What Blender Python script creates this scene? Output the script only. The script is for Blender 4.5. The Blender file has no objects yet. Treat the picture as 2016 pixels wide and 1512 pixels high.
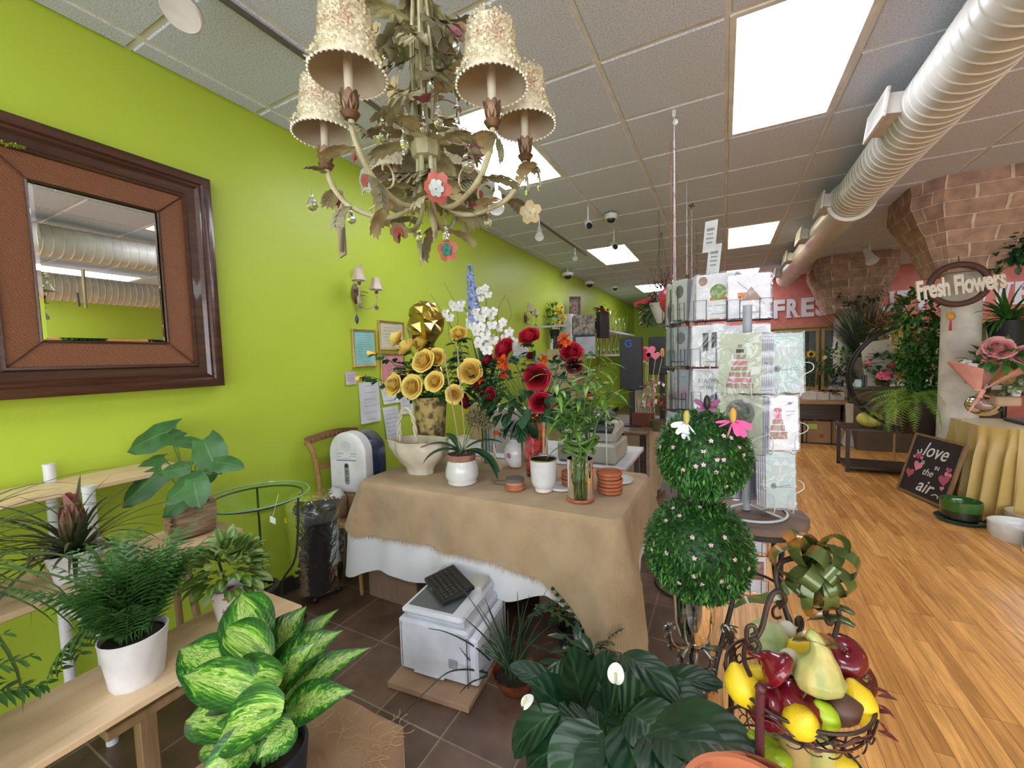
import bpy, math, random
from mathutils import Vector, Matrix, Quaternion
PI = math.pi
R0 = random.Random(7)
V = Vector
sc = bpy.context.scene
COL = sc.collection

# ------------------------------------------------------------------ camera
FPX, CX, CY = 808.0, 1008.0, 756.0
def cv(px, py): return V(((px-CX)/FPX, -(py-CY)/FPX, -1.0))
ay = cv(1425, 693).normalized()
ax = cv(-560, 751); ax = -(ax - ax.dot(ay)*ay); ax.normalize(); ax = ax if ax.x > 0 else -ax
az = ax.cross(ay)
RM = Matrix((ax, ay, az))              # camera space -> room space
CAM = V((0, 0, 1.5))
cd = bpy.data.cameras.new('camera'); cam = bpy.data.objects.new('camera', cd); COL.objects.link(cam)
cd.sensor_width = 36; cd.sensor_fit = 'HORIZONTAL'; cd.lens = 36*FPX/2016; cd.clip_start = .02; cd.clip_end = 100
mw = RM.to_4x4(); mw.translation = CAM; cam.matrix_world = mw
sc.camera = cam
# ------------------------------------------------------------------ world, exposure
sc.view_settings.view_transform = 'Standard'; sc.view_settings.look = 'None'
sc.view_settings.gamma = 1; sc.view_settings.use_curve_mapping = False
sc.view_settings.exposure = 1.17
wo = bpy.data.worlds.new('world'); sc.world = wo; wo.use_nodes = True
wo.node_tree.nodes['Background'].inputs[0].default_value = (.90, .94, 1, 1)
wo.node_tree.nodes['Background'].inputs[1].default_value = 2.8
PANEL_POWER = 5.2
WARM_POWER = 4.0

def W(px, py, x=None, y=None, z=None):
 """room point seen at a pixel, on the plane x=, y= or z="""
 d = RM @ cv(px, py)
 if x is not None: t = (x-CAM.x)/d.x
 elif y is not None: t = (y-CAM.y)/d.y
 else: t = (z-CAM.z)/d.z
 return CAM + d*t

# ------------------------------------------------------------------ scene graph helpers
WM = {}
def thing(name, label, cat, loc=(0, 0, 0), rz=0, group=None):
 o = bpy.data.objects.new(name, None); COL.objects.link(o)
 o.empty_display_size = .05
 o.location = loc; o.rotation_euler = (0, 0, rz); o['label'] = label; o['category'] = cat
 if group: o['group'] = group
 WM[o.name] = Matrix.Translation(V(loc)) @ Matrix.Rotation(rz, 4, 'Z')
 return o
def tag(o, label, cat, group=None, kind=None):
 o['label'] = label; o['category'] = cat
 if group: o['group'] = group
 if kind: o['kind'] = kind
 return o
def struct(o):
 o['kind'] = 'structure'; return o
def place(o, loc, rz=0, label=None, scale=None):
 o.location = loc; o.rotation_euler = (0, 0, rz)
 if scale: o.scale = (scale,)*3 if not hasattr(scale, '__len__') else scale
 if label: o['label'] = label
 return o
def kids(o): return list(o.children)
def dup(o, loc, rz=0, label=None, group=None, scale=None, rot=None):
 def rec(s, p):
  c = s.copy(); COL.objects.link(c)
  if p is not None: c.parent = p
  for ch in [q for q in bpy.data.objects if q.parent == s]: rec(ch, c)
  return c
 r = rec(o, None); r.location = loc; r.rotation_euler = rot if rot else (0, 0, rz)
 if scale: r.scale = (scale,)*3 if not hasattr(scale, '__len__') else scale
 if label: r['label'] = label
 if group: r['group'] = group
 return r

def basis(d, up=V((0, 0, 1))):
 d = V(d).normalized(); s = d.cross(V(up))
 if s.length < 1e-4: s = d.cross(V((1, 0, 0)))
 s.normalize(); return d, s, s.cross(d).normalized()
def rotv(v, ax_, a): return Quaternion(ax_, a) @ V(v)

class MB:
 def __init__(s): s.v = []; s.f = []; s.m = []; s.uv = []
 def add(s, vs, fs, m=0, uv=None):
  b = len(s.v); s.v += [V(p) for p in vs]
  s.uv += (uv if uv else [(0.5, 0.5)]*len(vs))
  for f in fs: s.f.append([b+i for i in f]); s.m.append(m)
  return s
 def box(s, c, d, rot=None, bev=0, m=0):
  c = V(c); h = [x/2 for x in d]
  if bev <= 0:
   vs = [V((sx*h[0], sy*h[1], sz*h[2])) for sz in (-1, 1) for sy in (-1, 1) for sx in (-1, 1)]
   fs = [(0, 2, 3, 1), (4, 5, 7, 6), (0, 1, 5, 4), (2, 6, 7, 3), (0, 4, 6, 2), (1, 3, 7, 5)]
  else:
   b = min(bev, min(h)*.95); idx = {}; vs = []
   for sx in (-1, 1):
    for sy in (-1, 1):
     for sz in (-1, 1):
      for a in range(3):
       p = [sx*(h[0]-b), sy*(h[1]-b), sz*(h[2]-b)]
       p[a] = (sx, sy, sz)[a]*h[a]
       idx[(sx, sy, sz, a)] = len(vs); vs.append(V(p))
   fs = []
   for a in range(3):
    o1, o2 = [q for q in range(3) if q != a]
    for sg in (-1, 1):
     q = []
     for (u, w) in ((-1, -1), (1, -1), (1, 1), (-1, 1)):
      k = [0, 0, 0]; k[a] = sg; k[o1] = u; k[o2] = w; q.append(idx[(*k, a)])
     fs.append(q if (sg > 0) == (a != 1) else q[::-1])
   for a in range(3):      # edges
    o1, o2 = [q for q in range(3) if q != a]
    for u in (-1, 1):
     for w in (-1, 1):
      k0 = [0, 0, 0]; k1 = [0, 0, 0]
      k0[a] = -1; k1[a] = 1; k0[o1] = k1[o1] = u; k0[o2] = k1[o2] = w
      fs.append([idx[(*k0, o1)], idx[(*k1, o1)], idx[(*k1, o2)], idx[(*k0, o2)]])
   for sx in (-1, 1):
    for sy in (-1, 1):
     for sz in (-1, 1): fs.append([idx[(sx, sy, sz, a)] for a in range(3)])
  if rot is not None: vs = [rot @ v for v in vs]
  return s.add([v+c for v in vs], fs, m)
 def bar(s, a, b, w, h=None, m=0, up=(0, 0, 1), bev=0):
  a, b = V(a), V(b); d, sd, u = basis(b-a, V(up)); h = h or w
  rot = Matrix((d, sd, u)).transposed()
  return s.box((a+b)/2, ((b-a).length, w, h), rot, bev, m)
 def tube(s, pts, r, n=8, m=0, cap=True, closed=False):
  pts = [V(p) for p in pts]; k = len(pts)
  rs = r if hasattr(r, '__len__') else [r]*k
  vs = []; uv = []; nrm = None
  for i, p in enumerate(pts):
   if closed: t = pts[(i+1) % k]-pts[i-1]
   else: t = pts[min(i+1, k-1)]-pts[max(i-1, 0)]
   if t.length < 1e-9: t = V((0, 0, 1))
   t.normalize()
   if nrm is None: nrm = basis(t)[1]
   nrm = nrm-nrm.dot(t)*t
   if nrm.length < 1e-6: nrm = basis(t)[1]
   nrm.normalize(); bn = t.cross(nrm)
   for j in range(n):
    a = 2*PI*j/n; vs.append(p+(nrm*math.cos(a)+bn*math.sin(a))*rs[i]); uv.append((i/(k-1), j/n))
  fs = []
  for i in range(k if closed else k-1):
   for j in range(n):
    a = i*n+j; b = i*n+(j+1) % n; c = ((i+1) % k)*n
    fs.append((a, b, c+(j+1) % n, c+j))
  if cap and not closed: fs.append(list(range(n))[::-1]); fs.append([(k-1)*n+j for j in range(n)])
  return s.add(vs, fs, m, uv)
 def lathe(s, prof, c=(0, 0, 0), n=24, m=0, ax=(0, 0, 1), fn=None, sx=1, sy=1):
  """prof: (r, z) pairs from bottom to top; fn(angle, r, z) -> r"""
  c = V(c); d, a1, a2 = basis(ax, V((0, 1, 0)) if abs(V(ax).normalized().z) > .9 else V((0, 0, 1)))
  vs = []; uv = []; rows = []; k = len(prof)
  for i, (r, z) in enumerate(prof):
   if r < 1e-6: rows.append([len(vs)]); vs.append(c+d*z); uv.append((.5, i/(k-1)))
   else:
    row = []
    for j in range(n):
     a = 2*PI*j/n; rr = fn(a, r, z) if fn else r
     row.append(len(vs)); vs.append(c+d*z+a1*(math.cos(a)*rr*sx)+a2*(math.sin(a)*rr*sy)); uv.append((j/n, i/(k-1)))
    rows.append(row)
  fs = []
  for i in range(k-1):
   A, B = rows[i], rows[i+1]
   if len(A) == 1 and len(B) == 1: continue
   for j in range(n):
    j2 = (j+1) % n
    if len(A) == 1: fs.append((A[0], B[j2], B[j]))
    elif len(B) == 1: fs.append((A[j], A[j2], B[0]))
    else: fs.append((A[j], A[j2], B[j2], B[j]))
  return s.add(vs, fs, m, uv)
 def ball(s, c, r, m=0, nu=12, nv=8, ax=(0, 0, 1), fn=None):
  r = (r,)*3 if not hasattr(r, '__len__') else r
  prof = [(math.sin(PI*i/nv), -math.cos(PI*i/nv)*r[2]) for i in range(nv+1)]
  prof = [(q*1.0 if q > 1e-6 else 0, z) for q, z in prof]
  return s.lathe(prof, c, nu, m, ax, fn, r[0], r[1])
 def grid(s, fn, nu, nv, m=0, cu=False, cvv=False):
  vs = []; uv = []
  for i in range(nu+1):
   for j in range(nv+1):
    vs.append(V(fn(i/nu, j/nv))); uv.append((i/nu, j/nv))
  fs = [(i*(nv+1)+j, (i+1)*(nv+1)+j, (i+1)*(nv+1)+j+1, i*(nv+1)+j+1) for i in range(nu) for j in range(nv)]
  return s.add(vs, fs, m, uv)
 def leaf(s, base, d, L, w, droop=.6, fold=.25, n=6, prof='lance', m=0, up=(0, 0, 1), cols=2, wave=0, twist=0, sag=None):
  d = V(d).normalized()
  if abs(d.z) > .98: up = (R0.uniform(-1, 1), R0.uniform(-1, 1), .2)
  d, sd, u = basis(d, V(up)); p = V(base); vs = []; uv = []
  if twist: sd = rotv(sd, d, twist); u = rotv(u, d, twist)
  hz = V((d.x, d.y, 0))
  for i in range(n+1):
   t = i/n
   if prof == 'lance': ww = math.sin(PI*min(1, t*.97+.03)**.85)**.8
   elif prof == 'oval': ww = math.sin(PI*(t*.96+.02))**.6
   elif prof == 'strap': ww = min(1, t*6+.3)*(1-t**3)**.8+.02
   elif prof == 'heart': ww = (math.sin(PI*min(1, (t*.85+.15)))**.7)*(1 if t > .12 else .75)
   elif prof == 'point': ww = math.sin(PI*(t*.97+.03)**.75)**(.65+.6*t)
   elif prof == 'petal': ww = math.sin(PI*(.12+t*.8))**.7*(.5+t*.7)
   elif prof == 'drop': ww = math.sin(PI*t**1.6*.97+.03)**.8
   ww *= w/2
   for j in range(cols+1):
    q = j/cols*2-1
    wob = wave*w*math.sin(t*9+j*2.1)*abs(q)
    vs.append(p+sd*(ww*q)+u*(abs(q)**1.2*fold*ww+wob)); uv.append((t, j/cols))
   dd = droop/n*(1 if sag is None else (2*t if sag else 1))
   d = rotv(d, sd, -dd); u = rotv(u, sd, -dd); p = p+d*(L/n)
  k = cols+1
  fs = [(i*k+j, (i+1)*k+j, (i+1)*k+j+1, i*k+j+1) for i in range(n) for j in range(cols)]
  s.add(vs, fs, m, uv); return p
 def prism(s, poly, a, dv, m=0):
  """poly: list of 3D points (planar), extruded by vector dv"""
  n = len(poly); dv = V(dv); P = [V(p) for p in poly]
  vs = P+[p+dv for p in P]
  fs = [list(range(n))[::-1], list(range(n, 2*n))]+[(i, (i+1) % n, n+(i+1) % n, n+i) for i in range(n)]
  return s.add(vs, fs, m)
 def xf(s, M): s.v = [M @ v for v in s.v]; return s
 def merge(s, o, M=None, m=0):
  b = len(s.v); s.v += [M @ v for v in o.v] if M else [v.copy() for v in o.v]; s.uv += o.uv
  for f, k in zip(o.f, o.m): s.f.append([b+i for i in f]); s.m.append(k+m)
  return s
 def build(s, name, mats, parent=None, ang=40, flat=False):
  mats = mats if isinstance(mats, (list, tuple)) else [mats]
  me = bpy.data.meshes.new(name); loc = V((0, 0, 0)); vs = s.v
  if parent is None and vs:
   loc = V(((min(v.x for v in vs)+max(v.x for v in vs))/2, (min(v.y for v in vs)+max(v.y for v in vs))/2, min(v.z for v in vs)))
   vs = [v-loc for v in vs]
  elif parent is not None:
   inv = WM[parent.name].inverted(); vs = [inv @ v for v in vs]
  me.from_pydata([tuple(v) for v in vs], [], s.f); me.update()
  for mt in mats: me.materials.append(mt)
  me.polygons.foreach_set('material_index', s.m)
  me.polygons.foreach_set('use_smooth', [not flat]*len(s.f))
  ul = me.uv_layers.new(name='UVMap'); li = [0]*len(me.loops); me.loops.foreach_get('vertex_index', li)
  dat = [0.0]*(2*len(li))
  for k, i in enumerate(li): dat[2*k], dat[2*k+1] = s.uv[i]
  ul.data.foreach_set('uv', dat)
  if not flat:
   try: me.set_sharp_from_angle(angle=math.radians(ang))
   except Exception: pass
  o = bpy.data.objects.new(name, me); COL.objects.link(o)
  if parent is None: o.location = loc; WM[o.name] = Matrix.Translation(loc)
  else: o.parent = parent; WM[o.name] = WM[parent.name]
  return o

# ------------------------------------------------------------------ materials
MATS = {}
def lin(c):
 if isinstance(c, str):
  c = tuple(int(c[i:i+2], 16)/255 for i in (0, 2, 4))
  c = tuple(x/12.92 if x <= .04045 else ((x+.055)/1.055)**2.4 for x in c)
 return (*c[:3], 1)
def newmat(name):
 m = bpy.data.materials.new(name); m.use_nodes = True; nt = m.node_tree
 return m, nt, nt.nodes['Principled BSDF']
def nd(nt, t, **k):
 n = nt.nodes.new(t)
 for a, b in k.items():
  if a in n.bl_rna.properties: setattr(n, a, b)
 return n
def ramp(nt, stops, interp='LINEAR'):
 r = nt.nodes.new('ShaderNodeValToRGB'); r.color_ramp.interpolation = interp
 e = r.color_ramp.elements
 while len(e) < len(stops): e.new(.5)
 for i, (p, c) in enumerate(stops): e[i].position = p; e[i].color = lin(c)
 return r
def mat(name, c, rough=.5, metal=0, c2=None, sc_=8, det=3, bump=0, bsc=None, spec=.5, coat=0, sheen=0, trans=0, ior=1.45, alpha=1, sss=0, mapping=None, emit=None, estr=0, contrast=(.35, .65)):
 if name in MATS: return MATS[name]
 m, nt, b = newmat(name); I = b.inputs
 I['Base Color'].default_value = lin(c); I['Roughness'].default_value = rough; I['Metallic'].default_value = metal
 I['Specular IOR Level'].default_value = spec; I['Coat Weight'].default_value = coat; I['Sheen Weight'].default_value = sheen
 I['Transmission Weight'].default_value = trans; I['IOR'].default_value = ior; I['Alpha'].default_value = alpha
 if sss: I['Subsurface Weight'].default_value = sss; I['Subsurface Scale'].default_value = .01
 if emit: I['Emission Color'].default_value = lin(emit); I['Emission Strength'].default_value = estr
 tc = nd(nt, 'ShaderNodeTexCoord'); mp = nd(nt, 'ShaderNodeMapping'); nt.links.new(tc.outputs['Object'], mp.inputs[0])
 if mapping: mp.inputs['Scale'].default_value = mapping
 nz = nd(nt, 'ShaderNodeTexNoise'); nz.inputs['Scale'].default_value = sc_; nz.inputs['Detail'].default_value = det
 nt.links.new(mp.outputs[0], nz.inputs['Vector'])
 if c2 is None:
  k = lin(c); c2 = tuple(x*.86 for x in k[:3]); c1 = tuple(min(1, x*1.06) for x in k[:3])
 else: c1 = c
 r = ramp(nt, [(contrast[0], c2), (contrast[1], c1)]); nt.links.new(nz.outputs[0], r.inputs[0]); nt.links.new(r.outputs[0], I['Base Color'])
 if bump:
  n2 = nd(nt, 'ShaderNodeTexNoise'); n2.inputs['Scale'].default_value = bsc or sc_*4; n2.inputs['Detail'].default_value = 3
  nt.links.new(mp.outputs[0], n2.inputs['Vector'])
  bp = nd(nt, 'ShaderNodeBump'); bp.inputs['Strength'].default_value = bump; bp.inputs['Distance'].default_value = .01
  nt.links.new(n2.outputs[0], bp.inputs['Height']); nt.links.new(bp.outputs[0], I['Normal'])
 MATS[name] = m; return m
def leafmat(name, c, tip=None, rib=None, vein=0, rough=.45, trans=.0, c2=None, ribw=.08):
 """leaf with uv (t along, s across): midrib and side veins are the leaf's own colouring"""
 if name in MATS: return MATS[name]
 m, nt, b = newmat(name); I = b.inputs; I['Roughness'].default_value = rough
 uv = nd(nt, 'ShaderNodeUVMap'); sp = nd(nt, 'ShaderNodeSeparateXYZ'); nt.links.new(uv.outputs[0], sp.inputs[0])
 tc = nd(nt, 'ShaderNodeTexCoord'); nz = nd(nt, 'ShaderNodeTexNoise'); nz.inputs['Scale'].default_value = 14
 nt.links.new(tc.outputs['Object'], nz.inputs['Vector'])
 k = lin(c)[:3]; r = ramp(nt, [(.3, c2 or tuple(x*.65 for x in k)), (.7, tuple(min(1, x*1.25) for x in k))])
 nt.links.new(nz.outputs[0], r.inputs[0]); out = r.outputs[0]
 if tip:
  mx = nd(nt, 'ShaderNodeMix', data_type='RGBA'); rr = ramp(nt, [(.1, (0, 0, 0)), (.95, (1, 1, 1))]); nt.links.new(sp.outputs[0], rr.inputs[0])
  nt.links.new(rr.outputs[0], mx.inputs[0]); nt.links.new(out, mx.inputs[6]); mx.inputs[7].default_value = lin(tip); out = mx.outputs[2]
 if rib:
  d = nd(nt, 'ShaderNodeMath', operation='SUBTRACT'); nt.links.new(sp.outputs[1], d.inputs[0]); d.inputs[1].default_value = .5
  a = nd(nt, 'ShaderNodeMath', operation='ABSOLUTE'); nt.links.new(d.outputs[0], a.inputs[0])
  rr = ramp(nt, [(ribw*.4, (1, 1, 1)), (ribw, (0, 0, 0))]); nt.links.new(a.outputs[0], rr.inputs[0])
  mx = nd(nt, 'ShaderNodeMix', data_type='RGBA'); nt.links.new(rr.outputs[0], mx.inputs[0]); nt.links.new(out, mx.inputs[6]); mx.inputs[7].default_value = lin(rib); out = mx.outputs[2]
 nt.links.new(out, I['Base Color'])
 if trans: I['Transmission Weight'].default_value = 0; I['Subsurface Weight'].default_value = trans; I['Subsurface Scale'].default_value = .01
 if vein:
  d = nd(nt, 'ShaderNodeMath', operation='SUBTRACT'); nt.links.new(sp.outputs[1], d.inputs[0]); d.inputs[1].default_value = .5
  a = nd(nt, 'ShaderNodeMath', operation='ABSOLUTE'); nt.links.new(d.outputs[0], a.inputs[0])
  q = nd(nt, 'ShaderNodeMath', operation='MULTIPLY_ADD'); nt.links.new(a.outputs[0], q.inputs[0]); q.inputs[1].default_value = -.8; nt.links.new(sp.outputs[0], q.inputs[2])
  w = nd(nt, 'ShaderNodeMath', operation='MULTIPLY'); nt.links.new(q.outputs[0], w.inputs[0]); w.inputs[1].default_value = vein
  sn = nd(nt, 'ShaderNodeMath', operation='SINE'); nt.links.new(w.outputs[0], sn.inputs[0])
  bp = nd(nt, 'ShaderNodeBump'); bp.inputs['Strength'].default_value = .35; bp.inputs['Distance'].default_value = .004
  nt.links.new(sn.outputs[0], bp.inputs['Height']); nt.links.new(bp.outputs[0], I['Normal'])
 MATS[name] = m; return m
def glassmat(name, c=(.95, 1, .98), rough=.02, ior=1.45, thin=False):
 if name in MATS: return MATS[name]
 m, nt, b = newmat(name); I = b.inputs
 I['Base Color'].default_value = lin(c); I['Roughness'].default_value = rough; I['Transmission Weight'].default_value = 1; I['IOR'].default_value = ior
 if thin:     # clear film: mostly see-through with a gloss
  tr = nd(nt, 'ShaderNodeBsdfTransparent'); tr.inputs[0].default_value = lin(c)
  gl = nd(nt, 'ShaderNodeBsdfGlossy'); gl.inputs['Roughness'].default_value = rough; gl.inputs[0].default_value = (1, 1, 1, 1)
  fr = nd(nt, 'ShaderNodeFresnel'); fr.inputs[0].default_value = 1.5
  nz = nd(nt, 'ShaderNodeTexNoise'); nz.inputs['Scale'].default_value = 9; nz.inputs['Detail'].default_value = 2; nz.inputs['Distortion'].default_value = 2
  tcn = nd(nt, 'ShaderNodeTexCoord'); nt.links.new(tcn.outputs['Object'], nz.inputs['Vector'])
  bp = nd(nt, 'ShaderNodeBump'); bp.inputs['Strength'].default_value = .5; bp.inputs['Distance'].default_value = .02; nt.links.new(nz.outputs[0], bp.inputs['Height'])
  if thin == 'wrinkle': nt.links.new(bp.outputs[0], gl.inputs['Normal']); nt.links.new(bp.outputs[0], fr.inputs['Normal'])
  ad = nd(nt, 'ShaderNodeMath', operation='ADD'); nt.links.new(fr.outputs[0], ad.inputs[0]); ad.inputs[1].default_value = .01
  mx = nd(nt, 'ShaderNodeMixShader'); nt.links.new(ad.outputs[0], mx.inputs[0]); nt.links.new(tr.outputs[0], mx.inputs[1]); nt.links.new(gl.outputs[0], mx.inputs[2])
  nt.links.new(mx.outputs[0], nt.nodes['Material Output'].inputs[0])
 MATS[name] = m; return m
def woodmat(name, c1, c2, axis='y', sc_=3, rough=.45, stretch=12, coat=0, c3=None):
 if name in MATS: return MATS[name]
 m, nt, b = newmat(name); I = b.inputs; I['Roughness'].default_value = rough; I['Coat Weight'].default_value = coat
 tc = nd(nt, 'ShaderNodeTexCoord'); mp = nd(nt, 'ShaderNodeMapping'); nt.links.new(tc.outputs['Object'], mp.inputs[0])
 s = {'x': (1, stretch, stretch), 'y': (stretch, 1, stretch), 'z': (stretch, stretch, 1)}[axis]; mp.inputs['Scale'].default_value = s
 nz = nd(nt, 'ShaderNodeTexNoise'); nz.inputs['Scale'].default_value = sc_; nz.inputs['Detail'].default_value = 5; nz.inputs['Distortion'].default_value = .6
 nt.links.new(mp.outputs[0], nz.inputs['Vector'])
 st = [(.3, c2), (.7, c1)] if not c3 else [(.25, c2), (.5, c1), (.75, c3)]
 r = ramp(nt, st); nt.links.new(nz.outputs[0], r.inputs[0]); nt.links.new(r.outputs[0], I['Base Color'])
 bp = nd(nt, 'ShaderNodeBump'); bp.inputs['Strength'].default_value = .15; bp.inputs['Distance'].default_value = .003
 nt.links.new(nz.outputs[0], bp.inputs['Height']); nt.links.new(bp.outputs[0], I['Normal'])
 MATS[name] = m; return m
def emat(name, c, s):
 m, nt, b = newmat(name); I = b.inputs; I['Base Color'].default_value = (.8, .8, .8, 1)
 I['Emission Color'].default_value = lin(c); I['Emission Strength'].default_value = s; MATS[name] = m; return m

def text_mb(s, size, mat_i=0, ext=.004, font=None, serif=False, bold=0, shear=0, space=1.0, align='CENTER'):
 """lettering as real geometry, in the xz plane facing -y, centred on the origin"""
 cu = bpy.data.curves.new('txt', 'FONT'); cu.body = s; cu.size = size; cu.extrude = ext; cu.offset = bold; cu.shear = shear
 cu.space_character = space; cu.align_x = align; cu.align_y = 'CENTER'; cu.resolution_u = 3
 ob = bpy.data.objects.new('txt', cu); COL.objects.link(ob)
 dg = bpy.context.evaluated_depsgraph_get(); me = bpy.data.meshes.new_from_object(ob.evaluated_get(dg))
 mb = MB(); M = Matrix.Rotation(PI/2, 4, 'X')
 mb.add([M @ v.co for v in me.vertices], [list(p.vertices) for p in me.polygons], mat_i)
 bpy.data.objects.remove(ob); bpy.data.meshes.remove(me); bpy.data.curves.remove(cu)
 return mb
def frame_at(c, right, up):
 """matrix taking the local xz plane (facing -y) to a plane spanned by right and up at c"""
 r = V(right).normalized(); u = V(up).normalized(); u = (u-u.dot(r)*r).normalized(); n = u.cross(r)
 M = Matrix((r, n, u)).transposed().to_4x4(); M.translation = V(c); return M
def arc(c, r, a0, a1, n=12, u=(1, 0, 0), w=(0, 0, 1)):
 c, u, w = V(c), V(u), V(w)
 return [c+u*(r*math.cos(a0+(a1-a0)*i/n))+w*(r*math.sin(a0+(a1-a0)*i/n)) for i in range(n+1)]
def spiral(c, r0, r1, a0, a1, n=16, u=(1, 0, 0), w=(0, 0, 1)):
 c, u, w = V(c), V(u), V(w)
 return [c+u*((r0+(r1-r0)*i/n)*math.cos(a0+(a1-a0)*i/n))+w*((r0+(r1-r0)*i/n)*math.sin(a0+(a1-a0)*i/n)) for i in range(n+1)]
def smooth_path(P, k=4):
 P = [V(p) for p in P]; out = []
 for i in range(len(P)-1):
  p0 = P[max(i-1, 0)]; p1 = P[i]; p2 = P[i+1]; p3 = P[min(i+2, len(P)-1)]
  for j in range(k):
   t = j/k
   out.append(.5*((2*p1)+(p2-p0)*t+(2*p0-5*p1+4*p2-p3)*t*t+(3*p1-p0-3*p2+p3)*t**3))
 out.append(P[-1]); return out
# ================================================================== THE SETTING
ZC = 3.045; XL = -2.565; XR = 7.0; YB = 13.6; YP = 10.3; Y0 = -3.2
green = mat('green_paint', (.46, .59, .055), .42, c2=(.435, .565, .05), sc_=1.5, bump=.05, bsc=90)
pink = mat('coral_paint', (.60, .19, .15), .6)
# floor tiles
def tile_floor():
 m, nt, b = newmat('brown_tile'); I = b.inputs; I['Roughness'].default_value = .38
 tc = nd(nt, 'ShaderNodeTexCoord'); mp = nd(nt, 'ShaderNodeMapping'); nt.links.new(tc.outputs['Object'], mp.inputs[0])
 br = nd(nt, 'ShaderNodeTexBrick'); br.offset = 0; br.squash = 1
 T = .319
 mp.inputs['Location'].default_value = (1.955/T, -1.539/T, 0); mp.inputs['Scale'].default_value = (1/T,)*3
 br.inputs['Scale'].default_value = 1; br.inputs['Brick Width'].default_value = 1; br.inputs['Row Height'].default_value = 1
 br.inputs['Mortar Size'].default_value = .013; br.inputs['Mortar Smooth'].default_value = .2; br.inputs['Bias'].default_value = 0
 br.inputs['Color1'].default_value = lin((.165, .10, .07)); br.inputs['Color2'].default_value = lin((.105, .064, .046)); br.inputs['Mortar'].default_value = lin((.27, .215, .17))
 nt.links.new(mp.outputs[0], br.inputs['Vector'])
 nz = nd(nt, 'ShaderNodeTexNoise'); nz.inputs['Scale'].default_value = 6; nz.inputs['Detail'].default_value = 6; nt.links.new(tc.outputs['Object'], nz.inputs['Vector'])
 r = ramp(nt, [(.3, (.55, .5, .48)), (.7, (1.35, 1.3, 1.25))]); nt.links.new(nz.outputs[0], r.inputs[0])
 mx = nd(nt, 'ShaderNodeMix', data_type='RGBA', blend_type='MULTIPLY'); mx.inputs[0].default_value = 1
 nt.links.new(br.outputs[0], mx.inputs[6]); nt.links.new(r.outputs[0], mx.inputs[7]); nt.links.new(mx.outputs[2], I['Base Color'])
 bp = nd(nt, 'ShaderNodeBump', invert=True); bp.inputs['Strength'].default_value = .5; bp.inputs['Distance'].default_value = .004
 nt.links.new(br.outputs['Fac'], bp.inputs['Height']); nt.links.new(bp.outputs[0], I['Normal'])
 return m
def plank_floor():
 m, nt, b = newmat('oak_planks'); I = b.inputs; I['Roughness'].default_value = .3
 tc = nd(nt, 'ShaderNodeTexCoord'); sp = nd(nt, 'ShaderNodeSeparateXYZ'); nt.links.new(tc.outputs['Object'], sp.inputs[0])
 cb = nd(nt, 'ShaderNodeCombineXYZ'); nt.links.new(sp.outputs[1], cb.inputs[0]); nt.links.new(sp.outputs[0], cb.inputs[1])
 br = nd(nt, 'ShaderNodeTexBrick'); br.offset = .37; br.offset_frequency = 3
 br.inputs['Scale'].default_value = 1; br.inputs['Brick Width'].default_value = .75; br.inputs['Row Height'].default_value = .058
 br.inputs['Mortar Size'].default_value = .0009; br.inputs['Bias'].default_value = 0; br.inputs['Mortar Smooth'].default_value = .1
 br.inputs['Color1'].default_value = lin((.84, .44, .145)); br.inputs['Color2'].default_value = lin((.56, .26, .08)); br.inputs['Mortar'].default_value = lin((.12, .05, .015))
 nt.links.new(cb.outputs[0], br.inputs['Vector'])
 mp = nd(nt, 'ShaderNodeMapping'); mp.inputs['Scale'].default_value = (22, 1.6, 1); nt.links.new(tc.outputs['Object'], mp.inputs[0])
 nz = nd(nt, 'ShaderNodeTexNoise'); nz.inputs['Scale'].default_value = 2; nz.inputs['Detail'].default_value = 6; nz.inputs['Distortion'].default_value = 1; nt.links.new(mp.outputs[0], nz.inputs['Vector'])
 r = ramp(nt, [(.3, (.72, .68, .6)), (.65, (1.2, 1.2, 1.15))]); nt.links.new(nz.outputs[0], r.inputs[0])
 mx = nd(nt, 'ShaderNodeMix', data_type='RGBA', blend_type='MULTIPLY'); mx.inputs[0].default_value = 1
 nt.links.new(br.outputs[0], mx.inputs[6]); nt.links.new(r.outputs[0], mx.inputs[7]); nt.links.new(mx.outputs[2], I['Base Color'])
 return m
XB = -.06
struct(MB().box(((XL-.1+XB)/2, (Y0+YB)/2, -.05), (XB-XL+.1, YB-Y0, .1)).build('floor', tile_floor()))
fl = bpy.data.objects['floor'];
for v in fl.data.vertices: v.co += V(fl.location)
fl.location = (0, 0, 0)
o = MB().box(((XR+XB)/2, (Y0+YB)/2, -.05), (XR-XB, YB-Y0, .1)).build('floor', plank_floor())
for v in o.data.vertices: v.co += V(o.location)
o.location = (0, 0, 0); struct(o)
# walls
struct(MB().box((XL-.05, (Y0+YB)/2, ZC/2+.1), (.1, YB-Y0, ZC+.2)).build('wall_left', green))
struct(MB().box(((XL-.95)/2, YB+.05, ZC/2+.1), (1.65-.0+.2, .1, ZC+.2)).build('wall_back_green', green))
struct(MB().box((-.9, (YB+YP)/2+.1, ZC/2+.1), (.1, YB-YP, ZC+.2)).build('wall_return', green))
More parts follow.
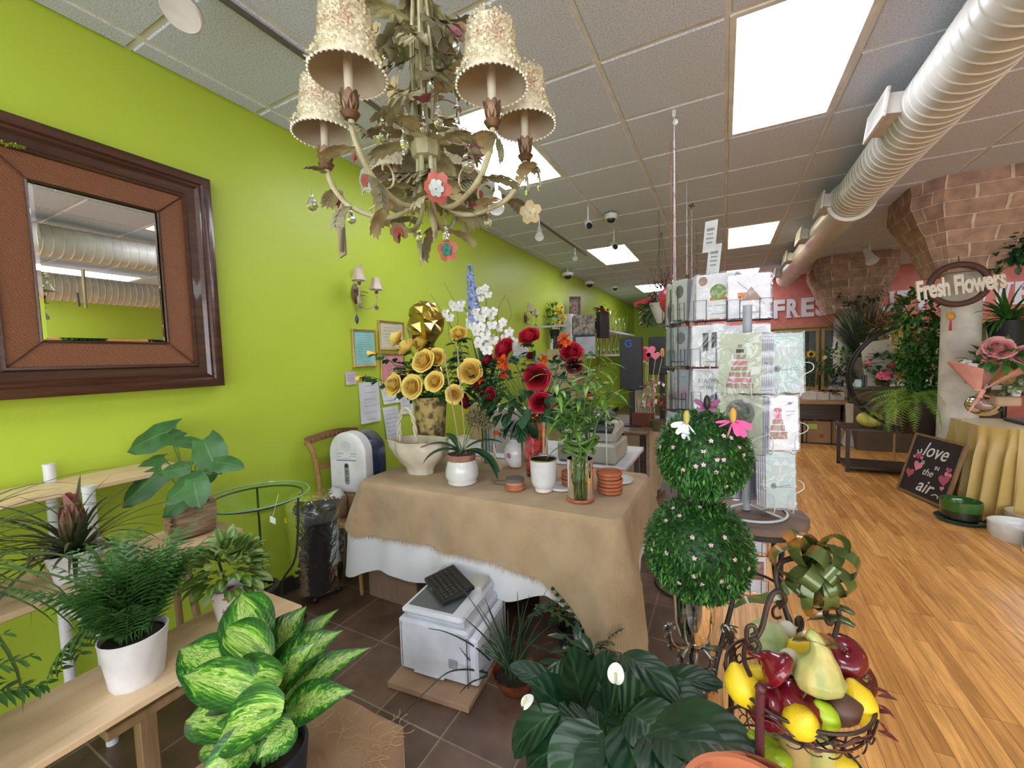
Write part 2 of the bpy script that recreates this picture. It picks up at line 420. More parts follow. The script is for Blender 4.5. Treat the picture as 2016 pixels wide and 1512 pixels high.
# far coral wall above and around the display cooler (opening x .3..6.9, z .75..1.93)
w = MB()
w.box((3.02, YP+.05, 2.52), (7.96, .1, 1.25)); w.box((3.02, YP+.05, .3), (7.96, .1, .6)); w.box((-.01, YP+.05, 1.2475), (1.9, .1, 1.295))
struct(w.build('wall_back', pink))
struct(MB().box((XR+.05, (Y0+YP)/2, ZC/2+.1), (.1, YP-Y0, ZC+.2)).build('wall_right', green))
struct(MB().box((XL+.012, 4, .05), (.02, 14.4, .1)).build('baseboard_left', mat('dark_base', (.03, .025, .02), .5)))
# front of the shop behind the viewer: piers and a header around open shop windows
fw = MB(); fw.box((2.2, Y0, 2.75), (9.7, .12, .6)); fw.box((2.2, Y0, .2), (9.7, .12, .4))
for x in (-2.5, .2, 3.2, 6.9): fw.box((x, Y0, 1.5), (.25, .12, 2.2))
struct(fw.build('wall_front', mat('cream_paint', (.6, .56, .48), .6)))
# ceiling panels set in a grid
def speckle():
 m, nt, b = newmat('ceiling_tile'); I = b.inputs; I['Roughness'].default_value = .95
 tc = nd(nt, 'ShaderNodeTexCoord'); nz = nd(nt, 'ShaderNodeTexNoise'); nz.inputs['Scale'].default_value = 130; nz.inputs['Detail'].default_value = 2
 nt.links.new(tc.outputs['Object'], nz.inputs['Vector']); r = ramp(nt, [(.38, (.45, .485, .58)), (.52, (.63, .67, .80))]); nt.links.new(nz.outputs[0], r.inputs[0])
 nt.links.new(r.outputs[0], I['Base Color']); return m
ctile = speckle(); tbar = mat('grid_white', (.72, .71, .68), .5)
G = .61
FIX = [(.014, 2.24), (-1.816, 2.24), (-1.816, 5.90), (.014, 5.90), (-1.816, 9.56), (.014, 9.0-.05),
  (-1.816, -1.42), (.014, -1.42), (3.674, 2.24), (3.674, 5.90), (3.674, -1.42), (5.504, 2.24), (3.674, 8.34)]  # last panel is added to brighten the right side, hidden behind the pillars
FIX[5] = (.014, 8.95)
cl = MB();
xs = [XL]+[-2.426+G*i for i in range(16)]+[XR]; ys = [Y0]+[2.24-.61*8+G*i for i in range(27)]+[YB]
xs = sorted(q for q in xs if XL <= q <= XR); ys = sorted(q for q in ys if Y0 <= q <= YB)
for i in range(len(xs)-1):
 for j in range(len(ys)-1):
  mx_, my_ = (xs[i]+xs[i+1])/2, (ys[j]+ys[j+1])/2
  if any(a-.01 < mx_ < a+G+.01 and b-.01 < my_ < b+2*G+.01 for a, b in FIX): continue
  a, b_, c, d = xs[i]+.012, xs[i+1]-.012, ys[j]+.012, ys[j+1]-.012; e = .007; h = .008
  cl.add([(a, c, ZC), (b_, c, ZC), (b_, d, ZC), (a, d, ZC), (a+e, c+e, ZC-h), (b_-e, c+e, ZC-h), (b_-e, d-e, ZC-h), (a+e, d-e, ZC-h)],
    [(4, 7, 6, 5), (0, 4, 5, 1), (1, 5, 6, 2), (2, 6, 7, 3), (3, 7, 4, 0)])
cl.box(((XL+XR)/2, (Y0+YB)/2, ZC+.15), (XR-XL, YB-Y0, .1))
struct(cl.build('ceiling', ctile, flat=True))
tb = MB()
def infix(x, y): return any(a-.005 < x < a+G+.005 and b+.01 < y < b+2*G-.01 for a, b in FIX)
for x in xs[1:-1]: tb.box((x, (Y0+YB)/2, ZC+.001), (.024, YB-Y0, .006))
for y in ys[1:-1]:
 x0 = XL; seg = sorted(a for a, b in FIX if b+.01 < y < b+2*G-.01)
 for a in seg+[XR]:
  if a > x0+.01: tb.box(((x0+a)/2, y, ZC+.0015), (a-x0, .024, .006))
  x0 = a+G
struct(tb.build('trim_1', tbar, flat=True))
# recessed light panels
cool = emat('panel_cool', (.88, .89, 1.0), PANEL_POWER); warm = emat('panel_warm', (1.0, .86, .62), WARM_POWER)
LBL = ['large bright ceiling light panel near the white duct', 'ceiling light panel glowing right behind the chandelier', 'ceiling light panel beside the black camera, before the green wall', 'warm toned ceiling light panel above the card racks',
  'farthest ceiling light panel on the left, behind the dark red twigs', 'small ceiling light panel just above the tops of the cards']
for k, (a, b) in enumerate(FIX):
 t = thing('ceiling_light', LBL[k] if k < 6 else 'unseen ceiling light panel '+['behind the viewer on the left', 'behind the viewer on the right', 'right of the ducts level with the chandelier', 'right of the near stone pillar', 'behind the viewer at the far right', 'closest to the far right wall', 'added to brighten the area right of the far stone pillar'][k-6], 'ceiling light', (a+G/2, b+G, ZC), 0, 'recessed ceiling light panels')
 fr = MB(); cxx, cyy = a+G/2, b+G
 for sx in (-1, 1): fr.box((cxx+sx*(G/2-.022), cyy, ZC-.002), (.032, 2*G-.02, .014), bev=.003)
 for sy in (-1, 1): fr.box((cxx, cyy+sy*(G-.022), ZC-.002), (G-.03, .032, .0135), bev=.003)
 fr.build('frame', tbar, t)
 MB().box((cxx, cyy, ZC+.01), (G-.06, 2*G-.06, .008)).build('diffuser', warm if k in (3,) else cool, t)
# ------------------------------------------------------------------ ducts
dm = mat('duct_paint', (.62, .60, .56), .35, c2=(.52, .50, .47), sc_=6, bump=.04, bsc=40)
def duct(name, label, x, z, r, y0, y1, ycol, regs, ribs=.075):
 t = thing(name, label, 'air duct', (x, y0, z))
 b = MB(); pr = []
 y = y0
 while y < ycol:
  pr += [(r, y), (r, y+ribs*.80), (r+.0045, y+ribs*.88), (r+.0045, y+ribs*.94)]; y += ribs
 b.lathe(pr, (x, 0, z), 40, ax=(0, 1, 0)); b.build('ribbed_section', dm, t, ang=25)
 b = MB(); r2 = r-.006; b.lathe([(r2, y), (r2, y1-.03), (r2-.012, y1-.008), (r2*.85, y1), (0, y1+.005)], (x, 0, z), 40, ax=(0, 1, 0)); b.build('smooth_section', dm, t)
 b = MB(); b.lathe([(r-.01, y-.02), (r+.028, y-.012), (r+.03, y+.012), (r-.01, y+.02)], (x, 0, z), 40, ax=(0, 1, 0)); b.build('collar', dm, t)
 return t
t = duct('air_duct', 'long white round air duct with spiral ribs under the ceiling', 1.02, 2.83, .155, -1.5, 9.3, 4.75, None)
def register(t, x, z, r, y, ang, w=.36, h=.16, slats=True):
 a = math.radians(ang); n = V((-math.cos(a), 0, math.sin(a))); u = V((math.sin(a), 0, math.cos(a))); yy = V((0, 1, 0))
 c = V((x, y, z))+n*(r+.02)
 rot = Matrix((yy, u, n)).transposed()
 b = MB(); b.box(c, (w-.06, h-.05, .09), rot)
 q = c+n*.05
 for s in (-1, 1): b.box(q+u*(s*(h/2-.014)), (w, .028, .02), rot, .004); b.box(q+yy*(s*(w/2-.014)), (.028, h-.05, .02), rot, .004)
 g = b.build('register', mat('register_white', (.66, .64, .6), .4), t)
 b = MB(); b.box(q-n*.004, (w-.05, h-.05, .004), rot, m=1)
 k = int((w-.06)/.022)
 for i in range(k): b.box(q+yy*(-(w-.06)/2+.011+i*.022)+n*.003, (.008, h-.05, .008), rot)
 b.build('grille', [MATS['register_white'], mat('grille_dark', (.05, .05, .05), .6)], g)
for y in (1.35, 3.25, 4.9, 6.1, 7.4, 8.7): register(t, 1.02, 2.83, .155, y, 8)
duct('air_duct', 'second white round air duct farther right behind the stone pillars', 3.35, 2.70, .19, -1.5, 8.6, 7.5, None)
# ================================================================== plant builders
def rdir(rnd, zmin=-1, zmax=1):
 z = rnd.uniform(zmin, zmax); a = rnd.uniform(0, 2*PI); q = math.sqrt(max(0, 1-z*z)); return V((q*math.cos(a), q*math.sin(a), z))
def bush(mb, c, r, n, L, w, rnd, prof='lance', droop=.6, m=0, inner=.55, zmin=-.6, cols=2, seg=3, fold=.25, nm=1):
 r = V(r) if hasattr(r, '__len__') else V((r, r, r)); c = V(c)
 for i in range(n):
  d = rdir(rnd, zmin, 1); k = rnd.uniform(inner, 1)
  p = c+V((d.x*r.x*k, d.y*r.y*k, d.z*r.z*k)); dd = (d+rdir(rnd)*.7).normalized()
  mb.leaf(p, dd, L*rnd.uniform(.7, 1.2), w*rnd.uniform(.8, 1.2), droop*rnd.uniform(.4, 1.5), fold, seg, prof, m+rnd.randrange(nm), cols=cols)
def fountain(mb, c, n, L, w, rnd, el=(.5, 1.4), droop=(1.0, 2.0), prof='strap', m=0, seg=8, r=.02, fold=.3, az=(0, 2*PI)):
 for i in range(n):
  a = rnd.uniform(*az); e = rnd.uniform(*el)
  d = V((math.cos(a)*math.cos(e), math.sin(a)*math.cos(e), math.sin(e)))
  mb.leaf(V(c)+V((math.cos(a), math.sin(a), 0))*r*rnd.random(), d, L*rnd.uniform(.7, 1.1), w*rnd.uniform(.7, 1.2), rnd.uniform(*droop), fold, seg, prof, m, cols=2)
def frond(mb, base, d, L, pairs, ll, lw, droop, m=0, ms=1, rnd=R0, prof='lance', seg=2, taper=True, stem=.0015, spread=.95, ldroop=.5):
 d, sd, u = basis(d); p = V(base); pts = [p.copy()]; dirs = []
 for i in range(pairs+2):
  d = rotv(d, sd, -droop/(pairs+2)); u = rotv(u, sd, -droop/(pairs+2)); p = p+d*(L/(pairs+2)); pts.append(p.copy()); dirs.append((p.copy(), d.copy(), u.copy()))
 if stem: mb.tube(pts, [stem*(1-.6*i/len(pts)) for i in range(len(pts))], 4, ms)
 for i in range(1, pairs+2):
  p, dd, uu = dirs[i]; k = i/(pairs+2); q = math.sin(PI*(.18+.75*k)) if taper else 1
  for s in (-1, 1):
   v = (dd*(1-spread*.5)+sd*s*spread+uu*.12).normalized()
   mb.leaf(p, v, ll*q*rnd.uniform(.85, 1.1), lw, ldroop, .2, seg, prof, m, up=uu, cols=2)
def rose_mb(r, rnd, m=0, open_=1.0, n=3):
 """a rose bloom on its axis +z, base at the origin: nested cupped petals"""
 mb = MB(); g = 0
 rings = [(.13, 3, 1.0, 0), (.25, 3, 1.02, .02), (.37, 4, 1.0, .05), (.50, 5, .93, .14*open_), (.64, 5, .82, .3*open_), (.78, 5, .68, .5*open_), (.88, 6, .5, .7*open_)][:n+4 if n > 2 else n+2]
 for k, (rr, cnt, hh, flare) in enumerate(rings):
  for i in range(cnt):
   a0 = g+2*PI*i/cnt+rnd.uniform(-.2, .2); span = 2*PI/cnt*1.4
   wob = rnd.uniform(-.07, .07)
   def fn(u, v, a0=a0, span=span, rr=rr, hh=hh, flare=flare, wob=wob):
    a = a0+(u-.5)*span; edge = 1-abs(2*u-1)**2.6*.28
    t = v*edge; rad = r*(.12+(rr-.12)*math.sin(min(1, t*1.5)*PI/2)+flare*max(0, t-.55)**1.3*1.3+wob*t)
    z = r*(hh+wob)*1.25*(t-max(0, t-.7)**1.5*flare*2.0)
    rad *= 1+.05*abs(2*u-1)**2*k
    return (rad*math.cos(a), rad*math.sin(a), z)
   mb.grid(fn, 6, 5, m)
  g += .7
 mb.uv = [(v, u) for u, v in mb.uv]
 return mb
def orient(d, p, roll=0):
 d = V(d).normalized(); q = V((0, 0, 1)).rotation_difference(d)
 M = q.to_matrix().to_4x4() @ Matrix.Rotation(roll, 4, 'Z'); M.translation = V(p); return M
def flower5(mb, c, d, r, m=0, mc=1, petals=5, w=.8, cup=.3, rnd=R0):
 d, s, u = basis(d)
 for i in range(petals):
  a = 2*PI*i/petals+.3; v = (s*math.cos(a)+u*math.sin(a)+d*cup).normalized()
  mb.leaf(V(c), v, r, r*w, .5, .1, 3, 'petal', m, up=d, cols=2)
 mb.ball(V(c)+d*r*.06, r*.16, mc, 6, 4)
dkgreen = leafmat('leaf_dark', (.018, .075, .022), rough=.4)
mdgreen = leafmat('leaf_mid', (.045, .16, .025), rough=.45)
ltgreen = leafmat('leaf_light', (.14, .32, .045), rough=.45)
stemgreen = mat('stem_green', (.06, .16, .03), .5)
soil = mat('soil', (.03, .02, .013), .95, bump=.8, bsc=60)
blackm = mat('black_metal', (.018, .016, .016), .4, 0, sc_=20)
whitem = mat('white_enamel', (.72, .73, .75), .3)
ceramic = mat('white_ceramic', (.74, .74, .74), .18, coat=.4)
terracotta = mat('terracotta', (.52, .17, .075), .7, c2=(.40, .13, .06), sc_=25)
cardboard = mat('cardboard', (.36, .22, .12), .8, c2=(.30, .18, .10), sc_=4)
paperw = mat('paper_white', (.74, .75, .78), .7)
gold = mat('gold_metal', (.75, .50, .15), .25, 1)
clear = glassmat('clear_glass')
vglass = glassmat('vase_glass', (.95, .97, .96), .02, thin=True)
film = glassmat('clear_film', (.985, .985, .99), .06, thin='wrinkle')
rnd = random.Random(11)

# ================================================================== STONE PILLARS
def stonemat():
 m, nt, b = newmat('cut_stone'); I = b.inputs; I['Roughness'].default_value = .9
 uv = nd(nt, 'ShaderNodeUVMap'); mp = nd(nt, 'ShaderNodeMapping'); mp.inputs['Scale'].default_value = (12, 7, 1); nt.links.new(uv.outputs[0], mp.inputs[0])
 br = nd(nt, 'ShaderNodeTexBrick'); br.inputs['Scale'].default_value = 1; br.inputs['Brick Width'].default_value = 1; br.inputs['Row Height'].default_value = 1
 br.inputs['Mortar Size'].default_value = .045; br.inputs['Mortar Smooth'].default_value = .4
 br.inputs['Color1'].default_value = lin((.42, .27, .20)); br.inputs['Color2'].default_value = lin((.32, .205, .155)); br.inputs['Mortar'].default_value = lin((.60, .46, .36))
 nt.links.new(mp.outputs[0], br.inputs['Vector'])
 tc = nd(nt, 'ShaderNodeTexCoord'); nz = nd(nt, 'ShaderNodeTexNoise'); nz.inputs['Scale'].default_value = 9; nz.inputs['Detail'].default_value = 6
 nt.links.new(tc.outputs['Object'], nz.inputs['Vector']); r = ramp(nt, [(.3, (.65, .65, .65)), (.7, (1.25, 1.2, 1.15))]); nt.links.new(nz.outputs[0], r.inputs[0])
 mx = nd(nt, 'ShaderNodeMix', data_type='RGBA', blend_type='MULTIPLY'); mx.inputs[0].default_value = 1
 nt.links.new(br.outputs[0], mx.inputs[6]); nt.links.new(r.outputs[0], mx.inputs[7]); nt.links.new(mx.outputs[2], I['Base Color'])
 ad = nd(nt, 'ShaderNodeMath', operation='MULTIPLY_ADD'); nt.links.new(nz.outputs[0], ad.inputs[0]); ad.inputs[1].default_value = .6; nt.links.new(br.outputs['Fac'], ad.inputs[2])
 bp = nd(nt, 'ShaderNodeBump'); bp.inputs['Strength'].default_value = .7; bp.inputs['Distance'].default_value = .02
 nt.links.new(ad.outputs[0], bp.inputs['Height']); nt.links.new(bp.outputs[0], I['Normal']); return m
stone = stonemat()
plaster = mat('rough_plaster', (.66, .63, .57), .85, c2=(.50, .47, .43), sc_=6, det=6, bump=.5, bsc=14)
def pillar(label, x, y, r, zb, half, arch=None):
 t = thing('stone_pillar', label, 'pillar', (x, y, 0), 0, 'stone capped pillars')
 b = MB(); b.lathe([(r*1.06, 0), (r*1.03, 1.0), (r*.99, 2.0), (r, zb+.02)], (x, y, 0), 32, fn=lambda a, q, z: q*(1+.012*math.sin(3*a+z*4))); b.build('shaft', plaster, t)
 b = MB()
 # flared capital: chamfered square rings, growing in a curve up to the ceiling
 def ring(h, ch, z):
  p = []
  for (sx, sy) in ((1, 1), (-1, 1), (-1, -1), (1, -1)):
   a, c_ = V((x+sx*h, y+sy*(h-ch), z)), V((x+sx*(h-ch), y+sy*h, z))
   p += [a, c_] if sx*sy > 0 else [c_, a]
  return p
 NL = 12; vs = []; uv = []; lv = []
 sub = 4
 for i in range(NL+1):
  t_ = i/NL; z = zb+(ZC-.005-zb)*t_
  h = r*1.75+(half-r*1.75)*min(1, t_/.72)**1.25
  ch = h*(.25+.12*t_); rg = ring(h, ch, z); row = []
  for k in range(8):
   A, B = rg[k], rg[(k+1) % 8]
   for q in range(sub):
    p = A.lerp(B, q/sub); p = p+V((rnd.uniform(-.007, .007), rnd.uniform(-.007, .007), 0)); row.append(len(vs)); vs.append(p); uv.append(((k+q/sub)/8*1.0, t_))
  row.append(len(vs)); vs.append(vs[row[0]].copy()); uv.append((1, t_)); lv.append(row)
 fs = []
 for i in range(NL):
  for k in range(8*sub): fs.append((lv[i][k], lv[i][k+1], lv[i+1][k+1], lv[i+1][k]))
 fs.append(lv[0][:-1][::-1]); fs.append(lv[-1][:-1])
 b.add(vs, fs, 0, uv); b.build('capital', stone, t, ang=30)
 return t
pillar('nearer pale plaster pillar with flared cut stone capital, behind the ring sign', 2.10, 5.72, .142, 2.2, .50)
pillar('farther pillar with dark stone capital, half behind the tall grassy plant', 1.93, 9.1, .20, 2.1, .56)
# stone arch running off the near capital
b = MB()
for (cx0, cy0, ax_, ay_, ln) in ((2.55, 6.0, .78, .62, 1.9),):
 d = V((ax_, ay_, 0)).normalized(); s = V((-d.y, d.x, 0)); N = 14
 vs = []; uv = []
 for i in range(N+1):
  t_ = i/N; z = 2.50+.45*math.sin(PI*min(1, t_*1.0)); p = V((cx0, cy0, 0))+d*ln*t_
  for (o_, zz) in ((-.26, ZC-.004), (-.26, z), (.26, z), (.26, ZC-.004)): vs.append(p+s*o_+V((0, 0, zz))); uv.append((t_*.35, zz-2))
 fs = [(i*4+j, (i+1)*4+j, (i+1)*4+j+1, i*4+j+1) for i in range(N) for j in range(3)]
 b.add(vs, fs, 0, uv)
tag(b.build('stone_arch', stone), 'cut stone arch springing right from the nearer pillar capital', 'arch')

# ================================================================== COOLER AND WALL LETTERS
oakf = woodmat('oak_frame', (.42, .27, .10), (.30, .18, .06), 'z')
t = thing('display_cooler', 'walk-in flower cooler with gold oak framed glass doors under the coral wall', 'flower cooler', (3.8, 10.4, 0))
b = MB(); b.box((3.8, 11.4, 1.35), (6.6, .05, 1.5)); b.box((3.8, 10.9, .62), (6.6, 1.0, .06)); b.box((3.8, 10.9, 2.0), (6.6, 1.0, .05)); b.box((.62, 10.9, 1.3), (.05, 1.0, 1.4)); b.box((6.95, 10.9, 1.3), (.05, 1.0, 1.4))
b.build('cabinet', mat('cooler_dark', (.08, .10, .09), .6), t)
x = .95; k = 0
while x < 6.8:
 f = MB(); x1 = x+.76
 for q in (x+.02, x1-.02): f.box((q, YP-.02, 1.3), (.05, .05, 1.25), bev=.004)
 f.box(((x+x1)/2, YP-.02, 1.90), (.72, .049, .06), bev=.004); f.box(((x+x1)/2, YP-.02, .70), (.72, .049, .08), bev=.004)
 d_ = f.build('door', oakf, t)
 MB().box(((x+x1)/2, YP-.02, 1.3), (.70, .008, 1.12)).build('pane', glassmat('cooler_glass', (.93, .96, .95), .02, thin=True), d_)
 x += .81; k += 1
b = MB(); b.box((3.8, YP-.03, 1.965), (6.2, .06, .05), bev=.004); b.build('header', oakf, t)
b = MB()
for z in (1.0, 1.45): b.box((3.8, 10.95, z), (6.2, .5, .02))
b.build('shelf', mat('cooler_shelf', (.25, .27, .26), .4), t)
MB().box((2.3, 10.75, 1.94), (2.6, .05, .03)).build('tube_light', emat('cooler_tube', (.95, .97, 1), 3.0), t)
# flowers in the cooler: bunches in buckets
cols = [(.75, .70, .2), (.7, .25, .35), (.75, .75, .72), (.72, .42, .08), (.45, .2, .5), (.8, .3, .2)]
nb = ['yellow', 'pink', 'white', 'orange', 'purple', 'coral']
for k in range(12):
 xx = 1.1+k*.42; zz = 1.01 if k % 2 else .66
 q = k % 6
 t = thing('flower_bucket', '%s flowers in a bucket, %s cooler shelf, %s from the left' % (nb[q], 'middle' if k % 2 else 'bottom', ['first', 'second', 'third', 'fourth', 'fifth', 'sixth'][k//2]), 'flowers', (xx, 10.8, zz), 0, 'flower buckets in the cooler')
 MB().lathe([(.06, 0), (.08, .18), (.07, .18), (.055, .02)], (xx, 10.8, zz), 12).build('bucket', mat('bucket_grey', (.2, .22, .22), .4), t)
 b = MB(); bush(b, (xx, 10.8, zz+.28), .14, 50, .09, .03, rnd, m=0, zmin=-.5)
 for i in range(16):
  d = rdir(rnd, 0, 1); flower5(b, V((xx, 10.8, zz+.30))+d*.14, d, .035, 1, 1, 5, .8)
 b.build('flowers', [mdgreen, mat('fl_%d' % q, cols[q], .6)], t)
# letters
lpat = mat('letter_print', (.74, .72, .76), .5, c2=(.16, .17, .17), sc_=9, contrast=(.31, .37))
def letter(ch, px, word):
 p = W(px, 609, y=YP-.01); zz = 2.36
 b = text_mb(ch, .50, ext=.014, bold=.022)
 xs_ = [v.x for v in b.v]; zs_ = [v.z for v in b.v]; cx_, cz_ = (min(xs_)+max(xs_))/2, (min(zs_)+max(zs_))/2
 sx_ = .215/(max(xs_)-min(xs_)); sz_ = .385/(max(zs_)-min(zs_))
 b.v = [V(((v.x-cx_)*sx_, v.y, (v.z-cz_)*sz_)) for v in b.v]
 feet = {'F': [(-.07, -.175)], 'R': [(-.07, -.175), (.09, -.175)], 'E': [(-.08, -.175)], 'H': [(-.08, -.175), (.08, -.175), (-.08, .175), (.08, .175)], 'T': [(0, -.175)], 'U': [(-.08, .175), (.08, .175)], 'L': [(-.07, .175)], 'W': [(-.09, .175), (.09, .175)]}.get(ch, [])
 for fx, fz in feet: b.box((fx, 0, fz), (.095, .026, .035))
 b.xf(Matrix.Translation((p.x, YP-.016, zz)))
 tag(b.build('wall_letter', lpat, flat=True), 'flower-patterned wooden wall letter %s of the word %s on the coral wall' % (ch, word), 'letter', 'patterned letters on the coral wall')
for ch, px, w_ in (('R', 1499, 'ending behind the cards'), ('F', 1533, 'FRESH'), ('R', 1561, 'FRESH'), ('E', 1590, 'FRESH'), ('S', 1618, 'FRESH'), ('H', 1646, 'FRESH'), ('C', 1706, 'CUT'), ('U', 1744, 'CUT'), ('T', 1779, 'CUT'),
     ('F', 1822, 'FLOWERS'), ('L', 1864, 'FLOWERS'), ('O', 1922, 'FLOWERS'), ('W', 1970, 'FLOWERS'), ('E', 2013, 'FLOWERS'), ('R', 2062, 'FLOWERS'), ('S', 2110, 'FLOWERS')):
 letter(ch, px, w_)

# ================================================================== BACK RIGHT TABLES
darkwood = woodmat('dark_wood', (.07, .04, .028), (.035, .02, .014), 'x')
midwood = woodmat('table_wood', (.42, .25, .13), (.30, .17, .08), 'x')
t = thing('work_table', 'wooden table with dark legs under the white boxes by the cooler', 'table', (1.3, 8.3, 0))
MB().box((1.25, 8.35, .66), (.92, .8, .06), bev=.006).build('tabletop', midwood, t)
b = MB(); b.box((1.25, 8.02, .50), (.80, .03, .24)); b.build('apron', darkwood, t)
for sx in (-1, 1):
 for sy in (-1, 1): MB().box((1.25+sx*.40, 8.35+sy*.32, .315), (.05, .05, .63)).build('leg', blackm, t)
def carton(label, c, d, marks=()):
 t = thing('cardboard_box', label, 'box', (c[0], c[1], c[2]-d[2]/2), 0, 'cartons under the table')
 MB().box(c, d, bev=.004).build('carton', cardboard, t)
 MB().box((c[0], c[1], c[2]+d[2]/2+.0005), (.05, d[1]+.002, .001)).build('tape', mat('tape', (.45, .33, .2), .3), t)
 for (dx, dz, w_, h_, mt) in marks: MB().box((c[0]+dx, c[1]-d[1]/2-.001, c[2]+dz), (w_, .002, h_)).build('sticker', mt, t)
grn = mat('sticker_green', (.45, .62, .12), .6); redm = mat('sticker_red', (.35, .07, .05), .6)
carton('brown cardboard box with green sticker under the far table', (1.32, 8.15, .185), (.36, .4, .34), [(-.06, .09, .12, .08, grn), (.06, -.06, .06, .06, redm)])
carton('narrow plain carton at the left end under the far table', (1.04, 8.15, .185), (.16, .4, .34))
carton('small carton with white label at the right end under the far table', (1.60, 8.15, .185), (.17, .4, .34), [(0, .09, .07, .06, paperw)])
t = thing('storage_tray', 'black wire tray holding the cartons off the floor', 'tray', (1.3, 8.15, 0))
b = MB()
for y in (7.93, 8.37): b.bar((.93, y, .008), (1.72, y, .008), .016)
for x in (.93, 1.18, 1.5, 1.72): b.bar((x, 7.93, .008), (x, 8.37, .008), .014)
for x in (1.18, 1.5): b.bar((x, 7.92, .01), (x, 7.92, .42), .014)
b.build('wire_frame', blackm, t)
bc = mat('bakery_box', (.68, .63, .60), .6)
for k, (px, w_, tone) in enumerate(((1592, .20, 'leftmost'), (1618, .18, 'middle'), (1648, .19, 'rightmost'))):
 p = W(px, 777, y=8.1)
 t = thing('gift_box', 'small white folded paper box, %s of three on the far table' % tone, 'box', (p.x, p.y, .69), 0, 'white boxes on the far table')
 MB().box((p.x, 8.15+.02*k, .75), (w_, .2, .12), bev=.004).build('box_body', bc, t)
 MB().box((p.x, 8.15+.02*k, .812), (w_+.006, .206, .008), bev=.002).build('lid', bc, t)
p = W(1637, 757, y=8.15)
b = MB()
for i in range(34):
 d = rdir(rnd, 0, .6); b.leaf(V((p.x, 8.18, .82)), V((d.x, d.y*.6, d.z*.5)), .2*rnd.uniform(.6, 1.1), .06, .6, .5, 4, 'lance')
tag(b.build('dried_leaves', mat('dried_brown', (.38, .20, .10), .8, c2=(.2, .1, .05))), 'heap of dried brown leaves lying on the white boxes', 'leaves')
b = MB(); b.lathe([(.055, 0), (.07, .13), (.062, .13), (.05, .02)], (*W(1550, 775, y=8.2).xy, .69), 16)
t = tag(b.build('blue_pot', mat('navy', (.02, .04, .13), .3)), 'small navy blue pot at the left end of the far table', 'pot')
t = thing('potted_bush', 'round dark green feathery bush in a pot on the far table', 'potted plant', (*W(1605, 770, y=8.45).xy, .69))
c = W(1607, 742, y=8.45)
MB().lathe([(.07, 0), (.09, .12), (.08, .12), (.06, .02)], (c.x, 8.45, .69), 14).build('pot', whitem, t)
b = MB(); bush(b, (c.x, 8.45, c.z), (.26, .2, .22), 500, .11, .012, rnd, m=0, seg=2); b.build('foliage', dkgreen, t)
def sunflower(lbl, px, py, y, zb, r=.07):
 p = W(px, py, y=y); t = thing('sunflower', lbl, 'flower', (p.x, y, zb))
 b = MB(); flower5(b, p, (-.2, -1, .1), r, 0, 1, 14, .35, .05); b.ball(p+V((-.003, -.012, 0)), (r*.42, .015, r*.42), 1, 10, 6); b.build('bloom', [mat('sun_yellow', (.75, .48, .03), .6), mat('sun_dark', (.05, .02, .01), .8)], t)
 b = MB(); b.tube([p, (p.x-.02, y+.02, (p.z+zb)/2), (p.x, y+.03, zb)], .005, 5); b.leaf((p.x, y+.02, (p.z+zb)/2), (1, -.2, .4), .12, .05, .6); b.build('stem', mdgreen, t)
sunflower('small sunflower standing left behind the green bush', 1597, 697, 8.6, .75)
# mixed arrangements between the table and the ring
def arrangement(name, label, px, py, y, zb, r, leaf_m, fl, n=120, nf=10, pot=None, L=.12, w=.04, zsq=1.0, hr=None):
 c = W(px, py, y=y); t = thing(name, label, 'plant', (c.x, y, zb))
 b = MB(); bush(b, c, (r, r*.8, r*zsq), n, L, w, rnd, m=0); b.build('foliage', leaf_m, t)
 ph = max(.05, (c.z-r*zsq*.7)-zb); hr = hr or min(r*.5, .1)
 MB().lathe([(hr*.75, 0), (hr, ph), (hr*.88, ph), (hr*.6, .02)], (c.x, y, zb), 16).build('pot', pot or whitem, t)
 if nf:
  b = MB()
  for i in range(nf):
   d = rdir(rnd, -.3, 1); d.y = -abs(d.y); q = V(c)+V((d.x*r, d.y*r*.8, d.z*r*zsq)); flower5(b, q, d, rnd.uniform(.03, .05), 0, 1, 6, .8)
  b.build('blossoms', [fl, mat('centre_yellow', (.6, .5, .1), .6)], t)
 return t
arrangement('mixed_bouquet', 'loose arrangement with a pale green bloom left of the black ring', 1645, 715, 8.7, .75, .27, mdgreen, mat('pale_lime', (.62, .72, .22), .6), 160, 5)
arrangement('mixed_bouquet', 'arrangement with purple and white blooms right behind the far table edge', 1662, 748, 8.5, .7, .16, dkgreen, mat('mauve', (.35, .2, .3), .6), 90, 6)
# white cloth draped at the table's right side
b = MB()
p0, p1 = W(1664, 790, y=7.95), W(1690, 790, y=7.8)
def fn(u, v):
 x = p0.x+(p1.x+.14-p0.x)*u; return (x+.05*math.sin(v*5)*(v), 7.95-.25*u+.035*math.sin(u*17+v*2)*(.3+v), .66-v*.655)
b.grid(fn, 28, 10)
tag(b.build('white_cloth', mat('cloth_offwhite', (.58, .54, .48), .9)), 'off-white cloth hanging from the display to the floor beside the cartons', 'cloth')
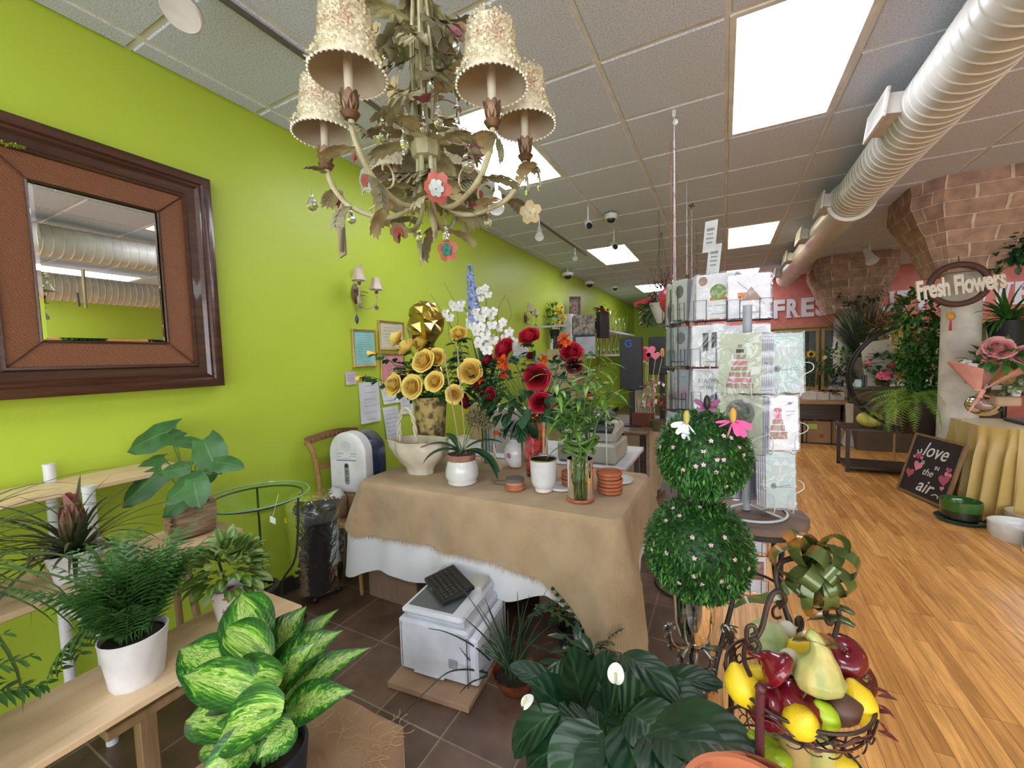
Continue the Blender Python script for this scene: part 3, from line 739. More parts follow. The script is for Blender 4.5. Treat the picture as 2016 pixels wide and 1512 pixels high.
# low black stand carrying the ring
t = thing('plant_bench', 'low black display bench with shelf under the big ring and the fern', 'display stand', (1.85, 6.35, 0))
zt = .52
MB().box((1.80, 6.45, zt), (.98, .5, .03), bev=.004).build('top_board', darkwood, t)
MB().box((1.80, 6.45, .06), (.94, .46, .03), bev=.004).build('lower_shelf', darkwood, t)
for sx in (-.46, .46):
 for sy in (-.22, .22): MB().box((1.80+sx, 6.45+sy, zt/2-.01), (.035, .035, zt-.02)).build('leg', blackm, t)
t = thing('ring_stand', 'tall black double hoop plant stand on the low bench', 'hoop', (1.75, 6.35, .535))
cr = V((1.96, 6.35, 1.15)); RRR = .60
for k, dy in enumerate((-.07, .07)):
 b = MB(); b.tube([cr+V((RRR*math.cos(a), dy, RRR*math.sin(a))) for a in [2*PI*i/56 for i in range(56)]], .016, 8, closed=True); b.build('hoop', blackm, t)
b = MB(); b.box((1.75, 6.35, 1.02), (.74, .22, .018)); b.build('upper_tray', blackm, t)
b = MB(); b.box((1.75, 6.35, .80), (.62, .22, .018)); b.build('middle_tray', blackm, t)
b = MB(); b.box((1.96, 6.35, .545), (.3, .3, .02)); b.build('foot', blackm, t)
# things on the ring's trays
t = arrangement('cyclamen', 'small pink cyclamen in a dark square pot on the ring tray', 1743, 745, 6.35, 1.03, .09, dkgreen, mat('cyc_pink', (.75, .12, .2), .6), 60, 12, mat('brown_pot', (.07, .045, .04), .6), .06, .035)
tag(MB().lathe([(.05, 0), (.055, .06), (.04, .09), (.035, .09), (.045, .06), (.04, .01)], (*W(1692, 757, y=6.35).xy, 1.03), 16).build('glass_jar', mat('mint', (.45, .6, .55), .2)), 'small mint candle jar on the left of the ring tray', 'jar')
tag(MB().box((*W(1704, 745, y=6.3).xy, 1.10), (.025, .05, .15)).box((*W(1698, 745, y=6.3).xy, 1.10), (.012, .05, .15)).build('photo_stand', blackm), 'small black upright holder on the ring tray', 'holder')
tag(MB().lathe([(.04, 0), (.07, .05), (.065, .05), (.035, .01)], (*W(1695, 795, y=6.35).xy, .81), 16).build('bowl', mat('bowl_dark', (.08, .06, .06), .4)), 'dark little bowl on the lower ring tray', 'bowl')
tag(MB().ball((*W(1712, 835, y=6.4).xy, .63), (.13, .12, .095), 0, 20, 12).build('gourd', mat('gourd_yellow', (.62, .55, .12), .5)), 'pale yellow gourd on the low black bench', 'gourd')
c = W(1730, 715, y=6.7)
b = MB(); b.box((c.x, 6.72, c.z+.0), (.30, .02, .56), Matrix.Rotation(-.12, 3, 'Y'));
tag(b.build('patterned_panel', mat('panel_print', (.62, .57, .50), .7, c2=(.3, .22, .18), sc_=18, contrast=(.3, .4))), 'pale printed panel standing behind the ring', 'panel')
arrangement('begonia', 'dark leaved begonia with pink flowers in front of the printed panel', 1737, 715, 6.6, 1.03, .15, dkgreen, mat('cyc_pink', (.75, .12, .2), .6), 80, 6, mat('brown_pot', (.07, .045, .04), .6), .08, .05)
b = MB()
p = W(1768, 690, y=6.9)
def fn(u, v): return (p.x-.12+.26*u+.06*math.sin(v*7), 6.9+.05*math.sin(u*9+v*3), p.z+.28-.66*v)
b.grid(fn, 16, 12); b.tube([(p.x-.13, 6.9, p.z+.28), (p.x+.15, 6.9, p.z+.28)], .01, 6); b.tube([(p.x, 6.93, p.z+.28), (p.x, 6.93, 0)], .012, 6); tag(b.build('gold_shawl', mat('gold_cloth', (.55, .37, .10), .45, sheen=.5)), 'golden fabric hanging in folds right behind the ring', 'cloth')
MBb = MB(); bush(MBb, W(1768, 650, y=7.4), (.32, .2, .22), 160, .2, .03, rnd, m=0)
tag(MBb.build('dried_bouquet', mat('dried_tan', (.38, .27, .12), .8, c2=(.15, .1, .04))), 'dried tan grasses in a bunch above the ring', 'dried flowers')
# back counter behind the ring
t = thing('display_counter', 'cream display counter behind the ring, full of plants', 'counter', (2.4, 7.7, 0))
MB().box((2.5, 7.9, .93), (1.6, .7, .04), bev=.005).build('countertop', mat('counter_cream', (.55, .47, .36), .5), t)
MB().box((2.5, 7.92, .455), (1.5, .6, .91)).build('base', mat('counter_dark', (.13, .09, .07), .7), t)
b = MB(); b.box((*W(1800, 752, y=7.6).xy, 1.0), (.3, .2, .09), bev=.01)
tag(b.build('white_tray', whitem), 'white tray on the cream counter right of the ring', 'tray')
arrangement('potted_plant', 'leafy plant with white flecks on the cream counter', 1790, 705, 7.8, .95, .22, mdgreen, mat('flw_white', (.7, .7, .66), .6), 150, 8)
# tall grassy plant and wreath at the far pillar
t = thing('grass_plant', 'tall dark grassy plant with upright blades in front of the far pillar', 'potted plant', (2.05, 8.6, .7))
c = V((2.03, 8.6, 1.32)); b = MB(); fountain(b, c, 420, 1.05, .012, rnd, (1.05, 1.5), (.2, .8), seg=6, r=.12); b.build('blades', [leafmat('grass_blue', (.035, .085, .05))], t)
MB().lathe([(.12, 0), (.17, .65), (.15, .65), (.1, .02)], (2.03, 8.6, .7), 20).build('planter', mat('planter_grey', (.2, .17, .15), .7), t)
b = MB(); cc = W(1688, 565, y=8.75)
for i in range(60):
 a = 2*PI*i/60
 for j in range(9):
  p = cc+V((.25*math.cos(a), 0, .25*math.sin(a)))+rdir(rnd)*.07; b.leaf(p, rdir(rnd), .12, .03, .5, .3, 3)
tag(b.build('wreath', leafmat('wreath_green', (.05, .07, .03))), 'dark leafy wreath hanging on the far pillar above the grassy plant', 'wreath')
tag(MB().box((*W(1653, 606, y=8.85).xy, 2.2), (.24, .24, .045), Matrix.Rotation(.1, 3, 'Y')).build('white_ledge', whitem), 'white ledge under the stone of the far pillar', 'ledge')
# vine tree left of the near pillar
t = thing('vine_tree', 'tall climbing vine with airy green leaves left of the near pillar', 'plant', (1.9, 6.1, .54))
b = MB(); c0 = V((1.97, 6.1, .8))
for i in range(14):
 a = rnd.uniform(0, 6.28); top = V((1.92+rnd.uniform(-.2, .13), 6.1+rnd.uniform(-.1, .1), rnd.uniform(1.3, 2.05)))
 pts = smooth_path([c0, c0.lerp(top, .4)+rdir(rnd)*.06, c0.lerp(top, .75)+rdir(rnd)*.08, top], 4); b.tube(pts, .004, 4, 1)
 for p in pts[2:]:
  for j in range(9): b.leaf(p+rdir(rnd)*.05, rdir(rnd, -.8, .6), rnd.uniform(.05, .09), .035, .5, .2, 3, 'oval', 0)
bush(b, (1.93, 6.12, 1.88), (.24, .16, .26), 190, .10, .04, rnd, 'oval', m=0)
b.build('foliage', [mdgreen, stemgreen], t)
t = thing('fern', 'bright green asparagus fern spilling over a dark square planter', 'potted plant', (1.93, 6.0, .54))
fc = V((1.90, 6.02, .90)); dpot = mat('pot_maroon', (.035, .02, .018), .5)
b = MB(); pz = [(-.12, .0), (.12, .0)]
b.lathe([(.17, 0), (.245, .36), (.225, .36), (.16, .03), (0, .03)], (fc.x+.05, fc.y, .54), 4, sx=1, sy=1); b.xf(Matrix.Translation((fc.x+.05, fc.y, 0)) @ Matrix.Rotation(PI/4+.1, 4, 'Z') @ Matrix.Translation((-fc.x-.05, -fc.y, 0)))
b.build('planter', dpot, t, flat=True)
b = MB()
for i in range(95):
 a = rnd.uniform(0, 2*PI); e = rnd.uniform(.1, 1.2); d = V((math.cos(a)*math.cos(e), math.sin(a)*math.cos(e)*.8, math.sin(e))); d.x -= .25
 frond(b, fc+V((rnd.uniform(-.06, .06), rnd.uniform(-.06, .06), 0)), d, rnd.uniform(.35, .68), 18, .07, .016, rnd.uniform(1.4, 2.5), 0, 1, rnd, seg=1, stem=.002)
b.build('fronds', [leafmat('fern_green', (.34, .58, .07), rough=.6), stemgreen], t)
# second hanging plant at the right of the capital
t = thing('wall_basket', 'dark leafy plant mass hanging at the right side of the near capital', 'hanging plant', (2.33, 5.6, 2.1))
b = MB(); bush(b, (2.36, 5.55, 2.36), (.19, .14, .26), 420, .09, .05, rnd, 'oval', m=0); b.build('foliage', dkgreen, t)
t = thing('spider_palm', 'spiky green palm in a dark pot right of the near pillar', 'potted plant', (2.44, 5.7, 1.5))
b = MB(); fountain(b, (2.44, 5.75, 1.72), 60, .42, .03, rnd, (.1, 1.4), (.6, 1.6), seg=6); b.build('leaves', mdgreen, t)
MB().lathe([(.1, 0), (.15, .26), (.135, .26), (.09, .02)], (2.44, 5.75, 1.46), 18).build('pot', mat('pot_black', (.02, .02, .022), .5), t)
tag(MB().lathe([(.16, 0), (.16, .03)], (2.44, 5.75, 1.43), 18).lathe([(.02, -1.43), (.02, 0)], (2.44, 5.75, 1.43), 8).lathe([(.15, -1.43), (.15, -1.41), (.02, -1.40)], (2.44, 5.75, 1.43), 18).build('pedestal', blackm), 'thin black pedestal under the spiky palm', 'pedestal')
# ring sign Fresh Flowers
t = thing('flower_sign', 'brown twig ring sign with cream lettering Fresh Flowers on the near pillar', 'sign', (1.93, 5.42, 1.85))
cs = W(1887, 560, y=5.42)
b = MB(); b.tube([cs+V((.20*math.cos(a), .0, .185*math.sin(a))) for a in [2*PI*i/40 for i in range(40)]], .028, 10, closed=True)
b.build('ring', mat('ring_brown', (.10, .045, .035), .6, bump=.6, bsc=60), t)
cream = mat('letter_cream', (.74, .69, .58), .5)
b = text_mb('Fresh Flowers', .155, ext=.01, bold=.006, space=.93); xs_ = [v.x for v in b.v]; s_ = .60/(max(xs_)-min(xs_))
b.v = [V((v.x*s_, v.y, v.z*s_*2.1)) for v in b.v]
b.xf(Matrix.Translation(cs+V((-.01, -.045, -.015))) @ Matrix.Rotation(-.10, 4, 'Y')); b.build('lettering', cream, t, flat=True)
b = MB(); b.tube([cs+V((0, 0, .19)), cs+V((0, .05, .4))], .003, 4); b.build('hanger', blackm, t)
t = thing('hanging_charm', 'small red and gold lucky charm with tassel hanging below the ring sign', 'charm', (1.93, 5.46, 1.6))
pc = W(1872, 622, y=5.46)
b = MB(); b.ball(pc, (.035, .014, .04), 0, 12, 8); b.tube([pc, pc+V((0, 0, .1))], .002, 4); b.build('medallion', mat('red_gold', (.5, .12, .03), .4, c2=(.6, .35, .05), sc_=60), t)
b = MB(); b.lathe([(.012, -.14), (.006, -.05), (.004, -.03)], pc, 10); b.build('tassel', mat('tassel_red', (.55, .02, .03), .7), t)
# gold table
gcloth = mat('satin_gold', (.55, .39, .12), .34, c2=(.48, .33, .10), sc_=3, sheen=.3, coat=.1)
t = thing('draped_table', 'table covered to the floor with a gold satin cloth', 'table', (2.9, 5.1, 0))
b = MB(); ztp = .78
ox = [(2.01, 5.62), (2.01, 5.10), (2.20, 4.95), (3.6, 4.95), (4.4, 4.95), (4.4, 5.62)]
P = [];
for i in range(len(ox)-1):
 n_ = 34 if i < 3 else 4
 for q in range(n_): P.append(V((*ox[i], 0)).lerp(V((*ox[i+1], 0)), q/n_))
P.append(V((*ox[-1], 0)))
cen = V((3.2, 5.4, 0)); N = len(P)
vs = []; uv = []
for j in range(13):
 t_ = j/12
 for i, p in enumerate(P):
  o_ = (p-cen); o_ = o_/o_.length; f_ = (.012+.06*t_)*math.sin(i*.55+1.1*math.sin(i*.19))*min(1, t_*3)
  vs.append(p+o_*(f_+.03*t_)+V((0, 0, ztp*(1-t_)+.004))); uv.append((i/N, t_))
fs = [(j*N+i, j*N+i+1, (j+1)*N+i+1, (j+1)*N+i) for j in range(12) for i in range(N-1)]
b.add(vs, fs, 0, uv); b.add([p+V((0, 0, ztp+.004)) for p in P], [list(range(N))[::-1]])
b.build('gold_cloth', gcloth, t)
MB().box((3.25, 5.28, .755), (2.2, .6, .03)).build('tabletop', midwood, t)
tag(MB().box((3.1, 5.25, .80), (1.55, .5, .03), bev=.01).box((3.2, 5.3, .835), (1.3, .45, .045), bev=.01).build('display_tray', mat('tray_dark', (.03, .028, .03), .3)), 'glossy black stepped tray on the gold covered table', 'tray')
# bouquet in pink paper in a glass bowl vase
t = thing('pink_bouquet', 'flower bouquet wrapped in pink paper tied with pink ribbon on the gold table', 'bouquet', (2.2, 5.2, .82))
pk = mat('pink_paper', (.70, .33, .27), .6); kn = W(1928, 768, y=5.15)
b = MB()
def cone(u, v, a0, a1, L, tilt):
 a = a0+(a1-a0)*u; r_ = .03+v*L*.55; w_ = 1+.04*math.sin(u*11)
 return kn+V((math.cos(a)*r_*w_+tilt*v, math.sin(a)*r_*.7, v*L*(.85+.15*math.sin(u*3.1+.8))))
b.grid(lambda u, v: cone(u, v, PI*1.02, PI*1.55, .26, -.05), 10, 8)
b.grid(lambda u, v: cone(u, v, PI*1.5, PI*2.3, .36, .33), 14, 8)
b.grid(lambda u, v: cone(u, v, PI*.3, PI*1.0, .28, .12), 10, 8)
b.build('paper_wrap', pk, t)
b = MB(); b.tube([kn+V((.03*math.cos(a), .03*math.sin(a), 0)) for a in [i*PI/6 for i in range(12)]], .01, 6, closed=True)
b.add([kn+V((-.005, -.04, 0)), kn+V((.025, -.045, -.005)), kn+V((-.10, -.10, -.2)), kn+V((-.16, -.12, -.30))], [(0, 1, 2, 3)])
b.build('ribbon', mat('pink_ribbon', (.78, .36, .30), .35), t)
b = MB(); bush(b, kn+V((.16, .02, .24)), (.26, .14, .12), 130, .12, .05, rnd, m=0, zmin=-.1); b.build('greenery', mdgreen, t)
pkf = leafmat('carnation_pink', (.72, .22, .26), tip=(.80, .38, .38), rough=.6)
hd = W(1985, 692, y=5.12); b = MB()
for i in range(5):
 o_ = V((rnd.uniform(-.12, .12), rnd.uniform(-.03, .03), rnd.uniform(-.05, .05))); b.merge(rose_mb(.085, rnd), orient((rnd.uniform(-.3, .3), -.8, .5), hd+o_+V((0, .03, -.02))))
b.build('carnations', pkf, t)
b = MB(); q = W(1915, 722, y=5.12)
for i in range(5): flower5(b, q+V((rnd.uniform(-.05, .05), 0, rnd.uniform(-.04, .04))), (rnd.uniform(-.4, .4), -1, .4), .045, 0, 1, 6, .8)
b.build('white_blossoms', [mat('petal_white', (.78, .76, .76), .5), mat('centre_yellow', (.6, .5, .1), .6)], t)
b = MB(); q = W(1945, 712, y=5.12); b.merge(rose_mb(.04, rnd), orient((.5, -.7, .3), q)); b.build('coral_flower', leafmat('coral_petal', (.75, .2, .1), tip=(.85, .35, .2)), t)
b = MB(); gc = kn+V((.03, 0, -.13)); b.ball(gc, (.12, .12, .10), 0, 24, 14); b.build('glass_vase', vglass, t)
b = MB(); b.ball(gc, (.07, .07, .05), 0, 12, 8); b.build('stones', mat('stones_pink', (.5, .3, .28), .5), t)
p = W(1978, 792, y=5.05)
tag(MB().box((p.x, 5.05, p.z+.01), (.16, .12, .08), bev=.012).build('wooden_box', mat('box_tan', (.45, .32, .2), .7)), 'small tan wooden box planter on the black tray', 'box')
arrangement('small_succulent', 'pale green leafy plant in the tan box on the black tray', 2000, 765, 5.1, p.z+.05, .07, leafmat('leaf_pale', (.3, .42, .2)), None, 60, 0, None, .05, .03)
# fur / straw basket behind
tag(MB().lathe([(.16, 0), (.19, .1), (.20, .2), (.18, .22), (.16, .06)], (*W(1945, 705, y=5.6).xy, 1.13), 26).build('straw_basket', mat('straw', (.42, .25, .08), .9, bump=.8, bsc=80)), 'golden straw basket behind the pink bouquet', 'basket')
# chalkboard
t = thing('chalkboard_sign', 'framed black lettering board reading love is in the air, leaning on the floor', 'sign', (1.74, 5.2, 0))
bl = V((1.631, 5.62, .01)); br_ = V((1.86, 4.78, .01)); right = (br_-bl).normalized(); upv = (V((0, 0, 1))*.965+V((right.y, -right.x, 0))*-.25).normalized()
upv = (upv-upv.dot(right)*right).normalized(); wd = .61; ht = .62
n_ = upv.cross(right); cb_ = bl+right*wd/2+upv*ht/2
MF = frame_at(cb_, right, upv)
b = MB(); b.box((0, 0, 0), (wd-.03, .012, ht-.03)); b.xf(MF); b.build('board', mat('slate', (.022, .018, .025), .6), t)
b = MB()
for s in (-1, 1): b.box((s*(wd/2-.012), 0, 0), (.024, .03, ht), bev=.003); b.box((0, 0, s*(ht/2-.012)), (wd-.04, .029, .024), bev=.003)
b.xf(MF); b.build('frame', woodmat('frame_oak', (.28, .16, .08), (.18, .1, .05), 'z'), t)
chalk = mat('chalk', (.72, .70, .70), .8)
WORDS = []
def txt(s, size, x, z, shear=.25, bold=.003, sy=1.0):
 size *= .76; x *= .74; bold *= .25; b = MB()
 q = text_mb(s, size, ext=.0008, bold=bold, shear=shear); b.merge(q, Matrix.Translation((x, -.0085, z)) @ Matrix.Diagonal((1, 1, sy, 1))); WORDS.append((s, b))
txt('love', .23, .01, .165, .35, .004, 1.15); txt('IS', .07, -.12, .035, 0, .001); txt('IN', .07, .12, .02, 0, .001); txt('the', .13, .0, -.045, .3, .002); txt('air', .24, .02, -.185, .35, .005, 1.0)
b = MB(); b.tube([V((-.2, -.0085, .14)), V((-.18, -.0085, .11)), V((-.15, -.0085, .13)), V((-.16, -.0085, .16))], .006, 5)
b.tube([V((.13, -.0085, -.235)), V((.17, -.0085, -.215)), V((.205, -.0085, -.225)), V((.2, -.0085, -.245))], .006, 5)
b.xf(MF); b.build('flourish', chalk, t, flat=True)
for s, b in WORDS: b.xf(MF); b.build('word_'+s.lower(), chalk, t, flat=True)
def heart_poly(c, s, rot=0, y=-.0075):
 o_ = []
 for i in range(28):
  a = 2*PI*i/28; x = 16*math.sin(a)**3; z = 13*math.cos(a)-5*math.cos(2*a)-2*math.cos(3*a)-math.cos(4*a)
  x, z = x*s/32, z*s/32; o_.append(V((c[0]+x*math.cos(rot)-z*math.sin(rot), y, c[1]+x*math.sin(rot)+z*math.cos(rot))))
 return o_
hp_ = [mat('heart_pink', (.72, .26, .36), .6), mat('heart_rose', (.45, .09, .16), .6)]
for (x, z, s, m_) in ((-.235+.04, -.01, .14, 0), (-.29, -.10, .13, 1), (-.24, .09, .10, 1), (-.30, .07, .05, 0), (-.175, .075, .05, 0), (.30, .04, .08, 1), (.28, -.06, .15, 1), (.31, -.01, .10, 0), (.29, -.14, .06, 0)):
 b = MB(); b.prism(heart_poly((x*.72, z), s*.8, rnd.uniform(-.3, .3), -.0066-.0006*m_), 0, (0, -.0012, 0)); b.xf(MF); b.build('painted_heart', hp_[m_], t, flat=True)
# bowls on the floor
def bowl(name, label, c, r, h, m_, grp, thick=.01, foot=.75, m2=None, band=None):
 t = thing(name, label, 'bowl', c, 0, grp)
 MB().lathe([(0, 0), (r*foot, 0), (r*.98, h*.25), (r, h*.6), (r, h), (r-thick, h), (r-thick*1.2, h*.5), (r*foot*.8, thick), (0, thick)], c, 36).build('bowl_body', m_, t)
 return t
sk = W(1893, 1010, z=0.05)
tag(MB().lathe([(0, 0), (.14, 0), (.165, .03), (.155, .035), (.135, .012), (0, .012)], (1.80, 4.78, 0), 36).build('saucer', mat('saucer_green', (.02, .06, .055), .2)), 'dark green glazed saucer at the bottom of the bowl stack by the gold cloth', 'saucer', 'stacked green dishes')
bowl('bowl', 'black glazed bowl in the middle of the green stack', (1.80, 4.78, .013), .125, .10, mat('glaze_black', (.02, .025, .02), .15, coat=.5), 'stacked green dishes')
bowl('bowl', 'shiny dark green bowl on top of the stack by the gold cloth', (1.80, 4.78, .075), .13, .11, mat('glaze_green', (.03, .12, .02), .12, coat=.6), 'stacked green dishes')
bowl('planter_bowl', 'white ceramic planter bowl on the floor before the gold table', (2.02, 4.5, 0), .165, .12, ceramic, 'planter bowls on the floor', foot=.9)
bowl('planter_bowl', 'cream planter bowl behind the white one against the gold cloth', (2.24, 4.78, 0), .17, .13, mat('cream_glaze', (.55, .48, .38), .3), 'planter bowls on the floor', foot=.9)
t = bowl('planter_bowl', 'teal planter bowl with white foot at the photo edge', (2.06, 4.17, 0), .155, .13, mat('teal_glaze', (.07, .20, .25), .25, coat=.4), 'planter bowls on the floor', foot=.9)
MB().lathe([(.14, 0), (.157, .012), (.157, .035), (.15, .036)], (2.06, 4.17, .001), 36).build('white_band', ceramic, t)
# ================================================================== LEFT SIDE
rnd = random.Random(21)
# ---- mirror
def loft_frame(b, y0, y1, z0, z1, prof, x0, m=0):
 """mitred moulding around the rectangle y0..y1, z0..z1 on the left wall; prof: (outward offset, height off the wall)"""
 n = len(prof); vs = []; uv = []
 for (sy, sz) in ((0, 0), (1, 0), (1, 1), (0, 1)):
  for (o_, h) in prof:
   vs.append(V((x0+h, (y1+o_) if sy else (y0-o_), (z1+o_) if sz else (z0-o_)))); uv.append((o_*4, sy+sz))
 fs = []
 for k in range(4):
  for i in range(n-1):
   a = k*n+i; c = ((k+1) % 4)*n+i; fs.append((a, a+1, c+1, c))
 b.add(vs, fs, m, uv)
mah = woodmat('mahogany', (.085, .032, .018), (.04, .014, .009), 'y', rough=.28, coat=.3)
def weave():
 m, nt, b = newmat('woven_panel'); I = b.inputs; I['Roughness'].default_value = .55
 tc = nd(nt, 'ShaderNodeTexCoord'); wv = nd(nt, 'ShaderNodeTexWave', bands_direction='DIAGONAL'); wv.inputs['Scale'].default_value = 60; wv.inputs['Distortion'].default_value = 6; wv.inputs['Detail'].default_value = 3
 nt.links.new(tc.outputs['Object'], wv.inputs[0]); r = ramp(nt, [(.2, (.13, .045, .016)), (.8, (.25, .095, .036))]); nt.links.new(wv.outputs[0], r.inputs[0]); nt.links.new(r.outputs[0], I['Base Color'])
 bp = nd(nt, 'ShaderNodeBump'); bp.inputs['Strength'].default_value = .5; bp.inputs['Distance'].default_value = .002; nt.links.new(wv.outputs[0], bp.inputs['Height']); nt.links.new(bp.outputs[0], I['Normal']); return m
t = thing('wall_mirror', 'square mirror in a wide dark mahogany frame with woven inlay', 'mirror', (XL, .86, 1.41))
gy0, gy1, gz0, gz1 = .640, 1.072, 1.632, 2.283
b = MB(); loft_frame(b, gy0, gy1, gz0, gz1, [(0, .028), (.004, .034), (.010, .030)], XL); b.build('inner_bead', mah, t)
b = MB(); loft_frame(b, gy0, gy1, gz0, gz1, [(.010, .026), (.112, .034)], XL)
b.build('woven_inlay', weave(), t)
for sy in (0, 1):
 for sz in (0, 1):
  b = MB(); p = V((XL+.031, gy1 if sy else gy0, gz1 if sz else gz0)); q = p+V((.006, (.11 if sy else -.11), (.11 if sz else -.11))); b.tube([p, q], .003, 4); b.build('mitre_strip', mah, t)
b = MB(); loft_frame(b, gy0, gy1, gz0, gz1, [(.108, .03), (.112, .044), (.122, .048), (.13, .040), (.165, .046), (.178, .062), (.19, .058), (.197, .070), (.222, .074), (.238, .066), (.240, .0)], XL); b.build('outer_moulding', mah, t)
mm, nt, bb = newmat('mirror_glass'); bb.inputs['Base Color'].default_value = (.86, .88, .86, 1); bb.inputs['Metallic'].default_value = 1; bb.inputs['Roughness'].default_value = .01
b = MB(); bv = .014
b.add([(XL+.024, gy0+bv, gz0+bv), (XL+.024, gy1-bv, gz0+bv), (XL+.024, gy1-bv, gz1-bv), (XL+.024, gy0+bv, gz1-bv), (XL+.021, gy0, gz0), (XL+.021, gy1, gz0), (XL+.021, gy1, gz1), (XL+.021, gy0, gz1)],
  [(0, 1, 2, 3), (4, 5, 1, 0), (5, 6, 2, 1), (6, 7, 3, 2), (7, 4, 0, 3)])
b.build('mirror_glass', mm, t, flat=True)
b = MB(); sp_ = V((XL+.10, .60, 2.40))
q0, q1 = W(-40, 272, x=XL+.09), W(48, 291, x=XL+.09)
for i in range(200):
 k = rnd.random(); p = q0.lerp(q1, k)+rdir(rnd)*.008*(1.1-k); b.leaf(p, (rnd.uniform(-.2, 1), rnd.uniform(-.4, 1), rnd.uniform(-.8, .8)), .012, .006, .3, .2, 2)
b.tube([q0, q1], .002, 4)
tag(b.build('flower_tassel', mat('amaranth_green', (.42, .50, .08), .7)), 'pale green amaranth tassel lying over the top left of the mirror frame', 'flower')
# things on shelves across the shop, seen in the mirror
t = thing('wall_shelf', 'long green shelf of dried flowers on the far right wall, seen in the mirror', 'shelf', (6.8, 4, 1.6))
MB().box((6.85, 4.0, 1.62), (.3, 9, .04)).build('board', mat('green_shelf', (.3, .4, .05), .5), t)
for k in range(7):
 yy = 1.6+k*.85; cc = [(.6, .22, .05), (.1, .12, .05), (.5, .45, .1), (.12, .1, .08)][k % 4]
 b = MB(); bush(b, (6.74, yy, 1.88), (.1, .3, .2), 140, .15, .03, rnd); tag(b.build('dried_bunch', mat('dry_%d' % (k % 4), cc, .8)), 'dried flower bunch %s along the shelf on the opposite wall' % ['first', 'second', 'third', 'fourth', 'fifth', 'sixth', 'last'][k], 'dried flowers', 'dried bunches on the opposite shelf')
# ---- stepped plant stand
pine = woodmat('pine_board', (.80, .60, .37), (.66, .45, .25), 'y', sc_=2.2, stretch=9, rough=.5)
t = thing('plant_stand', 'stepped plant stand with three light pine shelves on white metal tube legs', 'plant stand', (-2.0, .2, 0))
SH = [(-2.395, 1.04, .28), (-2.0, .80, .30), (-1.635, .55, .31)]
for (x, z, w_) in SH: MB().box((x, -.05, z-.011), (w_, 2.1, .022), bev=.003).build('shelf_board', pine, t)
def post(p0, p1, r=.019):
 b = MB(); b.tube([p0, p1], r, 14); b.tube([V(p1), V(p1)+V((0, 0, .004))], r*1.12, 14); b.build('leg', whitem, t)
post((-2.5, .61, 0), (-2.5, .61, 1.113)); post((-2.185, .63, 0), (-2.185, .63, 1.05)); post((-2.5, -.8, 0), (-2.5, -.8, 1.11)); post((-2.185, -.8, 0), (-2.185, -.8, 1.05))
post((-1.36, .70, 0), (-1.50, .70, .52)); post((-1.36, -.8, 0), (-1.50, -.8, .52))
for yy in (.60, -.8):
 b = MB(); b.tube([(-2.5, yy, .77), (-1.88, yy, .77)], .012, 8); b.tube([(-2.5, yy, .52), (-1.5, yy, .52)], .012, 8); b.tube([(-2.5, yy, 1.01), (-2.27, yy, 1.01)], .012, 8); b.build('bracket', whitem, t)
# wooden stool behind/below the stand
t = thing('wooden_stool', 'round topped wooden stool with splayed legs half hidden under the plant stand', 'stool', (-2.1, .9, 0))
st = woodmat('stool_wood', (.42, .27, .14), (.28, .17, .08), 'z')
c = V((-2.17, .86, .66)); MB().lathe([(0, -.03), (.12, -.03), (.13, -.015), (.13, 0), (0, .002)], c, 28).build('seat', st, t)
for k in range(3):
 a = 2*PI*k/3+.5; MB().tube([c+V((.07*math.cos(a), .07*math.sin(a), -.03)), V((c.x+.15*math.cos(a), c.y+.15*math.sin(a), 0))], [.016, .012], 8).build('leg', st, t)
tag(MB().box((-1.72, .58, .20), (.05, .05, .40), bev=.004).box((-1.72, .58, .41), (.2, .25, .03), bev=.004).box((-1.72, .58, .012), (.14, .18, .024), bev=.004).build('wooden_post', st), 'short square wooden post standing under the lowest pine shelf', 'wooden stand')
# black iron basket under the shelf
b = MB(); c = V((-1.93, 1.05, .46))
b.tube([c+V((.0, .10*math.cos(a), .06*math.sin(a))) for a in [PI*i/16 for i in range(17)]], .014, 8)
b.tube([c+V((.08*math.cos(a), .12*math.sin(a), 0)) for a in [2*PI*i/24 for i in range(24)]], .012, 8, closed=True)
for i in range(8):
 a = 2*PI*i/8; b.tube([c+V((.08*math.cos(a), .12*math.sin(a), 0)), V((c.x+.05*math.cos(a), c.y+.07*math.sin(a), 0))], .006, 6)
tag(b.build('iron_basket', blackm), 'black iron basket with thick handle behind the lowest shelf', 'basket')
tag(MB().lathe([(0, 0), (.055, 0), (.075, .022), (.07, .022), (.05, .006), (0, .006)], (-2.395, .30, 1.04), 32).build('clay_saucer', terracotta), 'flat terracotta saucer at the left on the top pine shelf', 'saucer')
# ---- air plant / bromeliad in white pot
def rpot(name, c, r, h, m_, parent, n=32, fn=None, rim=.9, bot=.72, th=.008):
 return MB().lathe([(0, 0), (r*bot, 0), (r*(bot+.03), .004), (r*(bot+rim)/2*1.04, h*.5), (r, h-.004), (r-th*.4, h), (r-th, h-.003), (r*.8, h*.55), (r*bot*.8, h*.3)], c, n, fn=fn).build(name, m_, parent)
t = thing('bromeliad', 'spiky bromeliad with reddish crown in a white rounded square pot, middle shelf', 'potted plant', (-1.96, .52, .80))
def sq(a, r, z): return r*(1/max(abs(math.cos(a-.3)), abs(math.sin(a-.3))))**.6
rpot('pot', (-1.96, .52, .80), .075, .10, ceramic, t, fn=sq)
MB().lathe([(.06, .085), (0, .09)], (-1.96, .52, .80), 20).build('soil', soil, t)
b = MB(); fountain(b, (-1.96, .52, .885), 60, .30, .014, rnd, (.1, 1.45), (.5, 1.8), seg=8, prof='strap')
b.build('spiky_leaves', leafmat('brom_leaf', (.045, .075, .025), tip=(.08, .07, .04)), t)
b = MB()
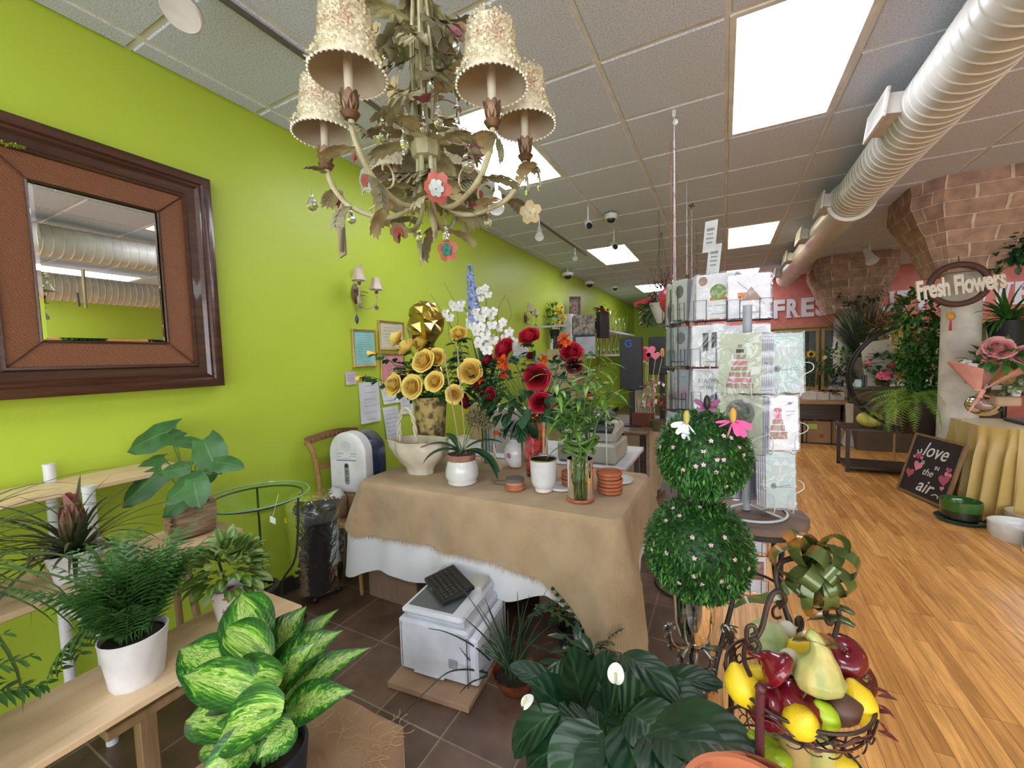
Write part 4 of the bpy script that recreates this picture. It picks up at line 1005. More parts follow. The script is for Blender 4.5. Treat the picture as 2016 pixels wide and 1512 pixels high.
for i in range(10):
 a = i*.63; b.leaf(V((-1.96, .52, .89)), (math.cos(a)*.25, math.sin(a)*.25, 1), .17+.015*(i % 3), .07, -.25, .5, 6, 'oval')
b.build('crown', leafmat('brom_crown', (.14, .17, .06), tip=(.22, .07, .06)), t)
t = thing('spider_plant', 'long drooping grassy leaves spreading at the left edge over the middle shelf', 'potted plant', (-2.0, .12, .80))
rpot('pot', (-2.0, .15, .80), .07, .11, ceramic, t)
b = MB(); fountain(b, (-2.0, .15, .9), 90, .62, .012, rnd, (.3, 1.2), (1.2, 2.3), seg=10, az=(-2.2, 2.2)); b.build('leaves', leafmat('spider_leaf', (.09, .17, .045)), t)
b = MB()
# ---- monstera
t = thing('monstera', 'young monstera with big heart leaves in a brown carved stoneware pot', 'potted plant', (-2.02, .87, .80))
mc = V((-2.0, .88, .80))
def carved(a, r, z): return sq(a+.2, r, z)*(1+.02*math.sin(a*9+z*70)+.012*math.sin(z*160))
MB().lathe([(0, .008), (.066, .008), (.072, .012), (.078, .07), (.08, .135), (.074, .137), (.07, .13), (.065, .03)], mc, 60, fn=carved).build('pot', mat('carved_brown', (.46, .36, .25), .65, c2=(.24, .15, .09), sc_=14, mapping=(1, 1, 5), bump=.8, bsc=22), t)
fp = MB(); pf = mc+V((.015, -.092, .08));
for i in range(12):
 a = 2*PI*i/12; fp.leaf(pf, (math.cos(a)+.1*math.sin(a), -.15, math.sin(a)), .038, .013, .3, .2, 3, 'petal', up=(0, -1, 0))
fp.ball(pf, .010, 0, 8, 6); fp.build('carved_flower', mat('carved_tan', (.40, .25, .14), .6), t)
MB().lathe([(.07, .12), (0, .125)], mc, 20).build('soil', soil, t)
mon = leafmat('monstera_leaf', (.035, .12, .03), rib=(.10, .22, .06), ribw=.02)
def heart_leaf(mb, c, n_, up, L, w, m=0, cup=.12):
 """broad heart blade centred at c, facing n_, with its tip along up"""
 n_ = V(n_).normalized(); up = (V(up)-V(up).dot(n_)*n_).normalized(); sd = up.cross(n_); N = 8
 vs = []; uv = []
 for i in range(N+1):
  t_ = i/N; ww = (math.sin(PI*min(1, (t_*.86+.14)))**.62)*w/2*(1-.15*t_)
  for j in range(5):
   q = j/2-1; back = (abs(q)**2)*(.16 if t_ < .3 else .0)*L*(1-t_/.3 if t_ < .3 else 0)
   p = V(c)+up*(L*(t_-.45)-back)+sd*(ww*q)+n_*(-cup*w*abs(q)**1.5*.6-cup*L*(t_-.4)**2*1.6+.012*w*math.sin(t_*14+q*3)*abs(q)*3)
   vs.append(p); uv.append((t_, j/4))
 mb.add(vs, [(i*5+j, (i+1)*5+j, (i+1)*5+j+1, i*5+j+1) for i in range(N) for j in range(4)], m, uv)
 return V(c)-up*(L*.38)
ML = [(300, 862, 84, 55, (-.6, -.5), .94), (360, 868, 66, 28, (-1, .1), .9), (412, 893, 85, 62, (.6, -1), .86), (445, 912, 66, 40, (1, -.1), .8), (281, 958, 78, 52, (-.6, -1), .82), (298, 908, 40, 30, (-.7, -.9), .92),
  (345, 925, 55, 32, (-.9, -.3), .86), (368, 955, 75, 62, (-.3, -1), .80), (385, 968, 62, 50, (.4, -1), .78), (338, 860, 45, 36, (.8, -.9), .97), (350, 990, 60, 40, (-.7, -1), .80)]
lv = MB(); sm = MB()
for i, (px, py, L, w_, (ux, uy), y) in enumerate(ML):
 c = W(px, py, y=y); dpt = (c-CAM).length*.95; Lm, wm_ = L/FPX*dpt*.86, w_/FPX*dpt*.92
 upv = V((ux*.9, ux*.3, uy*.9)); n_ = V((.35, -.55, .9)) if i % 2 else V((.45, -.75, .55))
 s_ = heart_leaf(lv, c, n_, upv, Lm, wm_)
 base = mc+V((rnd.uniform(-.02, .02), rnd.uniform(-.02, .02), .12)); sm.tube(smooth_path([base, base.lerp(s_, .5)+V((0, 0, .04)), s_], 5), .0028, 5)
lv.build('leaves', mon, t); sm.build('stems', mat('stem_olive', (.09, .15, .04), .5), t)
# ---- parlour palm
t = thing('parlour_palm', 'bushy parlour palm in a white pot with raised scallop pattern, lowest shelf', 'potted plant', (-1.62, .53, .55))
pc = V((-1.60, .53, .55))
def scal(a, r, z): return r*(1+.012*max(0, math.sin(a*9+z*55))**.5+.012*max(0, math.sin(a*9-z*55))**.5)
MB().lathe([(0, 0), (.062, 0)]+[(.064+.018*i/16, .004+.146*i/16) for i in range(17)]+[(.079, .152), (.076, .148), (.07, .1)], pc, 90, fn=scal).build('pot', mat('pot_offwhite', (.72, .71, .72), .45), t)
MB().lathe([(.074, .135), (0, .14)], pc, 20).build('soil', soil, t)
b = MB()
for i in range(120):
 a = rnd.uniform(0, 2*PI); e = rnd.uniform(1.2, 1.57); d = V((math.cos(a)*math.cos(e), math.sin(a)*math.cos(e), math.sin(e)))
 frond(b, pc+V((rnd.uniform(-.04, .04), rnd.uniform(-.04, .04), .14)), d, rnd.uniform(.14, .32), 12, .068, .0075, rnd.uniform(.2, 1.0), 0, 1, rnd, seg=3, stem=.0013, spread=.85, ldroop=.8)
b.build('fronds', [leafmat('palm_leaf', (.055, .16, .035)), stemgreen], t)
b = MB()
for i in range(5):
 a = 2.6+i*.35; d = V((math.cos(a), math.sin(a)-.2, .25)); frond(b, pc+V((-.03, 0, .2)), d, .26, 8, .08, .012, 1.6, 0, 1, rnd, seg=3, ldroop=.9)
b.build('drooping_fronds', [MATS['palm_leaf'], stemgreen], t)
# plant at the left edge
t = thing('edge_palm', 'dark feathery fronds reaching in at the left edge above the lowest shelf', 'potted plant', (-1.62, .02, .55))
rpot('pot', (-1.64, .02, .55), .075, .13, ceramic, t)
b = MB()
for i in range(26):
 a = rnd.uniform(0, 2*PI); e = rnd.uniform(.6, 1.5); frond(b, V((-1.64, .02, .67)), (math.cos(a)*math.cos(e), math.sin(a)*math.cos(e), math.sin(e)), .34, 9, .09, .011, 1.2, 0, 1, rnd, seg=3)
b.build('fronds', [MATS['palm_leaf'], stemgreen], t)
# ---- pothos
t = thing('pothos', 'pale variegated pothos in a pot printed with pink flowers, lowest shelf', 'potted plant', (-1.66, .83, .55))
pc = V((-1.66, .83, .55))
MB().lathe([(0, 0), (.038, 0), (.042, .01), (.060, .125), (.056, .125), (.05, .1)], pc, 32).build('pot', mat('pot_floral', (.72, .68, .66), .35, c2=(.50, .08, .20), sc_=28, contrast=(.38, .42)), t)
b = MB();
for i in range(150):
 d = rdir(rnd, -.25, 1); p = pc+V((0, 0, .16))+V((d.x*.085, d.y*.085, d.z*.12))
 b.leaf(p, (d+V((0, 0, .2))), rnd.uniform(.05, .075), rnd.uniform(.028, .038), rnd.uniform(.4, 1.3), .25, 5, 'oval', 0 if rnd.random() < .7 else 1)
for i in range(5):
 d = V((.3+.2*i/5, -.2+.1*i, 1)); b.leaf(pc+V((.03, 0, .22)), d, .1, .03, .7, .3, 5, 'lance', 1)
b.build('leaves', [leafmat('pothos_leaf', (.09, .22, .03), rib=(.28, .36, .10), ribw=.2), leafmat('pothos_pale', (.30, .42, .14))], t)
# ---- dieffenbachia on burlap covered crate
def burlapmat(name, c1, c2, s=170, rough=.9):
 m, nt, b = newmat(name); I = b.inputs; I['Roughness'].default_value = rough; I['Sheen Weight'].default_value = .2
 uv = nd(nt, 'ShaderNodeUVMap'); mp = nd(nt, 'ShaderNodeMapping'); nt.links.new(uv.outputs[0], mp.inputs[0]); mp.inputs['Scale'].default_value = (s, s, 1)
 w1 = nd(nt, 'ShaderNodeTexWave', bands_direction='X'); w2 = nd(nt, 'ShaderNodeTexWave', bands_direction='Y')
 for w_ in (w1, w2): w_.inputs['Scale'].default_value = 1; w_.inputs['Distortion'].default_value = 2.5; w_.inputs['Detail'].default_value = 2; nt.links.new(mp.outputs[0], w_.inputs[0])
 mu = nd(nt, 'ShaderNodeMath', operation='ADD'); nt.links.new(w1.outputs[1], mu.inputs[0]); nt.links.new(w2.outputs[1], mu.inputs[1])
 tc = nd(nt, 'ShaderNodeTexCoord'); nz = nd(nt, 'ShaderNodeTexNoise'); nz.inputs['Scale'].default_value = 5; nz.inputs['Detail'].default_value = 5; nt.links.new(tc.outputs['Object'], nz.inputs['Vector'])
 m2 = nd(nt, 'ShaderNodeMath', operation='MULTIPLY_ADD'); nt.links.new(mu.outputs[0], m2.inputs[0]); m2.inputs[1].default_value = .22; nt.links.new(nz.outputs[0], m2.inputs[2])
 r = ramp(nt, [(.45, c2), (.95, c1)]); nt.links.new(m2.outputs[0], r.inputs[0]); nt.links.new(r.outputs[0], I['Base Color'])
 bp = nd(nt, 'ShaderNodeBump'); bp.inputs['Strength'].default_value = .6; bp.inputs['Distance'].default_value = .003; nt.links.new(mu.outputs[0], bp.inputs['Height']); nt.links.new(bp.outputs[0], I['Normal'])
 MATS[name] = m; return m
burlap2 = burlapmat('burlap_brown', (.58, .34, .16), (.30, .16, .07))
t = thing('burlap_crate', 'low crate wrapped in brown frayed burlap in the foreground', 'crate', (-1.1, .62, 0))
b = MB()
b.grid(lambda u, v: (-1.34+.45*u+.004*math.sin(v*9), .3+.61*v, .355+.004*math.sin(u*13+v*7)), 10, 10)
b.grid(lambda u, v: (-.89+.012*math.sin(u*11)*v, .3+.61*u, .355-.355*v), 16, 6)
b.grid(lambda u, v: (-.89-.45*u, .91+.012*math.sin(u*13)*v, .355-.355*v), 16, 6)
b.grid(lambda u, v: (-.89-.45*u, .3, .355-.355*v), 6, 3)
b.grid(lambda u, v: (-1.34, .3+.61*u, .355-.355*v), 6, 3)
b.build('burlap_cover', burlap2, t)
b = MB()
for i in range(110):
 p = V((rnd.uniform(-1.15, -.885), rnd.uniform(.6, .9), .36));
 if p.x < -.97 and rnd.random() < .6: p.x = -.9
 pts = [p]; d = V((rnd.uniform(-1, 1), rnd.uniform(-1, 1), .2)).normalized()
 for q in range(5): d = (d+rdir(rnd)*.6).normalized(); pts.append(pts[-1]+V((d.x, d.y, abs(d.z)*.2))*.014)
 b.tube(pts, .0007, 3)
b.build('frayed_threads', mat('thread_tan', (.45, .27, .13), .8), t)
t = thing('dieffenbachia', 'large variegated green and cream dumb cane in a dark blue ribbed pot, foreground', 'potted plant', (-1.06, .62, .357))
pc = V((-1.06, .60, .357))
MB().lathe([(0, 0), (.07, 0), (.078, .01)]+[(.078+.014*i/8, .01+.125*i/8) for i in range(9)]+[(.090, .14), (.084, .14), (.08, .1)], pc, 96, fn=lambda a, r, z: r*(1+.012*math.sin(a*48))).build('pot', mat('pot_dark_blue', (.022, .026, .04), .5), t)
MB().lathe([(.084, .115), (0, .12)], pc, 20).build('soil', soil, t)
def dieffmat():
 m, nt, b = newmat('dumbcane_leaf'); I = b.inputs; I['Roughness'].default_value = .35; I['Subsurface Weight'].default_value = .1; I['Subsurface Scale'].default_value = .005
 uv = nd(nt, 'ShaderNodeUVMap'); sp = nd(nt, 'ShaderNodeSeparateXYZ'); nt.links.new(uv.outputs[0], sp.inputs[0])
 d = nd(nt, 'ShaderNodeMath', operation='SUBTRACT'); nt.links.new(sp.outputs[1], d.inputs[0]); d.inputs[1].default_value = .5
 a = nd(nt, 'ShaderNodeMath', operation='ABSOLUTE'); nt.links.new(d.outputs[0], a.inputs[0])
 q = nd(nt, 'ShaderNodeMath', operation='MULTIPLY_ADD'); nt.links.new(a.outputs[0], q.inputs[0]); q.inputs[1].default_value = -.7; nt.links.new(sp.outputs[0], q.inputs[2])
 cb = nd(nt, 'ShaderNodeCombineXYZ'); nt.links.new(q.outputs[0], cb.inputs[0]);
 sa = nd(nt, 'ShaderNodeMath', operation='MULTIPLY'); nt.links.new(sp.outputs[1], sa.inputs[0]); sa.inputs[1].default_value = .8; nt.links.new(sa.outputs[0], cb.inputs[1])
 tc = nd(nt, 'ShaderNodeTexCoord'); ad = nd(nt, 'ShaderNodeVectorMath', operation='MULTIPLY_ADD'); nt.links.new(tc.outputs['Object'], ad.inputs[0]); ad.inputs[1].default_value = (4, 4, 4); nt.links.new(cb.outputs[0], ad.inputs[2])
 nz = nd(nt, 'ShaderNodeTexNoise'); nz.inputs['Scale'].default_value = 13; nz.inputs['Detail'].default_value = 5; nz.inputs['Distortion'].default_value = .9; nz.inputs['Roughness'].default_value = .62; nt.links.new(ad.outputs[0], nz.inputs['Vector'])
 e = nd(nt, 'ShaderNodeMath', operation='MULTIPLY_ADD'); nt.links.new(a.outputs[0], e.inputs[0]); e.inputs[1].default_value = -.78; nt.links.new(nz.outputs[0], e.inputs[2])
 r = ramp(nt, [(.16, (.014, .075, .013)), (.28, (.045, .20, .018)), (.36, (.20, .42, .04)), (.45, (.50, .62, .20)), (.49, (.05, .20, .02)), (.60, (.36, .52, .12))]); nt.links.new(e.outputs[0], r.inputs[0]); nt.links.new(r.outputs[0], I['Base Color'])
 w = nd(nt, 'ShaderNodeMath', operation='MULTIPLY'); nt.links.new(q.outputs[0], w.inputs[0]); w.inputs[1].default_value = 75
 sn = nd(nt, 'ShaderNodeMath', operation='SINE'); nt.links.new(w.outputs[0], sn.inputs[0]); bp = nd(nt, 'ShaderNodeBump'); bp.inputs['Strength'].default_value = .12; bp.inputs['Distance'].default_value = .003
 nt.links.new(sn.outputs[0], bp.inputs['Height']); nt.links.new(bp.outputs[0], I['Normal']); return m
dm_ = dieffmat(); lv = MB(); sm = MB()
# base pixel, tip pixel, width px, depths
DL = [(505, 1275, 452, 1162, 78, .66, .70), (520, 1290, 415, 1238, 62, .62, .60), (500, 1345, 312, 1292, 80, .60, .52), (515, 1370, 320, 1348, 66, .55, .46), (540, 1345, 360, 1400, 84, .56, .50), (500, 1420, 322, 1440, 64, .52, .44),
  (510, 1440, 350, 1505, 56, .50, .42), (540, 1400, 395, 1478, 84, .50, .42), (520, 1300, 500, 1230, 50, .68, .76), (535, 1290, 590, 1195, 62, .72, .80), (555, 1310, 650, 1205, 40, .76, .88), (545, 1335, 640, 1258, 66, .68, .74),
  (560, 1370, 693, 1295, 46, .66, .74), (575, 1400, 662, 1375, 56, .60, .62), (545, 1360, 580, 1290, 50, .60, .60), (560, 1440, 500, 1500, 56, .50, .44), (480, 1480, 380, 1540, 60, .46, .38), (530, 1330, 440, 1330, 60, .64, .66), (548, 1420, 618, 1340, 54, .64, .68)]
for (bx, by, tx, ty, w_, y0_, y1_) in DL:
 A, B = W(bx, by, y=y0_), W(tx, ty, y=y1_); L = (B-A).length; dpt = (A-CAM).length
 d = (B-A).normalized(); d2 = (d+V((0, 0, .26))).normalized()
 lv.leaf(A-d2*.02, d2, L*1.2, w_/FPX*dpt*.98, .75, .28, 12, 'point', up=(.35, -.55, 1), cols=4, wave=.012)
 base = pc+V((rnd.uniform(-.03, .03), rnd.uniform(-.03, .03), .12)); sm.tube(smooth_path([base, base.lerp(A, .6)+V((0, 0, .02)), A, A+d2*L*.2], 5), [.006]*10+[.004]*6, 6)
lv.build('leaves', dm_, t); sm.build('stalks', leafmat('dumbcane_stalk', (.13, .30, .05)), t)
# ---- glass bird bath
t = thing('glass_bath', 'round clear glass bowl on a thin dark wire stand with a hanging tag', 'bird bath', (-2.03, 1.17, 0))
c = V((-2.03, 1.17, .865)); R_ = .232
MB().lathe([(0, -.085), (.06, -.08), (.13, -.05), (.185, -.012), (.232, 0)], c, 48).build('glass_bowl', glassmat('bath_glass', (.74, .88, .80), .02, thin=True), t)
MB().tube([c+V((R_*math.cos(a), R_*math.sin(a), .002)) for a in [2*PI*i/64 for i in range(64)]], .0035, 6, closed=True).build('glass_rim', mat('glass_green_edge', (.25, .45, .30), .08), t)
b = MB(); b.tube([c+V(((R_-.03)*math.cos(a), (R_-.03)*math.sin(a), -.012)) for a in [2*PI*i/48 for i in range(48)]], .0045, 6, closed=True)
for k in range(3):
 a = .5+k*2*PI/3; p = c+V(((R_-.03)*math.cos(a), (R_-.03)*math.sin(a), -.012))
 b.tube(smooth_path([p, p+V((-.03*math.cos(a), -.03*math.sin(a), -.3)), V((c.x+.09*math.cos(a), c.y+.09*math.sin(a), .38)), V((c.x+.17*math.cos(a), c.y+.17*math.sin(a), .005))], 5), .0055, 6)
b.build('wire_stand', mat('stand_dark', (.025, .035, .03), .4), t)
p = W(537, 1024, y=1.0); b = MB(); b.box(p, (.035, .002, .025), Matrix.Rotation(.15, 3, 'Y')); b.tube([p+V((0, 0, .012)), p+V((.002, .03, .1))], .0006, 3); b.build('price_tag', paperw, t)
# ---- trash can in clear film
t = thing('trash_can', 'tall black bin wrapped in clear plastic beside the covered table', 'bin', (-2.36, 1.72, 0))
c = V((-2.34, 1.72, 0)); gl = mat('bin_black', (.012, .013, .015), .3, coat=.3)
MB().lathe([(0, .05), (.13, .05), (.135, .06), (.165, .56), (.168, .58), (.16, .60), (.12, .635), (0, .65)], c, 36).build('bin_body', gl, t)
MB().lathe([(.17, .52), (.172, .56), (.168, .58), (.168, .54)], c, 36).build('rim_band', mat('bin_grey', (.06, .07, .07), .4), t)
b = MB(); b.lathe([(.15, .06), (.165, .3), (.178, .55), (.18, .62), (.15, .665), (.08, .68), (0, .675)], c, 48, fn=lambda a, r, z: r*(1+.03*math.sin(a*7+z*9)+.02*math.sin(a*17-z*21))); b.build('plastic_wrap', film, t)
for k in range(4):
 a = .6+k*PI/2; MB().ball(c+V((.11*math.cos(a), .11*math.sin(a), .022)), (.022, .022, .022), 0, 10, 6).build('caster', blackm, t)
MB().box(c+V((-.08, -.155, .53)), (.035, .006, .03)).build('yellow_sticker', mat('sticker_yellow', (.75, .62, .03), .5), t)
b = MB(); b.tube(smooth_path([(-2.5, 1.15, .06), (-2.35, 1.25, .10), (-2.22, 1.35, .05), (-2.2, 1.5, .012), (-2.35, 1.52, .012)], 6), .008, 6)
tag(b.build('power_cord', blackm), 'black cord looping on the floor beside the wrapped bin', 'cord')
# ---- wall: certificates and papers
def wallpaper_thing(name, label, px0, py0, px1, py1, kind, bodym=None, fm=None, lines=8, tilt=0, cat_='picture frame', grp=None):
 a, c_ = W(px0, py0, x=XL), W(px1, py1, x=XL); y0, y1, z0, z1 = a.y, c_.y, min(a.z, c_.z), max(a.z, c_.z)
 t = thing(name, label, cat_, (XL, (y0+y1)/2, z0), 0, grp)
 if kind == 'frame':
  b = MB(); loft_frame(b, y0+.02, y1-.02, z0+.02, z1-.02, [(0, .012), (.004, .018), (.016, .022), (.02, .014), (.02, 0)], XL); b.build('frame', fm, t)
  MB().box((XL+.008, (y0+y1)/2, (z0+z1)/2), (.004, y1-y0-.04, z1-z0-.04)).build('sheet', bodym, t); xx = XL+.0105
 else:
  b = MB(); cu = .01; b.grid(lambda u, v: (XL+.004+cu*(v-.2)**2+.004*math.sin(u*6+v*3)**2, y0+(y1-y0)*u+tilt*v, z1-(z1-z0)*v), 6, 6); b.build('sheet', bodym, t); xx = XL+.016
 b = MB()
 for i in range(lines):
  z = z1-.03-(z1-z0-.06)*i/max(1, lines-1); w_ = (y1-y0)*rnd.uniform(.45, .72); b.box((xx, (y0+y1)/2+rnd.uniform(-.01, .01), z), (.0008, w_, .003))
 b.build('print_lines', mat('ink_grey', (.25, .27, .28), .8), t)
 return t
wallpaper_thing('certificate', 'gold framed turquoise certificate, lower left of the framed group', 690, 647, 740, 722, 'frame', mat('cert_teal', (.28, .62, .58), .6), mat('gold_frame', (.50, .34, .12), .35, .5), 14, grp='certificates on the green wall')
wallpaper_thing('certificate', 'gold framed cream diploma above the pink certificate', 742, 630, 795, 690, 'frame', mat('cert_cream', (.62, .60, .42), .6), MATS['gold_frame'], 8, grp='certificates on the green wall')
wallpaper_thing('certificate', 'gold framed pink certificate half hidden by yellow roses', 746, 695, 796, 752, 'frame', mat('cert_pink', (.72, .30, .32), .6), MATS['gold_frame'], 6, grp='certificates on the green wall')
wallpaper_thing('wall_paper', 'small printed card pinned left of the yellow rose tip', 678, 732, 700, 756, 'p', mat('card_mauve', (.62, .52, .60), .7), None, 3, cat_='paper', grp='papers on the green wall')
wallpaper_thing('wall_paper', 'large white sheet with a sketch hanging under the turquoise certificate', 705, 754, 748, 828, 'p', paperw, None, 6, cat_='paper', grp='papers on the green wall')
wallpaper_thing('wall_paper', 'white sheet pinned askew right of the sketch sheet', 745, 752, 783, 792, 'p', paperw, None, 3, .04, cat_='paper', grp='papers on the green wall')
wallpaper_thing('wall_paper', 'lined white sheet hanging just above the white and blue appliance', 752, 803, 785, 858, 'p', paperw, None, 7, .03, cat_='paper', grp='papers on the green wall')
wallpaper_thing('wall_paper', 'white sheet behind the handle of the cream basket', 786, 775, 812, 812, 'p', paperw, None, 4, cat_='paper', grp='papers on the green wall')
wallpaper_thing('wall_paper', 'note on the wall behind the red roses', 1008, 678, 1040, 700, 'p', paperw, None, 4, cat_='paper', grp='papers on the green wall')
# ---- sconces
brz = mat('antique_bronze', (.20, .13, .07), .5, .5, c2=(.10, .065, .04), sc_=40); iv = mat('ivory_paint', (.52, .47, .34), .5, c2=(.36, .32, .2), sc_=30)
shd = mat('shade_fabric', (.62, .53, .45), .8, c2=(.52, .43, .35), sc_=20)
crystal = glassmat('crystal', (1, 1, 1), 0, 1.6)
def drop_mb(b, p, L=.045, r=.011, m=0):
 p = V(p); b.lathe([(0, -L), (r*.75, -L*.86), (r, -L*.7), (r*.7, -L*.42), (r*.25, -L*.16), (0, -L*.1)], p, 6, m); b.ball(p+V((0, 0, -.004)), .0045, m, 6, 4); return b
def acanthus(b, base, d, L, w, m=0, up=(0, 0, 1), droop=.9, lobes=5):
 """leaf with ragged lobed edges: a midrib blade and paired side lobes"""
 d, sd, u = basis(d, up); p = V(base); N = lobes
 for i in range(N):
  t_ = i/N; ww = w*(.55+.9*math.sin(PI*(.15+.8*t_)))*.5
  for s in (-1, 1): b.leaf(p, (d*1.1+sd*s*.75), ww*1.35, ww*.75, .4, .2, 2, 'oval', m, up=u)
  d = rotv(d, sd, -droop/N); u = rotv(u, sd, -droop/N); p = p+d*(L/N)
 b.leaf(p-d*.2*L, d, L*.32, w*.3, .2, .2, 2, 'lance', m, up=u)
 b.leaf(base, basis(rotv(d, sd, droop))[0], L, w*.28, droop, .1, 5, 'strap', m, up=(0, 0, 1))
def sconce(label, y, z, far=False):
 t = thing('wall_sconce', label, 'wall lamp', (XL, y, z-.15), 0, 'twin shade wall sconces')
 b = MB(); b.lathe([(0, 0), (.05, 0), (.058, .008), (.04, .02), (0, .024)], (XL, y, z), 24, ax=(1, 0, 0), sx=.75, sy=1.35); b.build('back_plate', brz, t)
 b = MB()
 for i in range(5): acanthus(b, (XL+.02, y+rnd.uniform(-.02, .02), z-.05+.02*i), (.5, rnd.uniform(-.7, .7), rnd.uniform(-.6, .8)), .07, .035)
 b.tube(smooth_path([(XL+.02, y, z+.03), (XL+.035, y+.012, z+.12), (XL+.05, y-.01, z+.19), (XL+.06, y+.01, z+.21)], 4), .005, 6)
 flower5(b, (XL+.06, y+.015, z+.205), (1, 0, .3), .025)
 b.build('leaf_ornament', iv, t)
 for k, s in enumerate((-1, 1)):
  e = V((XL+.14, y+s*.085, z+(.03 if s < 0 else -.015)))
  b = MB(); b.tube(smooth_path([(XL+.02, y, z-.08), (XL+.07, y+s*.05, z-.115), (XL+.13, y+s*.085, z-.08), e], 5), .0055, 6); b.build('arm', iv, t)
  b = MB()
  for i in range(7): a = 2*PI*i/7; b.leaf(e, (math.cos(a)*.8, math.sin(a)*.8, 1), .042, .022, -.5, .3, 3, 'oval')
  b.build('candle_cup', brz, t)
  MB().tube([e, e+V((0, 0, .07))], .008, 10).build('candle', mat('candle_ivory', (.62, .56, .45), .6), t)
  MB().lathe([(.058, .045), (.044, .07), (.036, .10), (.032, .135), (.030, .135), (.034, .10), (.042, .07), (.056, .045)], e, 6, fn=None).build('lamp_shade', shd, t, ang=20)
 b = MB(); drop_mb(b, (XL+.13, y+.09, z-.06), .04, .008); drop_mb(b, (XL+.05, y+.01, z+.17), .035, .006); b.build('crystal_drops', crystal, t)
 b = MB(); flower5(b, (XL+.13, y+.09, z-.11), (1, -.3, 0), .02); b.build('metal_flower', brz, t)
 b = MB(); b.tube([(XL+.06, y-.05, z-.09), (XL+.06, y-.05, z-.2)], .001, 3); b.lathe([(0, -.085), (.012, -.06), (.015, -.04), (.006, -.015), (0, 0)], (XL+.06, y-.05, z-.16), 10); b.build('glass_pendant', mat('pendant_blue', (.03, .06, .14), .1), t)
 return t
p = W(708, 575, x=XL+.05); sconce('nearer twin shade wall sconce on the green wall above the certificates', p.y, p.z-.01)
p = W(1040, 625, x=XL+.05); sconce('farther twin shade wall sconce, behind the red rose', p.y, p.z)
# ---- appliance on a box added as its support on the carved chair
tag(MB().box((-2.24, 2.06, .55), (.32, .36, .15), bev=.006).build('support_box', mat('box_brown', (.24, .14, .07), .6)), 'brown box added on the carved chair seat as a support under the white appliance', 'box')
t = thing('air_purifier', 'rounded white appliance with dark blue side and grey control strip', 'appliance', (-2.25, 2.08, .63))
AP = Matrix.Translation((-2.265, 2.0, .628)) @ Matrix.Rotation(.2, 4, 'Z')
def capsule(b, c, w_, d_, h, m=0, top=.5):
 n = 28; P = []
 for i in range(n+1):
  a = PI*i/n; P.append((-math.cos(a)*w_/2, h-w_*top+math.sin(a)*w_*top))
 return [(-w_/2, .015), (-w_/2, .05)]+P+[(w_/2, .05), (w_/2, .015), (w_/2-.03, 0), (-w_/2+.03, 0)]
for (nm, m_, y0, y1, sc__) in (('front_shell', whitem, -.11, -.02, 1.0), ('blue_shell', mat('navy_plastic', (.01, .035, .12), .25, coat=.4), -.02, .17, .96)):
 P = capsule(None, None, .28*sc__, 0, .41*sc__); b = MB()
 rings = [(y0, .9), (y0+.015, 1.0), (y1, 1.0)] if nm == 'front_shell' else [(y0, 1.0), (y1-.03, .98), (y1, .88)]
 vs = [];
 for (yy, k) in rings:
  for (x, z) in P: vs.append(AP @ V((x*k, yy, .18+(z-.18)*k)))
 n = len(P); fs = [(j*n+i, j*n+(i+1) % n, (j+1)*n+(i+1) % n, (j+1)*n+i) for j in range(2) for i in range(n)]+[list(range(n))[::-1], list(range(2*n, 3*n))]
 b.add(vs, fs); b.build(nm, m_, t)
MA = AP
b = MB(); P = []
for i in range(24):
 a = 2*PI*i/24; P.append(V((.0+.018*math.cos(a), -.1105, .13+.018*math.sin(a)+(.055 if math.sin(a) > 0 else -.055))))
b.prism(P, 0, (0, -.002, 0)); b.xf(MA); b.build('control_strip', mat('panel_grey', (.22, .27, .28), .4), t)
b = MB(); b.ball((0, -.1125, .185), (.014, .003, .014), 0, 12, 6);
for z in (.15, .135, .10, .085): b.box((0, -.113, z), (.014, .002, .006))
b.xf(MA); b.build('button', blackm, t)
b = MB(); b.box((0, -.1112, .222), (.15, .001, .006)); b.xf(MA); b.build('blue_stripe', mat('stripe_blue', (.05, .16, .35), .4), t)
b = MB()
for (x, z, w_, h_) in ((-.045, .268, .05, .010), (.055, .268, .045, .010), (-.055, .245, .03, .008), (.05, .25, .05, .006), (0, .234, .08, .005)): b.box((x, -.1112, z), (w_, .001, h_))
b.xf(MA); b.build('small_print', mat('print_teal', (.42, .55, .55), .5), t)
b = MB(); b.lathe([(0, 0), (.035, 0), (.036, .004), (0, .006)], (0, 0, 0), 24, ax=(0, -1, 0)); b.xf(MA @ Matrix.Translation((0, -.11, .318))); b.build('cap_disc', mat('cap_light', (.62, .64, .66), .3), t)
# carved chair behind
t = thing('carved_chair', 'honey wood chair with carved crest rail standing against the green wall', 'chair', (-2.3, 2.0, 0)); hw = woodmat('honey_wood', (.42, .24, .09), (.28, .15, .05), 'y')
for yy in (1.80, 2.20): MB().tube(smooth_path([(-2.38, yy, .0), (-2.40, yy, .45), (-2.42, yy+.01, .72), (-2.45, yy, .90), (-2.50, yy-.01, .985)], 5), .016, 8).build('back_post', hw, t)
b = MB()
for dx in (0, .02): b.grid(lambda u, v: (-2.505+dx+.02*math.sin(u*PI), 1.78+.44*u, .955+.05*v+.025*math.sin(u*PI)), 12, 3)
for i in range(13): b.ball((-2.475+.02*math.sin(i/12*PI), 1.79+.035*i, .98+.025*math.sin(i/12*PI)), (.008, .011, .012), 0, 6, 4)
b.build('crest_rail', woodmat('carved_wood', (.33, .17, .08), (.18, .08, .04), 'y'), t)
b = MB(); b.grid(lambda u, v: (-2.43+.01*v, 1.82+.36*u, .78+.05*v), 6, 2); b.build('lower_rail', hw, t)
